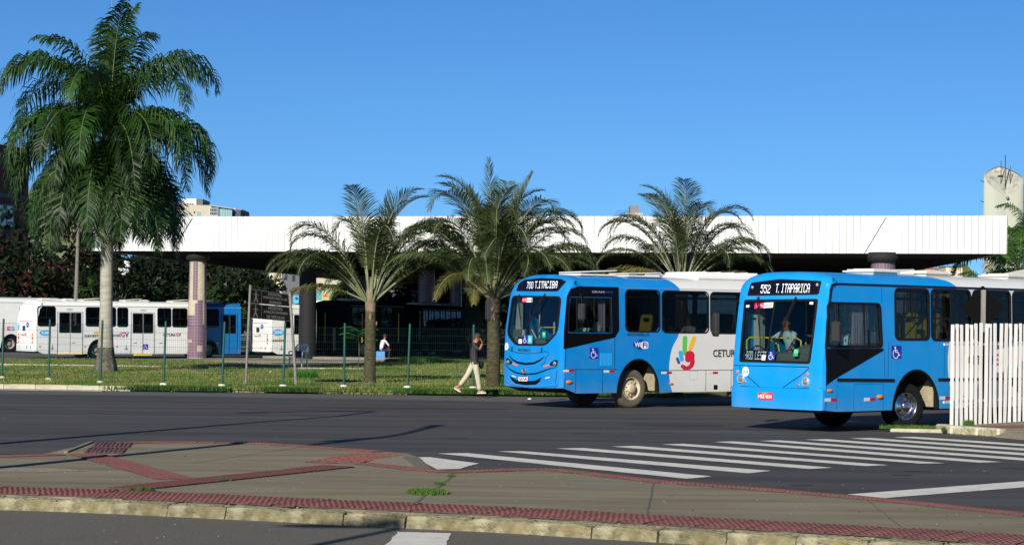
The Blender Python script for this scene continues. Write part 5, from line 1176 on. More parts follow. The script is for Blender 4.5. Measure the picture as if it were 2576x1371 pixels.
def rear_details(sh, B, num):
    sheet('roof_vent', rr(-1.05, 2.98, 1.05, 3.10, .05), sh.front, M['reflwhite'], B, off=.02, t=.03, cu=cuf)
    seam(sh, B, [[(-.9, 2.05), (.8, 2.05)]], .03, sh.front, m='redlamp')
    sheet('small_rear_glass', rr(.02, 1.52, .38, 1.80, .05), sh.front, M['windark'], B, off=.008, t=.01)
    o = sheet('fleet_number_sticker', circ(.95, 1.72, .13, .17), sh.front, M['cyan'], B, off=.006, t=.005, cu=(.9, 1.0)); text('fleet_number', '85', sh.fs, M['white'], o, -1.0, 1.68, -.9, 1.77)
    o = sheet('wifi_sticker', circ(-.28, 1.85, .18, .14), sh.front, M['navy'], B, off=.006, t=.005, cu=(-.3,)); text('sticker_text', 'WiFi', sh.fs, M['white'], o, .14, 1.80, .42, 1.90)
    text('operator_text', 'Transcol', sh.fs, M['textdark'], B, -.62, 1.26, -.12, 1.36); text('operator_text', 'G', sh.fs, M['pink'], B, -.09, 1.25, .02, 1.39, bold=.01); text('operator_text', 'V', sh.fs, M['navy'], B, .03, 1.25, .13, 1.39, bold=.01)
    for z, m_ in ((1.33, 'orange'), (1.12, 'redlamp'), (.92, 'orange')):
        for y in (-.92, .92): lampo(B, sh.front(y, z, .01), .02, .075, .085, m_, 'tail_lamp')
    o = sheet('number_plate', rr(.15, 1.0, .50, 1.14, .01, 1), sh.front, M['white'], B, off=.01, t=.01)
    for y in (-.75, -.25, .8): sheet('bumper_slot', ribbon([(y, .52), (y-.03, .68)], .06), sh.front, M['rubber'], B, off=.03, t=.01)
    sheet('bumper', rr(-1.22, .40, 1.22, .78, .03), sh.front, M['whitebus'], B, off=.03, t=.05, cu=cuf)
def arrow(sh, B, x, z):
    o = sheet('arrow_mark', [(ribbon([(x, z+.16), (x, z-.10)], .035), []), (ribbon([(x-.09, z-.02), (x, z-.13), (x+.09, z-.02)], .035), [])], sh.side, M['textdark'], B, off=.004, t=.004); return o
def white_bus(loc, rz, scale, L, wins, doors, arches, label, blue_x=None, full=True, group='white buses parked at the terminal', hatches=(.9, 2.3, 3.6, 6.2, 6.9, 9.2, 11.2), paint=None, wheels=(3.8, 10.8)):
    sh = Shell(L, [(1.0, 0), (2.0, .0), (3.1, .22)], [(.4, .10), (3.0, .10)], zg=2.95, hc=.28, rt=.22, zb=.30, pw=5)
    pt = paint or (livery('white to blue bus paint', (0.76, 0.77, 0.74), (0.004, 0.16, 0.44), [(.3, blue_x), (3.3, blue_x)], xspan=15) if blue_x else M['whitebus'])
    B = bus_body('bus', sh, dict(windows=wins, far_windows=wins, arches=[(w_, .62, .80) for w_ in wheels], zb=.27, isfront=False, side_holes=[rr(d[0]+.11, d[1]+1.16, d[2]-.11, d[3]-.07, .03) for d in doors], nose=.45, chin=lambda y: .42, front_holes=[]), pt, loc, rz, label, scale=scale, group=group)
    for wn in wins: window(sh, B, *wn, sh.side, glass='glasspriv', split=True, frame=.045)
    for wn in wins: sheet('pane', rr(*wn), sh.oside, M['glass'], B, off=-.02, t=.005)
    for d in doors: bus_door(sh, B, *d, paint='bluebus' if (blue_x and d[0] > blue_x) else 'whitebus')
    for w_ in wheels:
        wheel(B, w_, -1.10, 0, M['tyre'], M['rimgrey'], fronty=w_ > 6); wheel(B, w_, 1.10, 0, M['tyre'], M['rimgrey'], fronty=w_ > 6)
    for x in hatches: 
        if x < L-.6: hatch(B, x, -.45, sh, .28, .30) if int(x*10) % 2 else hatch2(B, x, -.35, sh, .5, .4, 4)
    g = MB(); g.box(.4, -1.12, 2.72, L-.1, 1.12, 2.75); g.build('ceiling_lining', M['inner'], B)
    for i in range(int((L-4)/.8)):
        for y in (-.8, .8): seat(B, 2.9+.8*i, y, M['seatgrey'])
    for k in range(4): rail(B, [(1.6+2.6*k, -.4, .95), (1.6+2.6*k, -.4, 2.7)])
    sheet('gutter', ribbon([(.35, 2.93), (L, 2.93)], .03), sh.side, M['whiteseam'], B, off=.012, t=.02)
    if full: rear_details(sh, B, '')
    return B, sh
M['bluebus'] = mat('bus blue paint', (0.004, 0.16, 0.44), 0.4, coat=0.4)
wC = [(.14, 1.78, 1.23, 2.90, .14), (3.03, 1.79, 4.90, 2.88, .14), (4.96, 1.78, 5.65, 2.88, .12), (7.48, 1.79, 8.37, 2.88, .13), (8.42, 1.78, 9.40, 2.88, .13), (10.36, 1.80, 11.45, 2.87, .13)]
busC, shC = white_bus((-23.6-.588*1.125, 114.7+.809*1.125), 36, .9, 12.9, wC, [(1.36, .30, 2.85, 2.60), (5.85, .30, 7.30, 2.60), (11.63, .32, 12.65, 2.58)], None,
                      'white bus numbered 25485 with a blue front end behind the palm trunk', blue_x=10.0)
B = busC; sh = shC
o = sheet('fleet_number_sticker', [(circ(.60, 1.42, .34, .16), [])], sh.side, M['cyan'], B, off=.005, t=.004, cv=(1.4,)); text('fleet_number', '25485', sh.side, M['white'], o, .38, 1.36, .82, 1.48, bold=.012)
text('operator_text', 'SUDOESTE', sh.side, M['textdark'], B, 2.95, 1.20, 3.90, 1.33, shear=.2, bold=.008); o = sheet('sun_logo', [([(3.50, 1.38)]+[(3.68+.18*math.cos(R(180-15*k)), 1.38+.15*math.sin(R(180-15*k))) for k in range(13)], [])], sh.side, M['yellow'], B, off=.004, t=.003)
text('operator_text', 'Transcol', sh.side, M['textdark'], B, 4.0, 1.22, 5.15, 1.44, bold=.01); text('operator_text', 'G', sh.side, M['pink'], B, 5.2, 1.20, 5.42, 1.48, bold=.02); text('operator_text', 'V', sh.side, M['navy'], B, 5.44, 1.20, 5.66, 1.48, bold=.02)
text('operator_text', 'CETURB', sh.side, M['textdark'], B, 7.85, 1.27, 8.60, 1.42, bold=.008); text('operator_text', 'G', sh.side, M['pink'], B, 8.66, 1.26, 8.80, 1.45, bold=.015); text('operator_text', 'V', sh.side, M['navy'], B, 8.82, 1.26, 8.97, 1.45, bold=.015)
for x in (1.88, 6.42): text('exit_text', 'SAÍDA', sh.side, M['textdark'], B, x, 2.70, x+.38, 2.79)
arrow(sh, B, 1.05, .62); arrow(sh, B, 5.55, .62); wheelchair(sh, sh.side, B, 6.60, .50, 6.92, .82)
lampo(B, sh.side(.28, .68, .01), .09, .02, .035, 'orange', 'indicator'); lampo(B, sh.side(3.0, .68, .01), .09, .02, .035, 'orange', 'indicator'); lampo(B, sh.side(4.95, .68, .01), .09, .02, .035, 'orange', 'indicator')
for x in (2.1, 5.9, 7.5, 11.3): reflector(sh, B, x, .88, L=.30, h=.05)
g = MB(); g.box(6.05, -1.38, .18, 7.1, -1.1, .26); g.build('door_step', M['poleyellow'], B); g = MB(); g.box(1.4, -1.32, .24, 2.8, -1.1, .30); g.build('door_step', M['poleyellow'], B)
busD, shD = white_bus((-33.2, 130.2), 34, .97, 8.2, [(.14, 1.78, 1.0, 2.90, .14), (1.1, 1.78, 2.5, 2.88, .14), (2.6, 1.78, 4.0, 2.88, .14), (5.6, 1.78, 6.0, 2.88, .12)], [(6.25, .30, 7.5, 2.6)], None,
                      'white bus at the left edge partly hidden behind the white bus numbered 25485', wheels=(2.6, 5.0), hatches=(1.0, 3.5))
text('notice_text', 'AR CONDICIONADO', shD.side, M['textgrey'], busD, 5.9, 2.66, 8.0, 2.80, bold=.01)
text('operator_text', 'E', shD.side, M['pink'], busD, 4.75, 1.28, 4.95, 1.5, bold=.02); text('operator_text', 'S', shD.side, M['cyan'], busD, 5.0, 1.28, 5.2, 1.5, bold=.02); arrow(shD, busD, 5.9, .62)
busE, shE = white_bus((-13.3, 122.2), 36, .905, 3.1, [(.95, 1.78, 1.35, 2.90, .12)], [(1.5, .30, 2.85, 2.6)], None,
                      'white bus with fleet number 25749 seen below the black sign boards', wheels=(), hatches=(1.2,))
o = sheet('fleet_number_sticker', [(circ(.52, 1.52, .38, .20), [])], shE.side, M['cyan'], busE, off=.005, t=.004); text('fleet_number', '25749', shE.side, M['white'], o, .26, 1.44, .78, 1.60, bold=.015)
text('operator_text', 'SUDOESTE', shE.side, M['textdark'], busE, .15, 1.0, .90, 1.10, shear=.2, bold=.01); sheet('sun_logo', [([(.62+.14*math.cos(R(180-15*k)), 1.15+.12*math.sin(R(180-15*k))) for k in range(13)], [])], shE.side, M['yellow'], busE, off=.004, t=.003); arrow(shE, busE, .75, .62)
mF = mat('shade black bus paint', (0.006, 0.007, 0.010), 0.7, spec=0.1)  # near-black paint stands in for the roof's shade on these buses
wS = [(.5+1.5*i, 1.8, 1.9+1.5*i, 2.88, .13) for i in range(7)]
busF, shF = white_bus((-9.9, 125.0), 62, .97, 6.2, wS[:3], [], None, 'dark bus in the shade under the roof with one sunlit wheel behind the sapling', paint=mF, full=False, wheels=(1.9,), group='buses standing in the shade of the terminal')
for c_ in busF.children:
    if c_.name.startswith('wheel') and 'arch' not in c_.name:
        for q in c_.children:
            if q.name.startswith('rim') and 'open' not in q.name: q.data.materials[0] = M['rimpaint']
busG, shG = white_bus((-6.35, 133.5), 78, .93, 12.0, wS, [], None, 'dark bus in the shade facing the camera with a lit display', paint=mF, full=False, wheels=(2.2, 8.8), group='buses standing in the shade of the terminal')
sheet('destination_sign', rr(-.95, 2.70, .95, 2.98, .04), shG.front, M['ledscreen'], busG, off=.01, t=.03, cu=(-.5, 0, .5)); led('destination_text', 'RNO', shG.fs, M['led'], busG, -.75, 2.72, -.15, 2.93, off=.02)
busH, shH = white_bus((7.0, 180.0), 4, .85, 12.0, wS, [], None, 'far white bus in the sun seen between the right hand columns under the roof', full=True, wheels=(2.2, 8.8), group='buses standing in the sun beyond the terminal')

# ------------------------------------------------------------------ the terminal building
term = empty('bus_terminal', (0, 0, 0), 0, 'bus terminal with a long white panelled roof edge over tiled columns', 'building')
FA = Vector((-21.7, 119.7)); FB = Vector((22.8, 107.0)); ft = (FB-FA).normalized(); FL = (FB-FA).length; fn = Vector((ft.y, -ft.x))   # outwards, to the camera
Z0, Z1 = 5.50, 7.26
def fpt(u, off, z): p_ = FA+ft*u+fn*off; return Vector((p_.x, p_.y, z))
def ufrom(dx):                                   # where a sight line meets the roof edge
    r = ray(dx, 600); k = r.x; # X = k*Y
    return (k*FA.y-FA.x)/(ft.x-k*ft.y)
tris = []
for a, b, c in ((433, 482.9, 528), (2174, 2228.5, 2284.5)): tris.append((ufrom(a), ufrom(b), ufrom(c)))
def hz(u):
    for a, b, c in tris:
        if a < u < c: return Z0+(Z1-.04-Z0)*((u-a)/(b-a) if u < b else (c-u)/(c-b))
    return Z0
npan = 144; pw_ = FL/npan
g = MB(); pm = bpy.data.meshes.new
for i in range(npan):
    u0 = i*pw_+.006; u1 = (i+1)*pw_-.006
    us = [u0]+[u for t_ in tris for u in t_ if u0 < u < u1]+[u1]
    lo = [(u, hz(u)) for u in us]
    def solid(poly, off, th, nm):
        gg = MB(); n_ = len(poly); gg.add([fpt(u, off, z)-Vector((0, 0, 0)) for u, z in poly]+[fpt(u, off-th, z) for u, z in poly], [tuple(range(n_)), tuple(reversed(range(n_, 2*n_)))]+[(k, (k+1) % n_, n_+(k+1) % n_, n_+k) for k in range(n_)])
        return gg.build(nm, M['fascia'], term)
    up = [(u0, Z1), (u1, Z1)]+lo[::-1]
    if max(z for u, z in lo) < Z1-.05 or True: solid(up, 0, .05, 'roof_edge_panel')
    if any(z > Z0+.02 for u, z in lo): solid([(u, z) for u, z in lo]+[(u1, Z0), (u0, Z0)], -.09, .03, 'recessed_panel')
g = MB(); a_, b_ = fpt(0, -.14, Z0), fpt(FL, -.14, Z1)
g.add([fpt(0, -.13, Z0+.01), fpt(FL, -.13, Z0+.01), fpt(FL, -.13, Z1-.01), fpt(0, -.13, Z1-.01), fpt(0, -.2, Z0+.01), fpt(FL, -.2, Z0+.01), fpt(FL, -.2, Z1-.01), fpt(0, -.2, Z1-.01)], [(0, 1, 2, 3), (7, 6, 5, 4), (0, 4, 5, 1), (3, 2, 6, 7), (0, 3, 7, 4), (1, 5, 6, 2)])
g.build('panel_backing', M['seam'], term)
g = MB()
for i in [k for k in range(1, npan) if not any(a < k*pw_ < c for a, b, c in tris)]:      # narrow dark joints behind the gaps
    u = i*pw_; g.add([fpt(u-.011, .003, Z0), fpt(u+.011, .003, Z0), fpt(u+.011, .003, Z1), fpt(u-.011, .003, Z1)], [(0, 1, 2, 3)])
o = g.build('panel_joint', mat('panel joint', (0.20, 0.20, 0.20), .8), term); o['kind'] = 'stuff'
rp_ = [tuple(fpt(.02, -.15, 0).to_2d()), tuple(fpt(FL-.02, -.15, 0).to_2d()), (26.4, 165), (20, 230), (-11.8, 262), (-18.4, 172)]
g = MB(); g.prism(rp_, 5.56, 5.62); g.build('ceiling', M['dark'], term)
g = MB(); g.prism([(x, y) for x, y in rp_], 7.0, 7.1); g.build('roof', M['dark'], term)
g = MB()
for a, b in ((rp_[1], rp_[2]), (rp_[2], rp_[3]), (rp_[3], rp_[4]), (rp_[4], rp_[5]), (rp_[5], rp_[0])):
    t_ = (Vector(b)-Vector(a)); L_ = t_.length; Mt = Matrix.Translation((a[0], a[1], 0)) @ Matrix.Rotation(math.atan2(t_.y, t_.x), 4, 'Z'); g.box(.05, -.05, 5.52, L_-.05, .05, 7.2, Mt)
g.build('roof_side', M['fascia'], term)
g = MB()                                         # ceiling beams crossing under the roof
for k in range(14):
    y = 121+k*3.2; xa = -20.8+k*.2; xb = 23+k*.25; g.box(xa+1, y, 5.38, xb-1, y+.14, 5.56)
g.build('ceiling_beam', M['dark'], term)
def column(x, y, r0, r1, ztop, tiled, mask=None, label=None):
    g = MB(); g.lathe([(r0-.012, .04), (r0-.012, .5), (r1-.012, ztop), (0, ztop)], 40, Matrix.Translation((x, y, 0))); o = g.build('column', M['tilec'] if tiled else M['grout'], term)
    if label: o['label'] = label
    rows = int((ztop-.1)/.155); nc = 22; t = MB(); gmb = MB()
    for j in range(rows):
        z = .08+j*.155; 
        for k in range(nc):
            th = 2*math.pi*k/nc
            if mask and not mask(th, z): continue
            rr0 = r0+(r1-r0)*max(0, z-.5)/(ztop-.5); a0 = th+.012; a1 = th+2*math.pi/nc-.012*1.6; am = (a0+a1)/2; vs = []
            for zz in (z, z+.142):
                for rr1 in (rr0-.012, rr0+.004):
                    for aa in (a0, am, a1): vs.append((x+rr1*math.cos(aa), y+rr1*math.sin(aa), zz))
            t.add(vs, [(3, 4, 10, 9), (4, 5, 11, 10), (9, 10, 7, 6), (10, 11, 8, 7), (0, 1, 4, 3), (1, 2, 5, 4), (0, 3, 9, 6), (2, 8, 11, 5)])
            gmb.add([(x+(rr0-.006)*math.cos(aa), y+(rr0-.006)*math.sin(aa), zz) for zz in (z-.006, z+.149) for aa in (th-.006, th+2*math.pi/nc)], [(0, 1, 3, 2)])
    if t.v:
        q = t.build('wall_tile', M['tilep'], o); q['kind'] = 'stuff'; q = gmb.build('grout', M['grout'], o)
    g = MB(); g.lathe([(0, 5.56), (r1+.18, 5.56), (r1+.18, ztop), (r1-.05, ztop), (0, ztop)], 28, Matrix.Translation((x, y, 0))); g.build('capital', M['dark'], o)
    return o
c1 = G(495, 906, .04); camdir = math.atan2(-c1.y, -c1.x)
def mask1(th, z):
    d = (th+.14-camdir+math.pi) % (2*math.pi)-math.pi
    f = math.sin(d)                               # -1 left .. 1 right as seen from the camera
    if math.cos(d) < -.2: return True
    if f > .82: return True
    if z > 2.9: return -.55 < f < -.12 or (z > 4.75 and (f > .55 or -.55 < f < .12)) or f < -.93 or (4.2 < z < 4.75 and -.55 < f < .02)
    if z > 2.55: return -.3 < f < .50 and not (f < 0 and z > 2.75)
    if z > 2.1: return not (f < -.35) and f < .62
    if z > 1.7: return f < .62
    if .25 < z < .85: return f > -.85 and not (.05 < f < .42 and z < .62)
    if z <= 1.0 and f < -.62: return z > .9 or z < .25
    return True
column(c1.x*119.2/c1.y, 119.2, .50, .425, 5.08, True, mask1, 'column with lilac tiles falling off its beige render')
r_ = ray(2221, 700); col2y = 109.0; column(r_.x*col2y, col2y, .60, .56, 5.12, False, label='column clad in lilac tiles with a small camera')
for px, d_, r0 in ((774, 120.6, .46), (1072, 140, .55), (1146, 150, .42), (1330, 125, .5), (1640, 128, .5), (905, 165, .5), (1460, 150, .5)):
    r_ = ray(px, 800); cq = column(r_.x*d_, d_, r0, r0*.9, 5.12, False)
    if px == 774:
        cq.data.materials[0] = M['dark']  # this column is coloured black in place of the shade on it
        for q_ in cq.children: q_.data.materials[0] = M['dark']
r_ = ray(2198, 660); cc = empty('security_camera', (r_.x*109.6, 109.6, 5.16), 0, 'small white dome camera on a dark arm beside the right tiled column', 'camera')
g = MB(); g.ell((0, 0, 0), .09, .09, .09); g.build('camera_dome', M['white'], cc); g = MB(); g.tube([(0, 0, 0), (.12, .1, -.12), (.3, .4, -.1)], .03, 6); g.build('camera_arm', M['rubber'], cc)
# platform kerbs under the roof
for (x0, y0, x1, y1, h_) in ((-13, 121, -4, 118.5, .16), (-3, 116.2, 16, 113.0, .16)):
    t_ = Vector((x1-x0, y1-y0)); g = MB(); g.box(0, 0, 0, t_.length, 1.2, h_, Matrix.Translation((x0, y0, 0)) @ Matrix.Rotation(math.atan2(t_.y, t_.x), 4, 'Z'), ch=.02); tag(g.build('platform', M['platform']), kind='structure')
# long dark railing at the back of the lawn
rl = empty('railing', (0, 0, 0), 0, 'low dark railing along the pavement behind the lawn', 'railing')
g = MB(); g.tube([(-2.0, 112.3, 1.0), (6.5, 112.3, 1.0)], .03, 6); g.tube([(-2.0, 112.3, .35), (6.5, 112.3, .35)], .02, 6); g.build('rail_bar', M['rubber'], rl)
for k in range(6): g = MB(); g.tube([(-2.0+k*1.7, 112.3, .02), (-2.0+k*1.7, 112.3, 1.0)], .035, 6); g.build('post', M['rubber'], rl)

# ------------------------------------------------------------------ palms and trees
def frond(L, e0, bend, pw, nl, ll, wd, droop, vang, bare, seed, petw=.03, plum=.0, twist=0.0, mats=None, jit=.12, fw=.35):
    rg = random.Random(seed); N = 26; pts = []; p = Vector((0, 0, 0)); tg = []
    for i in range(N+1):
        t = i/N; a = R(e0)-R(bend)*t**pw; d = Vector((math.cos(a), twist*t*t, math.sin(a))).normalized(); pts.append(p.copy()); tg.append(d); p = p+d*(L/N)
    g = MB(); g.cur = 0; g.tube(pts, [petw*(1-.85*(i/N)**.7) for i in range(N+1)], 5, cap=False); g.cur = 1
    for i in range(nl):
        t = bare+(1-bare)*(i+.5)/nl; k = min(N-1, int(t*N)); fr = t*N-k; P = pts[k].lerp(pts[k+1], fr); T = tg[k]
        prof = min(1, (t-bare)/(1-bare)*5+.35)*min(1, (1-t)*2.6+.22)
        for s in (-1, 1):
            B = Vector((-T.y, T.x, 0)); B = Vector((0, 1, 0)) if B.length < .1 else B; B = (Vector((0, 1, 0))-T*T.y).normalized()*s; Nn = T.cross(B)*s
            if Nn.z < 0 and abs(T.z) < .9: Nn = -Nn
            v = R(vang)+(rg.random()-.5)*2*jit+(rg.choice((-1, 0, 1))*plum)
            l = ll*prof*(.85+.3*rg.random()); d = (B*math.cos(v)+Nn*math.sin(v)+T*(fw+.55*t)).normalized()
            m = P+d*l*.45; d2 = (d+Vector((0, 0, -droop*(.8+.4*rg.random())))).normalized(); e_ = m+d2*l*.35; d3 = (d2+Vector((0, 0, -droop*.7))).normalized(); tip = e_+d3*l*.25
            w_ = wd*(.8+.4*rg.random())/2; o = T*w_
            g.add([P-o*.6, P+o*.6, m-o, m+o, e_-o*.7, e_+o*.7, tip], [(0, 1, 3, 2), (2, 3, 5, 4), (4, 5, 6)])
    return g.mesh('frond', mats)
def palm_trunk(root, pts, rs, m, n=18, bumps=.0):
    g = MB(); g.tube(pts, rs, n); 
    if bumps:
        g.v = [(x+(rnd.random()-.5)*bumps, y+(rnd.random()-.5)*bumps, z) for x, y, z in g.v]
    return g.build('trunk', m, root)
# tall royal palm on the left
p1 = G(265, 935, .12)
palm1 = empty('palm_tree', (p1.x, p1.y, .12), 0, 'tall palm with a pale ringed trunk and huge drooping dark green crown on the left', 'palm tree')
zz = [0, .15, .35, .6, .9, 1.3, 1.9, 2.6, 3.4, 4.2, 5.0, 5.6, 6.4, 7.4, 8.4]
rsx = [.46, .45, .42, .36, .30, .27, .245, .235, .235, .232, .228, .24, .25, .22, .16]
palm_trunk(palm1, [(.02*z/8, 0, z) for z in zz[4:]], rsx[4:], M['trunkpale'], 24)
tp = []; 
g = MB(); g.tube([(0, 0, z) for z in (-.05, .15, .35, .6, .92)], [.42, .40, .37, .32, .278], 22); g.v = [(x*(1+.10*math.sin(9*math.atan2(y, x))+.05*math.sin(17*z)), y*(1+.10*math.sin(9*math.atan2(y, x))), z) for x, y, z in g.v]; g.build('root_base', M['trunkbase'], palm1)
for k in range(26):
    z = 1.2+k*.16; g = MB(); rr_ = lerp(list(zip(zz, rsx)), z)+.006; g.lathe([(rr_-.01, -.012), (rr_+.006, 0), (rr_-.01, .012)], 20); o = g.build('trunk_ring', M['trunkpale'], palm1); o.location = (0, 0, z)
FM = {}
rm = [M['rachis'], M['leafroyal']]
heart = 9.0
specs = {'up': (5.0, 86, 50, 2.6), 'up2': (5.3, 80, 110, 2.2), 'hi': (6.1, 74, 165, 1.65), 'hi2': (5.6, 66, 160, 1.5), 'mid': (5.4, 50, 150, 1.05), 'mid2': (5.0, 36, 132, .85), 'low': (4.9, 20, 112, .55), 'low2': (4.6, 0, 88, .5)}
for k, (L, e0, b, pw_2) in specs.items(): FM[k] = frond(L, e0, b, pw_2, 96, 1.25 if 'up' not in k else 1.0, .062, 1.25 if 'up' not in k else .8, 5, .06, len(k)*7+int(L*10), petw=.045, plum=.4, mats=rm)
lay = [('up', 110, 0), ('up2', 60, 0), ('up2', 200, 0), ('up', 300, 0), ('up', 20, 0), ('hi', 180, 0), ('hi', 0, 0), ('hi', 22, 0), ('hi', 205, 0), ('hi2', 330, 0), ('hi2', 150, 0), ('hi2', 265, 0), ('hi2', 90, 0), ('mid', 183, -.2), ('mid', 357, -.2), ('mid', 20, -.25), ('mid', 160, -.25), ('mid', 215, -.2), ('mid', 325, -.2), ('mid', 270, -.2), ('mid', 240, -.2), ('mid', 300, -.2), ('mid2', 245, -.3), ('mid2', 290, -.3), ('mid2', 200, -.4), ('mid2', 340, -.4), ('mid2', 170, -.4), ('mid2', 10, -.4), ('mid2', 90, -.4)]
for k in range(22): lay.append((('low', 'low2')[k % 2], k*137.5, -.5-.03*k))
for k in range(12): lay.append(('low', 195+k*14, -.6-.06*(k % 4)))
for nm, az, dz in lay:
    o = mobj('frond', FM[nm], palm1); o.location = (.15*math.cos(R(az)), .15*math.sin(R(az)), heart+dz); o.rotation_euler = ((rnd.random()-.5)*.2, (rnd.random()-.5)*.16, R(az+(rnd.random()-.5)*14)); s_ = .90+.14*rnd.random(); o.scale = (s_, s_, s_)
g = MB(); g.tube([(0, 0, heart-.2), (.05, 0, heart+3), (.12, 0, heart+6.4)], [.03, .025, .006], 6); g.build('spear_leaf', M['petiole'], palm1)
g = MB(); g.tube([(0, 0, heart-1.2), (0, 0, heart-.4), (0, 0, heart+.5)], [.22, .24, .1], 14); g.build('crownshaft', M['crownshaft'], palm1)

# three grey-green triangle palms
tm = [M['petiole'], M['leafgrey']]; ty = [M['petiole'], M['leafyellow']]
TF = {'a': frond(4.5, 84, 90, 3.4, 84, .80, .037, .38, 26, .24, 11, .055, .12, mats=tm, fw=.75), 'b': frond(4.6, 72, 158, 3.3, 84, .78, .037, .42, 24, .24, 12, .055, .12, mats=tm, fw=.75), 'c': frond(4.6, 60, 150, 3.0, 82, .76, .037, .5, 20, .24, 13, .05, .12, mats=tm, fw=.75),
      'd': frond(4.3, 42, 118, 2.5, 78, .74, .037, .6, 12, .22, 14, .05, .12, mats=tm, fw=.7), 'e': frond(3.9, 28, 100, 1.9, 72, .70, .034, .75, 5, .20, 15, .045, .12, mats=ty, fw=.6), 'h': frond(4.6, 66, 180, 3.2, 84, .78, .037, .5, 16, .24, 21, .055, .22, twist=.3, mats=tm, fw=.7),
      'k': frond(4.3, 52, 150, 2.6, 80, .76, .037, .6, 10, .22, 22, .05, .2, twist=-.35, mats=tm, fw=.7), 's': frond(4.2, 86, 18, 2.0, 80, .55, .034, .1, 50, .25, 16, .045, .3, mats=tm, fw=.7)}
def tri_palm(px, py, trunk_h, r0, label, lay, tall=1.0, spear=None, bulb=True, tm_='trunkdark', d=None):
    b = G(px, py, .12); root = empty('palm_tree', (b.x, b.y, .12), 0, label, 'palm tree', 'grey green palms in a row on the lawn')
    palm_trunk(root, [(0, 0, -.05), (0, 0, .3), (.01, 0, trunk_h*.5), (.0, 0, trunk_h*.85), (0, 0, trunk_h)], [r0*1.12, r0*1.05, r0, r0*.95, r0*.9], M[tm_], 20, .012)
    for k in range(4):
        g = MB(); z = trunk_h*.78+k*trunk_h*.05; a = R(k*137); g.tube([(math.cos(a)*r0*.8, math.sin(a)*r0*.8, z-.1), (math.cos(a)*r0*1.05, math.sin(a)*r0*1.05, z+.05), (math.cos(a)*r0*.9, math.sin(a)*r0*.9, z+.12)], [.04, .05, .02], 6); g.build('leaf_scar', M['crownshaft'], root)
    g = MB(); g.tube([(0, 0, trunk_h-.15), (0, 0, trunk_h+.15), (0, 0, trunk_h+.55), (0, 0, trunk_h+1.0)], [r0*.92, r0*1.0, r0*.8, .05], 14); g.build('crownshaft', M['crownshaft'], root)
    lay = [({'b': 'h', 'c': 'k'}.get(nm, nm) if (i*7) % 3 == 0 else nm, az) for i, (nm, az) in enumerate(lay)]+[('k', 160), ('h', 20), ('k', 340), ('h', 195)]
    for i, (nm, az) in enumerate(lay):
        o = mobj('frond', TF[nm], root); o.location = (.10*math.cos(R(az)), .10*math.sin(R(az)), trunk_h+.1+.02*i*(1 if nm in 'abs' else .3)); s_ = tall*(.92+.14*rnd.random()); o.scale = (s_,)*3; o.rotation_euler = ((rnd.random()-.5)*.35, (rnd.random()-.5)*.16, R(az+(rnd.random()-.5)*24))
    if spear: g = MB(); g.tube([(0, 0, trunk_h), spear], [.03, .006], 6); g.build('spear_leaf', M['petiole'], root)
    return root
tri_palm(930, 963, 2.45, .185, 'left palm of the lawn row with pale fanned leaf stalks beside the black boards', [('s', 100), ('a', 20), ('a', 250), ('b', 180), ('b', 0), ('b', 60), ('c', 176), ('c', 5), ('c', 315), ('c', 225), ('b', 130), ('d', 190), ('d', 352), ('d', 160), ('e', 195), ('d', 345), ('d', 30), ('d', 215), ('b', 290), ('c', 100), ('a', 330), ('c', 20)], .94, spear=(-.55, 0, 6.2))
tri_palm(1240, 974, 2.5, .21, 'middle and bushiest palm of the lawn row just left of the 700 bus', [('s', 150), ('a', 0), ('a', 300), ('a', 210), ('a', 90), ('s', 30), ('b', 170), ('b', 10), ('b', 335), ('b', 200), ('b', 280), ('b', 40), ('c', 0), ('c', 345), ('c', 180), ('c', 300), ('c', 240), ('b', 110), ('d', 188), ('d', 350), ('d', 10), ('d', 200), ('e', 345), ('d', 275), ('d', 250), ('d', 310), ('c', 25), ('c', 155), ('b', 235), ('b', 310), ('c', 270), ('h', 290), ('e', 265), ('b', 350), ('c', 205), ('d', 300), ('e', 235), ('a', 180), ('s', 280)], .955)
tri_palm(1712, 985, 3.0, .20, 'right grey green palm of the lawn row, rising behind the roof of the 700 bus', [('a', 160), ('a', 200), ('b', 185), ('a', 120), ('b', 5), ('b', 350), ('c', 355), ('c', 10), ('c', 178), ('d', 355), ('d', 190), ('e', 185), ('e', 200), ('b', 300), ('c', 250), ('c', 320), ('d', 15), ('d', 330), ('a', 250), ('e', 350), ('c', 60), ('c', 110)], .77, spear=(.30, 0, 6.0))
# sapling
sp = G(901, 933, .12); sap = empty('sapling', (sp.x, sp.y, .12), 0, 'small leafy sapling on the lawn beside the left palm of the row', 'plant')
g = MB(); g.tube([(0, 0, 0), (.03, 0, .8), (.0, 0, 1.5)], [.025, .02, .012], 6); g.build('stem', M['bark'], sap)
for k in range(10):
    a = R(k*137); g = MB(); h = 1.15+.05*k; e_ = Vector((math.cos(a)*.75, math.sin(a)*.75, h+.1)); b_ = Vector((0, 0, h)); g.tube([b_, (b_+e_)/2+Vector((0, 0, .12)), e_], .008, 4)
    for j in range(7):
        f = .25+.12*j; P = b_.lerp(e_, f)+Vector((0, 0, .12*math.sin(f*3)))
        for s_ in (-1, 1):
            dn_ = Vector((-math.sin(a)*s_, math.cos(a)*s_, -.25)); g.add([P, P+dn_*.13+Vector((math.cos(a)*.05, math.sin(a)*.05, 0)), P+dn_*.26, P+dn_*.13-Vector((math.cos(a)*.05, math.sin(a)*.05, 0))], [(0, 1, 2, 3)])
    g.build('leaf_spray', M['leafbright'], sap)

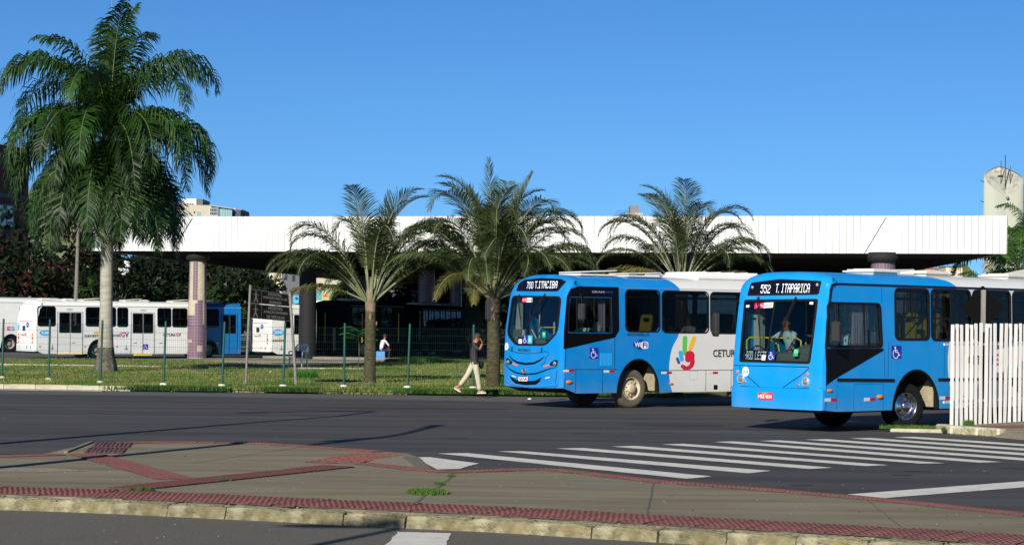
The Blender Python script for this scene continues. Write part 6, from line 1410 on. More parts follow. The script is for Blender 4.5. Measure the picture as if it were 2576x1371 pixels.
def leafcloud(c, rx, ry, rz, ncl, nleaf, size, seed, flat=.6):
    rg = random.Random(seed); g = MB(); c = Vector(c)
    for i in range(ncl):
        while True:
            p = Vector((rg.uniform(-1, 1), rg.uniform(-1, 1), rg.uniform(-1, 1)))
            if .25 < p.length < 1: break
        q = c+Vector((p.x*rx, p.y*ry, p.z*rz)); cr = rg.uniform(.5, 1.1)*min(rx, rz)*.28
        for j in range(nleaf):
            d = Vector((rg.gauss(0, 1), rg.gauss(0, 1), rg.gauss(0, flat))).normalized()*cr*rg.random()**.4; o = q+d
            a = Vector((rg.gauss(0, 1), rg.gauss(0, 1), rg.gauss(0, 1))).normalized(); b = a.orthogonal().normalized(); s = size*rg.uniform(.6, 1.3)
            g.add([o-a*s, o+b*s*.45, o+a*s, o-b*s*.45], [(0, 1, 2, 3)])
    return g
def tree(x, y, h, rx, rz, m, label, seed, size=.28, ncl=70, nleaf=26, trunk_r=.22, z0=0, group='trees and bushes behind the terminal', name='tree', cat='tree', pods=False):
    root = empty(name, (x, y, z0), 0, label, cat, group); rg = random.Random(seed); g = MB()
    hc = h-rz; g.tube([(0, 0, -.1), (.1, 0, hc*.5), (0, .1, hc)], [trunk_r, trunk_r*.8, trunk_r*.5], 10); g.build('trunk', M['bark'], root)
    g = MB()
    for k in range(6):
        a = R(60*k+rg.random()*40); e_ = (math.cos(a)*rx*.65, math.sin(a)*rx*.65, hc+rz*rg.uniform(-.2, .6)); g.tube([(0, 0, hc*.6), (e_[0]*.4, e_[1]*.4, hc*.85), e_], [trunk_r*.5, trunk_r*.35, .03], 6)
    g.build('limb', M['bark'], root)
    leafcloud((0, 0, hc+.1), rx, rx*.9, rz, ncl, nleaf, size, seed).build('crown', M[m], root)
    if pods: leafcloud((0, -rx*.3, hc+.1), rx*.95, rx*.7, rz*.9, 26, 16, .22, seed+5, flat=1.5).build('seed_pods', M['pod'], root)['kind'] = 'stuff'
    return root
def at(px, d): r = ray(px, 780); return r.x*d
for i, (px, d, h, rx, rz, m_, lab, pods) in enumerate((
        (60, 150, 9.2, 4.2, 4.0, 'leafdark', 'dark tree with reddish seed pods at the left edge below the brick building', True), (170, 158, 9.0, 4.0, 3.6, 'leafdark', 'dark tree with a few reddish pods behind the grey pole', True),
        (-40, 156, 8.0, 4.0, 3.6, 'leafdark', 'dark tree cut by the left edge of the picture', False), (250, 165, 7.2, 3.6, 3.2, 'leafdark', 'dark tree straight behind the tall palm trunk', False),
        (330, 172, 6.6, 3.6, 3.0, 'leafdark', 'dark tree between the palm trunk and the tiled column', False), (410, 176, 6.8, 3.4, 3.0, 'leafdark', 'dark tree just left of the tiled column', False),
        (560, 172, 6.6, 3.2, 3.0, 'leafdark', 'dark tree just right of the tiled column', False), (485, 190, 7.2, 3.2, 3.0, 'leafdark', 'dark tree hidden behind the tiled column', False),
        (640, 205, 6.0, 3.0, 2.6, 'leafdark', 'dark tree behind the black sign boards', False), (905, 225, 6.0, 3.0, 2.4, 'leafdark', 'dark tree behind the far palms under the roof', False),
        (985, 215, 4.8, 2.4, 2.0, 'leafmid', 'green bushy tree seen under the roof right of the left lawn palm', False), (1080, 235, 7.0, 3.0, 3.0, 'leafdark', 'dark tree behind the shaded columns', False),
        (1300, 230, 8.0, 4.0, 3.6, 'leafdark', 'dark tree behind the 700 bus front', False), (1450, 235, 8.0, 4.0, 3.6, 'leafdark', 'dark tree above the middle of the 700 bus', False), (1600, 240, 8.0, 4.0, 3.6, 'leafdark', 'dark tree below the spear palm', False), (2000, 250, 8.0, 4.5, 3.6, 'leafdark', 'dark tree above the roof hatches of the 552 bus', False))):
    tree(at(px, d), d, h, rx, rz, m_, lab, 100+i, pods=pods)
# low bushes along the parked buses
for i, (px, d, h, rx, m_, lab) in enumerate(((300, 146, 5.6, 1.8, 'leafdark', 'slim dark bush with white flowers right of the tall palm trunk'), (530, 150, 3.9, 1.8, 'leafmid', 'green bush above the roof of the white bus left of the tiled column'), (590, 155, 4.0, 2.0, 'leafmid', 'green bush above the blue bus front'), (365, 150, 3.8, 1.6, 'leafmid', 'small green bush above the middle of the white bus'), (250, 148, 4.6, 1.6, 'leafmid', 'green bush above the left end of the white bus'))):
    tree(at(px, d), d, h, rx, rx*.8, m_, lab, 300+i, size=.2, ncl=34, name='bush', cat='bush', trunk_r=.09)
leafcloud((at(305, 145), 144, 5.2), .8, .5, .5, 9, 12, .10, 55).build('blossom', M['white'], None)
tag(bpy.data.objects['blossom'], 'white blossom on the slim bush right of the tall palm trunk', 'blossom')
# feather palms at the right edge and inside the terminal
RM = [M['rachis'], M['leafmidpalm']] if 'leafmidpalm' in M else None
M['leafmidpalm'] = leafmat('mid green palm leaf', (0.03, 0.085, 0.012), (0.07, 0.15, 0.03), .6, .25, .4, obj=.3)
RM = [M['rachis'], M['leafmidpalm']]
PF = {'u': frond(4.2, 76, 110, 2.0, 46, .9, .07, .9, 10, .08, 31, .04, .3, mats=RM), 'm': frond(4.4, 48, 130, 1.3, 46, .95, .07, 1.1, 5, .08, 32, .04, .3, mats=RM), 'l': frond(4.0, 15, 100, .9, 44, .9, .07, 1.2, 0, .08, 33, .04, .3, mats=RM)}
def feather(px, d, hz_, label, sc=1.0, white=False, seed=1):
    root = empty('palm_tree', (at(px, d), d, 0), 0, label, 'palm tree', 'feather palms around the terminal'); rg = random.Random(seed)
    g = MB(); g.tube([(0, 0, 0), (0, 0, hz_*.5), (0, 0, hz_)], [.24, .2, .16], 12); g.build('trunk', M['trunkpale'], root)
    if white: g = MB(); g.lathe([(.255, .0), (.235, 1.3)], 14); g.build('whitewash_band', M['whitewall'], root)
    for k in range(16):
        nm = 'u' if k < 4 else ('m' if k < 10 else 'l'); az = k*137.5; o = mobj('frond', PF[nm], root); o.location = (0, 0, hz_); o.rotation_euler = (0, 0, R(az)); o.scale = (sc,)*3
    return root
feather(2560, 118, 5.0, 'green feather palm at the right edge beside the roof end, nearest of its group', 1.0, seed=3)
feather(2500, 150, 3.0, 'green feather palm below the right end of the roof', 1.0, seed=4)
feather(2440, 158, 2.4, 'low green feather palm above the 552 bus roof, left of its neighbours', .9, seed=5)
feather(2590, 140, 7.2, 'green feather palm against the water tower, cut by the right edge', .9, seed=6)
for i, px in enumerate((869, 885)): feather(px, 232, 5.6 if i else 4.6, ('whitewashed palm under the roof, left of the pair', 'whitewashed palm under the roof, right of the pair')[i], .8, True, seed=8+i)
tree(at(2410, 190), 190, 5.4, 4.2, 1.9, 'leafmid', 'green hillside tree between the brick houses and the right palms', 501, ncl=80)
tree(at(2500, 185), 185, 5.0, 4.2, 1.9, 'leafmid', 'green hillside tree behind the right feather palms', 502, ncl=80)
for i, px in enumerate((970, 1012)):
    bx = at(px, 210); root = empty('shrub', (bx, 210, 3.2), 0, ('low clipped shrub under the roof, left one', 'low clipped shrub under the roof, right one')[i], 'shrub', 'clipped shrubs on the raised bank'); leafcloud((0, 0, .5), 1.6, 1, .55, 26, 22, .16, 70+i).build('crown', M['leafmid'], root); g = MB(); g.tube([(0, 0, -.1), (0, 0, .4)], .05, 6); g.build('stem', M['bark'], root)

# ------------------------------------------------------------------ street furniture, fences, signs
fence = empty('wire_fence', (0, 0, 0), 0, 'thin green wire mesh fence on green posts with white footings along the lawn', 'fence')
fx = [(-190, 948), (-70, 950), (5, 953), (122, 957), (252, 965), (411, 971), (558, 974), (712, 975), (865, 976), (1025, 978), (1190, 979.5), (1372, 981), (1540, 983)]
fp = [G(x, y, .12) for x, y in fx]
tilt = [0, .01, .02, .018, .032, .034, .041, .030, .006, .036, .0, .01, .01]
for i, q in enumerate(fp):
    g = MB(); g.tube([(0, 0, 0), (0, 0, 1.98)], .034, 8); o = g.build('post', M['fencegreen'], fence); o.location = (q.x, q.y, .10); o.rotation_euler = (0, tilt[i]*.8, 0)
    g = MB(); g.lathe([(.13, -.05), (.12, .05), (.10, .09), (0, .10)], 10); o = g.build('footing', M['footing'] if i > 4 else M['kerb2'], fence); o.location = (q.x, q.y, .12)
for a, b in zip(fp, fp[1:]):
    g = MB(); L_ = (b-a).length; n_ = int(L_/.062)
    for k in range(n_):
        f = k/n_; p_ = a.lerp(b, f); g.add([(p_.x-.0022, p_.y, .2), (p_.x+.0022, p_.y, .2), (p_.x+.0022, p_.y, 1.95), (p_.x-.0022, p_.y, 1.95), (p_.x, p_.y-.004, .2), (p_.x, p_.y-.004, 1.95)], [(0, 4, 5, 3), (4, 1, 2, 5), (1, 0, 3, 2)])
    for k in range(9):
        z = .22+k*.215; g.add([(a.x, a.y-.002, z-.003), (b.x, b.y-.002, z-.003), (b.x, b.y-.002, z+.003), (a.x, a.y-.002, z+.003), (a.x, a.y-.007, z), (b.x, b.y-.007, z)], [(0, 1, 5, 4), (4, 5, 2, 3), (1, 0, 3, 2)])
    o = g.build('wire_mesh', M['wire'], fence); o['kind'] = 'stuff'

# black pedestrian warning boards on leaning posts
s0 = G(617.6, 967, .12); s1 = G(745.7, 969.7, .12); ws_ = empty('warning_sign', (s0.x, s0.y, .12), 0, 'leaning pair of black warning boards about pedestrians on two weathered posts', 'sign')
def Ps(dx, dy, dd=0): v = Q(dx, dy, s0.y-.08+dd); return Vector((v.x-s0.x, v.y-s0.y, v.z-.12))
g = MB(); g.tube([(0, 0, -.1), Ps(630, 717, .08)], .04, 8); g.build('post', M['wood'], ws_)
g = MB(); g.tube([Vector((s1.x-s0.x, s1.y-s0.y, -.1)), Ps(729, 735, .08)], .045, 8); g.build('post', M['wood'], ws_)
def quadmap(TL, TR, BR, BL, d_):
    def f(u, v, off=0):
        t = Vector(TL).lerp(Vector(TR), u); b = Vector(BL).lerp(Vector(BR), u); p_ = b.lerp(t, v); q = Ps(p_.x, p_.y, -off); return tuple(q)
    return f
for k, (TL, TR, BR, BL, lines) in enumerate((((630.7, 726.3), (725.2, 740.7), (728.5, 771.2), (629, 761.8), ['PEDESTRE:', 'ATENÇÃO RISCO DE', 'ACIDENTE']), ((629, 763), (728.5, 772.4), (731.3, 808.7), (627.3, 800), ['PEDESTRE:', 'ATENÇÃO ENTRADA', 'DE VEÍCULOS']))):
    mf = quadmap(TL, TR, BR, BL, 0)
    o = sheet('sign_board', [(0, 0), (1, 0), (1, 1), (0, 1)], mf, M['boardblack'], ws_, off=0, t=.03)
    sheet('board_frame', [([(0, 0), (1, 0), (1, 1), (0, 1)], [[(.012, .03), (.988, .03), (.988, .97), (.012, .97)]])], mf, M['textdark'], o, off=.006, t=.01)
    sheet('divider', [(.285, .03), (.292, .03), (.292, .97), (.285, .97)], mf, M['boardtext'], o, off=.004, t=.003)
    for j, ln in enumerate(lines):
        wd_ = .60*len(ln)/16; cx = .64; text('lettering', ln, mf, M['boardtext'], o, cx-wd_/2*1.05, .70-.30*j, cx+wd_/2*1.05, .90-.30*j+(.06 if 'Í' in ln or 'Ç' in ln else 0), off=.006, bold=.006)
    P_ = lambda a, b: (.05+a*.19, .08+b*.84)
    regs = [circ(*P_(.5, .92), .016, .055, n=10), ribbon([P_(.5, .80), P_(.5, .42)], .035), ribbon([P_(.15, .62), P_(.5, .78), P_(.85, .58)], .022), ribbon([P_(.5, .46), P_(.28, .02)], .028), ribbon([P_(.5, .46), P_(.78, .02)], .028)]
    for j, r_ in enumerate(regs): sheet('pedestrian_symbol', r_, mf, M['boardtext'], o, off=.006+j*.0006, t=.003)

# white picket fence and the back of a diamond sign
pf = empty('picket_fence', (0, 0, 0), 0, 'tall white picket fence at the right edge before the 552 bus', 'fence')
pA = Vector((9.13, 48.25)); pB = Vector((12.4, 52.6)); L_ = (pB-pA).length; pt_ = (pB-pA)/L_; pn = Vector((pt_.y, -pt_.x))
xs_ = [2391+12.2*k+(rnd.random()-.5)*1.6 for k in range(20)]
for k, px in enumerate(xs_):
    r_ = ray(px, 950); kk = r_.x; u = (kk*pA.y-pA.x)/(pt_.x-kk*pt_.y); p_ = pA+pt_*u+pn*.03
    h_ = 2.13+.03*rnd.random()+.02*(k > 5); w_ = .074; g = MB(); le = (rnd.random()-.5)*.05
    yy0, yy1 = -.011, .011
    ps = []
    for z, dx_ in ((0, -le*.6+(rnd.random()-.5)*.03), (.42, 0), (1.1, (rnd.random()-.5)*.015), (1.75, 0), (h_-.02, le*.3), (h_, le*.3)):
        ww_ = w_*(.82 if z == h_ else 1)
        ps.append([(-ww_/2+dx_, yy0, z), (ww_/2+dx_, yy0, z), (ww_/2+dx_, yy1, z), (-ww_/2+dx_, yy1, z)])
    V = [q for r2 in ps for q in r2]; F = [(3, 2, 1, 0), (20, 21, 22, 23)]
    for i in range(5):
        for j in range(4): F.append((i*4+j, i*4+(j+1) % 4, (i+1)*4+(j+1) % 4, (i+1)*4+j))
    g.add(V, F); o = g.build('picket', M['picket'], pf); o.location = (p_.x, p_.y, .15-.02); o.rotation_euler = (R((rnd.random()-.5)*1.5), 0, math.atan2(pt_.y, pt_.x)*.45+R((rnd.random()-.5)*10))
for z in (.50, 1.70):
    g = MB(); Mt = Matrix.Translation((pA.x-pt_.x*.25, pA.y-pt_.y*.25, .15+z)) @ Matrix.Rotation(math.atan2(pt_.y, pt_.x), 4, 'Z'); g.box(0, -.0, -.022, L_+.3, .03, .022, Mt); g.build('rail', M['picket'], pf)
r_ = ray(2472, 900); dd = 50.35; ds = empty('diamond_sign', (r_.x*dd, dd, .0), 0, 'back of a black diamond road sign on a weathered post behind the white pickets', 'sign')
g = MB(); g.box(-.045, -.045, 0, .045, .045, 2.10); g.build('lower_post', M['boardblack'], ds); g = MB(); g.box(-.05, -.05, 2.10, .05, .05, 3.02, ch=.01); g.build('post', M['wood'], ds)
g = MB(); dz_ = 2.30+(811-772)/5830*dd; Mt = Matrix.Translation((0, .075, dz_)) @ Matrix.Rotation(R(45), 4, 'Y'); pl_ = rr(-.345, -.345, .345, .345, .05); g.prism(pl_, -.008, .008, Mt @ Matrix.Rotation(R(90), 4, 'X')); g.build('sign_plate', M['boardblack'], ds)

# street lamps outside the frame on the left: they throw the long shadows over the road
def street_lamp(x, y, h, arm, label, r0=.10):
    L0 = empty('street_lamp', (x, y, 0), 0, label, 'street lamp', 'street lamps beside the road'); g = MB(); g.tube([(0, 0, 0), (0, 0, h*.5), (0, 0, h)], [r0, r0*.8, r0*.55], 10); g.build('pole', M['metal'], L0)
    for ar in arm:
        pts = [(0, 0, h-.05)]+[tuple(q) for q in ar]; g = MB(); g.tube(pts, .09, 8); g.build('arm', M['metal'], L0)
        e_ = Vector(pts[-1]); d_ = (e_-Vector(pts[-2])).normalized(); g = MB(); g.tube([e_-d_*.1, e_+d_*.15, e_+d_*.55, e_+d_*.95], [.07, .15, .17, .06], 10); g.v = [(a, b, e_.z+(c-e_.z)*.5) for a, b, c in g.v]; g.build('lamp_head', M['metal'], L0)
    return L0
street_lamp(-8.75, 27.6, 8.3, [[(.1, .8, 8.55), (.4, 3.4, 8.7)], [(-.2, -.4, 8.5), (-.9, -1.8, 8.6)]], 'grey twin armed street lamp left of the camera view nearest the traffic island', .17)
street_lamp(-9.55, 38.9, 5.6, [[(.35, .5, 6.8), (.1, .9, 8.0), (-1.3, .2, 8.4), (-2.4, -.6, 8.2)]], 'tall curved street lamp left of the camera view beside the road', .17)
street_lamp(-7.0, 10.0, 7.5, [[(.0, .1, 7.6), (-.4, .1, 7.6)]], 'street lamp beside the near road left of the camera', .12)

# man walking along the kerb
mp = G(1212, 990, .12); MX = 1.0
J = {'pelvis': (-.21, 0, .93, .135, .12), 'belly': (-.245, 0, 1.10, .14, .115), 'chest': (-.255, 0, 1.30, .15, .125), 'neck': (-.215, 0, 1.475, .058), 'jaw': (-.165, 0, 1.535, .066), 'head': (-.150, 0, 1.605, .088), 'crown': (-.150, 0, 1.665, .066),
     'shr': (-.245, -.17, 1.385, .078), 'elr': (-.075, -.22, 1.245, .055), 'wrr': (.005, -.17, 1.445, .030), 'shl': (-.25, .17, 1.385, .075), 'ell': (-.22, .235, 1.10, .052), 'wrl': (-.10, .23, .90, .030),
     'hpr': (-.20, -.095, .88, .105), 'knr': (-.125, -.10, .48, .082), 'cfr': (-.085, -.10, .25, .075), 'anr': (-.065, -.10, .10, .070), 'hpl': (-.24, .095, .88, .105), 'knl': (-.42, .10, .52, .082), 'cfl': (-.57, .10, .31, .075), 'anl': (-.655, .10, .215, .066)}
E_ = [('pelvis', 'belly'), ('belly', 'chest'), ('chest', 'neck'), ('neck', 'jaw'), ('jaw', 'head'), ('head', 'crown'), ('chest', 'shr'), ('shr', 'elr'), ('elr', 'wrr'), ('chest', 'shl'), ('shl', 'ell'), ('ell', 'wrl'), ('pelvis', 'hpr'), ('hpr', 'knr'), ('knr', 'cfr'), ('cfr', 'anr'), ('pelvis', 'hpl'), ('hpl', 'knl'), ('knl', 'cfl'), ('cfl', 'anl')]
def zW(c, e):
    s_ = set(e)
    if s_ & {'jaw', 'head', 'crown'} or (s_ == {'chest', 'neck'} and c.z > 1.45): return 0
    if s_ == {'elr', 'wrr'}: return 0
    if s_ == {'ell', 'wrl'}: return 0
    if c.z < .80 or s_ & {'knr', 'knl', 'cfr', 'cfl', 'anr', 'anl'}: return 2
    return 1
man = person('person', J, E_, [M['skin'], M['stripes'], M['trousers']], zW, tuple(mp), 0, 'man in striped black shirt and beige trousers walking with a hand on his forehead')
head_extras(man, (-.150, 0, 1.605), (.92, -.1, -.38), 'hairgrey', r=.096)
hand(man, (.005, -.17, 1.445), (-.35, .28, .9), (-.9, .3, -.2), 'skin', .45, 1.0); hand(man, (-.10, .23, .90), (.5, 0, -.85), (1, 0, .2), 'skin', .8, 1.0)
def foot(root, ank, heel, toe, y):
    a, h, t = Vector((ank[0], y, ank[1])), Vector((heel[0], y, heel[1])), Vector((toe[0], y, toe[1])); g = MB()
    g.tube([a+Vector((0, 0, .04)), a, h+(t-h)*.12+Vector((0, 0, .045)), h+(t-h)*.45+Vector((0, 0, .045)), h+(t-h)*.78+Vector((0, 0, .035)), t+Vector((0, 0, .03))-(t-h)*.04], [.045, .042, .038, .037, .035, .018], 8); g.build('foot', M['skinlight'], root)
    d = (t-h).normalized(); n_ = Vector((-d.z, 0, d.x)); g = MB(); pl_ = []
    for s_, w_ in ((0, .030), (.12, .038), (.45, .036), (.75, .048), (.95, .038), (1.02, .015)): pl_.append((s_, w_))
    V = [h+(t-h)*s_+Vector((0, sg*w_, 0))+n_*q for q in (0, .022) for sg in (1, -1) for s_, w_ in (pl_ if sg > 0 else pl_[::-1])]
    n2 = len(pl_)*2; g.add(V, [tuple(range(n2)), tuple(reversed(range(n2, 2*n2)))]+[(i, (i+1) % n2, n2+(i+1) % n2, n2+i) for i in range(n2)]); o = g.build('flip_flop', M['plastic'], root)
    g = MB(); b_ = h+(t-h)*.80+n_*.03; g.tube([h+(t-h)*.45+Vector((0, .04, 0))+n_*.02, h+(t-h)*.6+Vector((0, .03, 0))+n_*.085, b_, h+(t-h)*.6+Vector((0, -.03, 0))+n_*.085, h+(t-h)*.45+Vector((0, -.04, 0))+n_*.02], .010, 5); g.build('strap', M['plastic'], o)
foot(man, (-.055, .11), (-.13, .005), (.125, .012), -.10); foot(man, (-.665, .20), (-.80, .135), (-.60, .02), .10)
g = MB(); g.ell((-.03, .13, .82), .07, .05, .12, 10, 8); g.build('bag', M['rubber'], man)

# white plastic chair with a dark bag, crate and seated vendor in the shade
cp = G(750, 927, .1); ch = empty('chair', (cp.x, cp.y, .06), R(-20), 'white plastic armchair with a dark cloth on it at the back of the lawn', 'chair'); ch.scale = (1.15,)*3
g = MB(); g.box(-.24, -.22, .40, .24, .24, .44, ch=.015); g.build('seat', M['plastic'], ch)
for sx in (-1, 1):
    for sy in (-1, 1): g = MB(); g.tube([(sx*.27, sy*.25, 0), (sx*.23, sy*.21, .42)], [.022, .035], 6); g.build('leg', M['plastic'], ch)
    g = MB(); g.tube([(sx*.25, -.22, .42), (sx*.27, -.22, .64), (sx*.27, .22, .66)], .025, 6); g.build('armrest', M['plastic'], ch)
g = MB()
for k in range(5): g.tube([(-.17+.085*k, .24, .42), (-.19+.095*k, .31, .86)], .018, 5)
g.tube([(-.23, .27, .60), (-.24, .30, .80), (-.18, .32, .88), (.18, .32, .88), (.24, .30, .80), (.23, .27, .60)], .028, 6); g.build('backrest', M['plastic'], ch)
cl = empty('bag', (cp.x, cp.y, .55), 0, 'dark bag lying on the seat of the white plastic chair', 'bag'); g = MB(); g.ell((0, 0, .12), .27, .2, .17, 12, 8); g.v = [(x+.02*math.sin(z*40), y, max(z, 0)) for x, y, z in g.v]; g.build('bag_body', M['navytrouser'], cl); g = MB(); g.tube([(-.12, -.1, .22), (0, -.12, .40), (.12, -.1, .22)], .012, 5); g.build('handle', M['navytrouser'], cl)
bx = G(958, 903, .0); bx = Vector((at(958, 119.5), 119.5, .1)); cr = empty('crate', (bx.x, bx.y, .05), R(8), 'light blue plastic crate under a seated vendor at the edge of the shade', 'crate')
g = MB(); g.box(-.22, -.17, 0, .22, .17, .44, ch=.02); g.build('box_wall', M['bluecrate'], cr)
g = MB(); 
for k in range(5): g.box(-.23, -.178, .05+k*.085, .23, -.17, .07+k*.085)
g.build('crate_rib', M['bluecrate'], cr)
seated('person', (bx.x, bx.y+.02, .02), R(-150), 'seated vendor with back turned in a white shirt on the blue crate', 'shirtwhite', lean=.22, wl=(-.45, .12, .62), wr=(-.45, -.12, .62))
for px, d_, lab in ((1190, 127, 'person standing in the deep shade left of the walking man'), (1215, 126, 'second person standing in the deep shade behind the walking man')):
    J2 = {'pelvis': (0, 0, .93, .15, .12), 'belly': (0, 0, 1.1, .14, .11), 'chest': (0, 0, 1.32, .16, .12), 'neck': (0, 0, 1.50, .055), 'head': (0, 0, 1.62, .095), 'crown': (0, 0, 1.69, .06), 'shl': (-.19, 0, 1.42, .06), 'ell': (-.25, .02, 1.15, .045), 'wrl': (-.24, -.08, .90, .03), 'shr': (.19, 0, 1.42, .06), 'elr': (.25, .02, 1.15, .045), 'wrr': (.24, -.08, .90, .03), 'hpl': (-.09, 0, .9, .1), 'knl': (-.10, -.02, .5, .07), 'anl': (-.10, 0, .09, .045), 'tol': (-.10, -.15, .04, .035), 'hpr': (.09, 0, .9, .1), 'knr': (.10, 0, .5, .07), 'anr': (.11, .03, .09, .045), 'tor': (.12, -.12, .04, .035)}
    E2 = [('pelvis', 'belly'), ('belly', 'chest'), ('chest', 'neck'), ('neck', 'head'), ('head', 'crown'), ('chest', 'shl'), ('shl', 'ell'), ('ell', 'wrl'), ('chest', 'shr'), ('shr', 'elr'), ('elr', 'wrr'), ('pelvis', 'hpl'), ('hpl', 'knl'), ('knl', 'anl'), ('anl', 'tol'), ('pelvis', 'hpr'), ('hpr', 'knr'), ('knr', 'anr'), ('anr', 'tor')]
    r2 = person('person', J2, E2, [M['skin'], M['shirtred'] if px == 1190 else M['shirtgreen'], M['navytrouser']], lambda c, e: 0 if c.z > 1.5 or ('wr' in e[1]) else (2 if c.z < .95 else 1), (at(px, d_), d_, .02), R(20 if px == 1190 else -60), lab)
    head_extras(r2, (0, 0, 1.62), (0, -1, -.1), 'hair'); hand(r2, (-.24, -.08, .90), (0, -.2, -1), (1, 0, 0), 'skin', .5); hand(r2, (.24, -.08, .90), (0, -.2, -1), (-1, 0, 0), 'skin', .5)

# ------------------------------------------------------------------ buildings and distant things
def block(root, x0, y0, z0, x1, y1, z1, m, name='wall'):
    g = MB(); g.box(x0, y0, z0, x1, y1, z1); return g.build(name, m, root)
def bwin(root, x0, z0, x1, z1, y, m='windark', frame='whitewall', nx=2, nz=1, d=.08):
    """window on a wall whose outside is at local y (facing -y)"""
    g = MB(); t = .05*(abs(x1-x0)/1.2+.3)
    g.box(x0, y-.04, z0, x1, y+.02, z0+t); g.box(x0, y-.04, z1-t, x1, y+.02, z1); g.box(x0, y-.04, z0+t, x0+t, y+.02, z1-t); g.box(x1-t, y-.04, z0+t, x1, y+.02, z1-t)
    for k in range(1, nx): xx = x0+(x1-x0)*k/nx; g.box(xx-t*.35, y-.035, z0+t, xx+t*.35, y+.02, z1-t)
    for k in range(1, nz): zz_ = z0+(z1-z0)*k/nz; g.box(x0+t, y-.03, zz_-t*.35, x1-t, y+.02, zz_+t*.35)
    w_ = g.build('window', M[frame], root); g = MB(); g.box(x0+t*.5, y-.012, z0+t*.5, x1-t*.5, y-.006, z1-t*.5); g.build('pane', M[m], w_); return w_
def zat(px, py, d): return Q(px, py, d).z
def building(px0, px1, d, rz, m, ytop, label, zb=-.02, depth=10, group='buildings beyond the terminal'):
    """front wall spans px0..px1 at distance d, its top at screen height ytop"""
    x0, x1 = at(px0, d), at(px1, d); zt = zat((px0+px1)/2, ytop, d); root = empty('building', (x0, d, 0), R(rz), label, 'building', group); W_ = (x1-x0)/math.cos(R(rz)); block(root, 0, 0, zb, W_, depth, zt, M[m]); return root, W_, zt
# brick building on the left edge, its shaded side turned to the camera
d_ = 190; root = empty('building', (at(68, d_), d_, 0), 0, 'tall dark red brick building with a concrete frame cut by the left edge', 'building', 'buildings beyond the terminal'); zt = zat(40, 375, d_)
root.rotation_euler = (0, 0, R(108)); block(root, -16, 0, -.02, 0, 12, zt, M['brick']) if False else None
# local y<0 faces away from the sun; wall runs along local x towards the camera's left
root.rotation_euler = (0, 0, R(76)); block(root, -14, 0, -.02, 0, 10, zt, M['brick'])
for z in (zt-4.2, zt-7.4): block(root, -14.05, -.06, z, .02, 0, z+.35, M['cementframe'], 'floor_slab')
for x in (-.25, -6, -10): block(root, x, -.06, 0, x+.25, 0, zt-4.2, M['cementframe'], 'pillar')
bwin(root, -6.6+1.2, zt-6.6, -2.6, zt-4.7, -.02, 'winglass', 'cementframe'); bwin(root, -12, zt-6.6, -9.5, zt-4.7, -.02, 'winglass', 'cementframe')
root, W_, zt = building(60, 236, 210, 0, 'greenwall', 478, 'olive green building behind the tall palm crown'); block(root, W_*.25, .0-.3, zt-1.6, W_+.2, 10, zt-1.3, M['cementframe'], 'ledge')
# apartment block above the roof on the left
d_ = 330; root, W_, zt = building(440, 536, d_, 0, 'beigewall', 516, 'beige apartment block with a glazed balcony above the roof edge on the left', depth=14)
x_ = lambda px: at(px, d_)-at(440, d_); z_ = lambda py: zat(500, py, d_)
block(root, x_(445), 2, zt, x_(486), 10, z_(498.5), M['whitewall'], 'penthouse_wall'); block(root, x_(486), 2.1, zt, x_(502), 10, z_(499), M['greywall'], 'penthouse_wall')
bwin(root, x_(454), z_(516), x_(482), z_(509.5), 2, 'windark', 'whitewall', 7); bwin(root, x_(450), z_(545), x_(464), z_(533), 0, 'winglass', 'whitewall'); bwin(root, x_(492), z_(545), x_(504), z_(532), 0, 'winglass', 'whitewall'); bwin(root, x_(485), z_(537), x_(488), z_(532), 0, 'windark', 'cementframe', 1)
block(root, x_(527), -1.2, z_(560), x_(549), 0, z_(543), M['beigewall'], 'balcony_wall'); bwin(root, x_(527.5), z_(543), x_(549), z_(524), -1.2, 'windark', 'whitewall', 4, 2)
block(root, x_(549), -.9, z_(560), x_(583), 12, z_(526), M['winglass'], 'glazed_terrace')
for k in range(5): bwin(root, x_(550+6.5*k), z_(546), x_(556+6.5*k), z_(526.5), -.9, 'winglass', 'whitewall', 1)
g = MB(); g.prism([(x_(527), z_(519)), (x_(583), z_(526)), (x_(583), z_(524)), (x_(527), z_(516))], -12, 1.3, Matrix(((1, 0, 0, 0), (0, 0, -1, 0), (0, 1, 0, 0), (0, 0, 0, 1)))); g.build('terrace_roof', M['metal'], root)
block(root, x_(556), 3, z_(546), x_(583), 12, z_(521), M['whitewall'], 'wall'); block(root, x_(583), 0, z_(560), x_(602.5), 11, z_(527), M['slate'], 'wall'); block(root, x_(584), 2, z_(527), x_(602), 11, z_(524), M['brick2'], 'parapet')
for q in ((446, 530), (478, 541)): g = MB(); 
g = MB(); g.tube([(x_(452), -.5, z_(514)), (x_(478), -1.5, z_(538)), (x_(482), -1.5, z_(537))], .08, 6); g.build('lamp_arm', M['metal'], root)
d_ = 330; root = empty('building', (at(1583, d_), d_, 0), 0, 'small grey rooftop tower above the roof edge behind the right lawn palm', 'building', 'buildings beyond the terminal'); block(root, 0, 0, 0, at(1605, d_)-at(1583, d_), 5, zat(1594, 517, d_), mat('warm grey wall', (.22, .20, .20), .9)); block(root, -.7, -.3, 0, at(1605, d_)-at(1583, d_)+.5, -.02, zat(1594, 536, d_), M['beigewall'], 'base_wall')
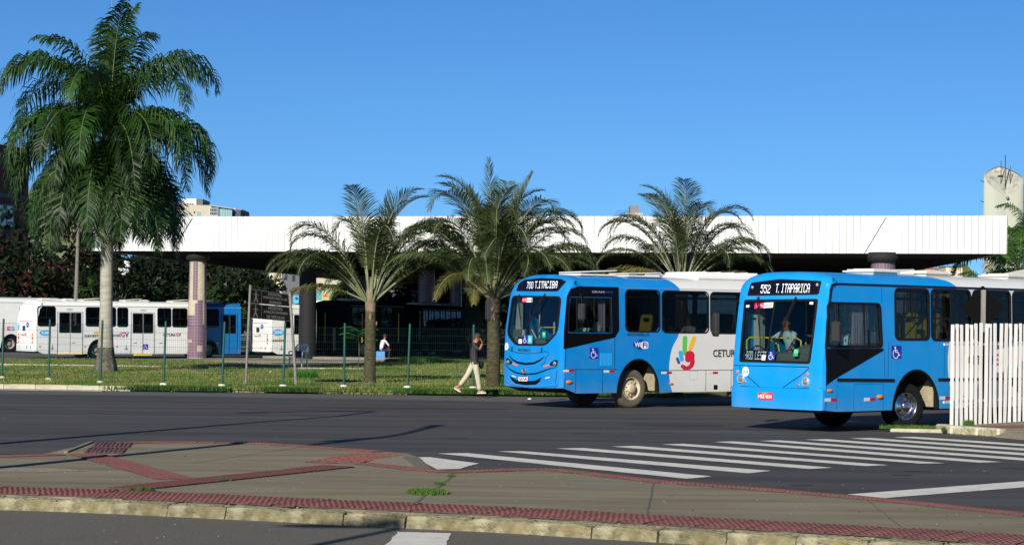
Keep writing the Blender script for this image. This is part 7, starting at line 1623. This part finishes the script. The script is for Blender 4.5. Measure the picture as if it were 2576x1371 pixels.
# what shows under the roof
for (px0, px1, d_, m_, yt, lab, wins_) in (
    (560, 632, 255, 'greywall', 672, 'grey blue house with small windows under the roof right of the tiled column', [(575, 690, 583, 698), (598, 688, 608, 700), (616, 690, 626, 702)]),
    (336, 416, 250, 'slate', 702, 'low bluish wall between the trees left of the tiled column', []),
    (676, 708, 262, 'cream', 684, 'cream house wall seen left of the first shaded column', []),
    (708, 752, 260, 'greywall', 686, 'shaded wall of the cream house painted grey, with two dark windows', [(716, 690, 722, 704), (734, 692, 742, 708)]),  # grey colour stands in for shade on the cream house's wall
    (786, 880, 262, 'beigewall', 697, 'long low beige house behind the billboard', [(800, 712, 812, 722)]),
    (1094, 1136, 236, 'whitewall', 738, 'white wall with palm shadows between two shaded columns', []),
    (1150, 1262, 240, 'cream', 745, 'cream wall with a small vent right of the thin shaded column', [(1169, 762, 1175, 775)]),
    (856, 1000, 270, 'slate', 735, 'dark bluish building behind the whitewashed palms', [(870, 745, 880, 755), (900, 745, 912, 756)])):
    root, W_, zt = building(px0, px1, d_, 0, m_, yt, lab)
    for (a, b, c, e) in wins_: bwin(root, at(a, d_)-at(px0, d_), zat(a, e, d_), at(c, d_)-at(px0, d_), zat(a, b, d_), 0, 'windark', 'cementframe', 1)
    block(root, -.2, -.25, zt, W_+.2, 10.2, zt+.25, M['cementframe'], 'roof')
# billboards
def board(px0, py0, px1, py1, d_, m_, label, cat='billboard'):
    x0, x1 = at(px0, d_), at(px1, d_); z0_, z1_ = zat(px0, py1, d_), zat(px0, py0, d_); root = empty('billboard', (x0, d_, 0), 0, label, cat); W_ = x1-x0
    block(root, 0, -.1, z0_, W_, 0, z1_, M[m_], 'panel')
    for x in (.1*W_, .85*W_): g = MB(); g.tube([(x, .06, 0), (x, .06, z0_+.3)], .06, 6); g.build('post', M['metal'], root)
    return root, W_, z0_, z1_
root, W_, a, b = board(792, 731, 829, 763, 215, 'winglass', 'teal and yellow billboard reading edan behind the shaded columns'); mf = lambda u, v, off=0: (u, -.1-off, v)
sheet('poster', [(W_*.48, a+.25*(b-a)), (W_*.97, a+.25*(b-a)), (W_*.97, b-.05), (W_*.48, b-.05)], mf, M['leafyellowp'] if 'leafyellowp' in M else mat('pale yellow poster', (.42, .44, .16), .7), root, off=.02, t=.01); text('poster_text', 'edan', mf, M['pink'], root, W_*.54, a+.5*(b-a), W_*.92, a+.75*(b-a), off=.03, bold=.02)
sheet('poster_strip', [(.03, a+.03), (W_*.97, a+.03), (W_*.97, a+.22*(b-a)), (.03, a+.22*(b-a))], mf, M['white'], root, off=.02, t=.01)
root, W_, a, b = board(738, 743, 751, 770, 212, 'cyan', 'small blue poster with a round dark badge left of the first shaded column'); sheet('badge', circ(W_*.6, a+.72*(b-a), W_*.3), mf, M['textdark'], root, off=.02, t=.01); sheet('green_edge', [(0.02, a), (W_-.02, a), (W_*.9, a+.15*(b-a)), (.1, a+.08*(b-a))], mf, M['signgreen'], root, off=.02, t=.01)
root, W_, a, b = board(1034, 730, 1046.5, 776, 214, 'navy', 'tall narrow dark blue poster reading VEN with a pink top'); sheet('pink_top', [(.02, a+.80*(b-a)), (W_-.02, a+.80*(b-a)), (W_-.02, b-.03), (.02, b-.03)], mf, M['pink'], root, off=.02, t=.01)
text('poster_text', 'VEN', mf, M['white'], root, .04, a+.64*(b-a), W_*.95, a+.76*(b-a), off=.02, bold=.02); text('poster_text', 'R$', mf, M['yellow'], root, W_*.2, a+.48*(b-a), W_*.9, a+.60*(b-a), off=.02, bold=.02); text('poster_text', 'GT', mf, M['white'], root, W_*.2, a+.32*(b-a), W_*.9, a+.44*(b-a), off=.02, bold=.02)
g = MB(); g.box(at(780, 208), 208, 0, at(1050, 208), 212, zat(900, 771, 208)); tag(g.build('raised_bank', M['lawn']), kind='structure')
# grey pole left of the palm
r_ = ray(186, 700); g = MB(); d_ = 140; x0 = at(187, d_); root = empty('utility_pole', (x0, d_, 0), 0, 'thin grey concrete pole behind the parked buses left of the tall palm', 'pole'); g.tube([(0, 0, 0), (.12, 0, 4), (.18, 0, 7.5)], [.16, .13, .09], 10); g.build('pole_shaft', M['polec'], root); g = MB(); g.box(-.3, -.05, 7.2, .6, .05, 7.3); g.build('crossarm', M['polec'], root)
# hillside brick houses seen over the 552 bus
for (px0, px1, d_, m_, yt, lab) in ((2326, 2352, 380, 'brick2', 676, 'orange brick house left of the hillside pair over the 552 bus'), (2352, 2378, 385, 'brick2', 678, 'orange brick house with dark openings in the middle of the hillside row'), (2378, 2420, 375, 'cream', 672, 'rough beige house at the right end of the hillside row')):
    root, W_, zt = building(px0, px1, d_, 0, m_, yt, lab, depth=6); bwin(root, W_*.3, zt-1.4, W_*.55, zt-.6, 0, 'windark', 'cementframe', 1); block(root, -.1, -.15, zt, W_+.1, 6.1, zt+.15, M['cementframe'], 'roof')
    g = MB(); [g.tube([(W_*f, 1, zt), (W_*f, 1, zt+.9)], .06, 5) for f in (.2, .5, .8)]; g.box(W_*.1, .5, zt+.9, W_*.9, 3, zt+1.0); g.build('canopy', M['rust'], root)
g = MB(); d_ = 400; g.add([(at(2250, d_), d_, 0), (at(2600, d_), d_, 0), (at(2600, d_), d_+60, 14), (at(2250, d_), d_+60, 9)], [(0, 1, 2, 3)]); tag(g.build('hill', M['lawn']), kind='structure')
# water tower
d_ = 300; cx = at(2520.5, d_); rw = 48.5/5830*d_; wt = empty('water_tower', (cx, d_, 0), 0, 'round concrete water tower with a slanted stained top and mast', 'water tower')
zp = lambda py: zat(2520, py, d_); N = 48; g = MB(); vs = []; zmid = (zp(462)+zp(412))/2
for k in range(N):
    a = 2*math.pi*k/N; back = math.sin(a)                            # +1 at the back, -1 towards the camera
    tri_ = 1-abs(abs((a % math.pi)-math.pi/2)/(math.pi/2))          # 1 at the front and back, 0 at the sides
    e_ = (.72*tri_+.28*math.sin(tri_*math.pi/2))
    zt = zp(447)+(zp(415)-zp(447))*(e_ if back > 0 else 0)+(zp(497)-zp(447))*(e_ if back < 0 else 0)
    vs.append((rw*math.cos(a), rw*math.sin(a), zt))
V = [(x, y, 0) for x, y, z in vs]+vs+[(x*.93, y*.93, z-.02) for x, y, z in vs]; F = [(k, (k+1) % N, N+(k+1) % N, N+k) for k in range(N)]+[(N+k, N+(k+1) % N, 2*N+(k+1) % N, 2*N+k) for k in range(N)]
g.add(V, F, True); g.build('wall', M['tank'], wt)
g = MB(); V = [(x*.935, y*.935, z-.10) for x, y, z in vs]+[(0, 0, zp(456))]; g.add(V, [(k, (k+1) % N, N) for k in range(N)]); g.build('slanted_top', M['tankdark'], wt)
g = MB(); g.tube([(0, -1.2, zp(497)), (0, -1.0, zp(392))], .07, 6); g.build('mast', M['rust'], wt)
for x in (-.45, .75): g = MB(); g.tube([(x, -.6, zp(480)), (x, -.6, zp(418 if x > 0 else 405))], .05, 6); g.build('pipe', M['rust'], wt)
g = MB(); g.tube([(-.45, -.6, zp(447)), (.75, -.6, zp(447))], .04, 5); g.build('pipe', M['rust'], wt)
g = MB(); g.ell((0, -rw-.2, zp(501)), .22, .2, .22); g.build('lamp', M['metal'], wt); g = MB(); g.box(-1.1, -.8, zp(431), -.5, -.5, zp(425)); g.build('junction_box', M['cream'], wt)
for sx, py in ((-1, 458), (-1, 509), (1, 509)): g = MB(); g.tube([(sx*rw*.98, 0, zp(py)), (sx*(rw+.45), 0, zp(py-2))], .06, 5); g.build('bracket', M['rust'], wt)
g = MB(); g.tube([(rw+.12, -.3, 0), (rw+.12, -.3, zp(462))], .06, 5); g.build('downpipe', M['rust'], wt)
# wires under the roof edge and the litter on the ground
g = MB(); g.tube([(at(-60, 138), 138, 6.6), (at(120, 138), 138, 6.4), (at(300, 137), 137, 5.9), (at(480, 135), 135, 5.3)], .015, 4); tag(g.build('cable', M['rubber']), 'thin black cable strung behind the trees on the left', 'cable')
for k, (dx, dy, m_, lab) in enumerate(((598*.2471+1650*.6779-148+0, 992, 'white', 'small white paper scrap on the road edge below the walking man'), (1332, 1005, 'white', 'white scrap on the road in front of the 700 bus'), (718, 1272, 'white', 'white scrap on the near road below the kerb'), (2036, 1036, 'poleyellow', 'small yellow scrap on the road in front of the 552 bus'), (680, 936, 'reflwhite', 'pale scrap of litter on the lawn near the black boards'))):
    v = G(dx, dy, .13 if k in (4,) else .01); g = MB(); g.ell((0, 0, .02), .06, .04, .025, 7, 5, smooth=False); o = g.build('litter', M[m_]); o.location = v; tag(o, lab, 'litter')

# wooded rise far behind the terminal
g = MB(); xs = [-95+5.5*k for k in range(22)]; V = []
for i, x in enumerate(xs):
    h = 8.2+1.6*math.sin(i*.9)+.9*math.sin(i*2.3); V += [(x, 288, -1), (x, 292, h*.8), (x, 300, h), (x, 330, h)]
g.add(V, [(4*i+j, 4*i+j+4, 4*i+j+5, 4*i+j+1) for i in range(len(xs)-1) for j in range(3)]); o = g.build('wooded_hill', M['leafdark']); o['kind'] = 'structure'
rg = random.Random(5); g = MB()
for i in range(9000):
    x = rg.uniform(-95, 20); z = rg.random()*11*(.75+.25*math.sin(x*.3)); q = Vector((x, 287-rg.random()*2+z*.5, z)); a = Vector((rg.gauss(0, 1), rg.gauss(0, 1), rg.gauss(0, 1))).normalized(); b_ = a.orthogonal().normalized(); s_ = rg.uniform(.3, .7)
    g.add([q-a*s_, q+b_*s_*.5, q+a*s_, q-b_*s_*.5], [(0, 1, 2, 3)])
tag(g.build('far_foliage', M['leafdark']), 'dark mass of foliage covering the rise far behind the terminal', 'foliage', kind='stuff')

# worn patch on the island, road repairs, grit and fallen leaves
def blobpoly(cx, cy, rx, ry, n=26, j=.25): return [(cx+rx*math.cos(2*math.pi*k/n)*(1+(rnd.random()-.5)*j), cy+ry*math.sin(2*math.pi*k/n)*(1+(rnd.random()-.5)*j)) for k in range(n)]
wm = mat('pale worn cement', (0.27, 0.25, 0.18), .95, var=6, col2=(0.20, 0.18, 0.115), bump=(30, .6, .01))
flat('worn_patch', blobpoly(-6.9, 31.6, 1.1, .45), .1535, wm, island, kind=None)
pm_ = mat('asphalt repair', (0.019, 0.019, 0.019), .9, var=8, col2=(0.03, 0.03, 0.029), bump=(60, .6, .01)); pl2 = mat('old pale asphalt', (0.062, 0.058, 0.050), .95, var=5, col2=(0.045, 0.043, 0.039), bump=(60, .6, .01))
for cx, cy, rx, ry, m_ in ((3.6, 50.5, 1.1, .5, pm_), (-2.5, 58, 2.4, .6, pm_), (7.2, 41.2, .35, .18, pm_), (6.3, 35.8, .22, .12, pm_), (5.9, 34.9, .16, .08, pm_), (8.1, 36.8, .3, .1, pm_), (1.5, 46.5, .3, .12, pm_), (-9, 55, 3, .7, pl2), (5.2, 47.2, 2.6, .55, pl2), (-1, 44, .22, .12, pm_), (3.2, 31.6, .22, .1, pm_), (4.1, 32.5, .16, .08, pm_)):
    flat('road_patch', blobpoly(cx, cy, rx, ry), .0045, m_, road, kind=None)
for pts in ([(-12, 47.5), (-6, 48.3), (0, 47.9), (6, 49.0)], [(-3, 54.2), (2, 54.8), (8, 57)], [(-14, 60.5), (-8, 61.4), (-2, 60.8)]):
    p2 = []
    for a, b in zip(pts, pts[1:]):
        for k in range(14): f = k/14; p2.append((a[0]+(b[0]-a[0])*f, a[1]+(b[1]-a[1])*f+(rnd.random()-.5)*.16))
    flat('road_crack', ribbon(p2, .035), .0052, pm_, road, kind=None)
g = MB()
for k in range(520):
    if k % 3: y = 22.6+rnd.random()*14; z = .155
    else: y = 20+rnd.random()*34; z = .008
    x = (rnd.random()-.5)*.46*y
    isl = inpoly(x, y, isl_near+isl_far); z = .157 if isl else .012
    if 22 < y < 28 and not isl and rnd.random() < .5: continue
    s_ = .003+.006*rnd.random()**3; g.add([(x-s_, y-s_, z-.003), (x+s_, y-s_, z-.003), (x, y+s_, z-.003), (x, y, z+s_)], [(0, 1, 3), (1, 2, 3), (2, 0, 3)])
tag(g.build('grit', mat('pale grit', (.24, .22, .17), .95)), 'loose pale grit scattered over the island paving and road', 'grit', kind='stuff')
g = MB()
for k in range(60):
    y = 23+rnd.random()*12; x = (rnd.random()-.5)*.44*y
    if not inpoly(x, y, isl_near+isl_far): continue
    a = rnd.random()*6.28; s_ = .012+.02*rnd.random(); g.add([(x-math.cos(a)*s_, y-math.sin(a)*s_, .160), (x-math.sin(a)*s_*.4, y+math.cos(a)*s_*.4, .168), (x+math.cos(a)*s_, y+math.sin(a)*s_, .162), (x+math.sin(a)*s_*.4, y-math.cos(a)*s_*.4, .158)], [(0, 1, 2, 3)])
tag(g.build('leaf_litter', mat('dry leaves', (.13, .08, .03), .9)), 'small dry brown leaves scattered on the island paving', 'leaves', kind='stuff')
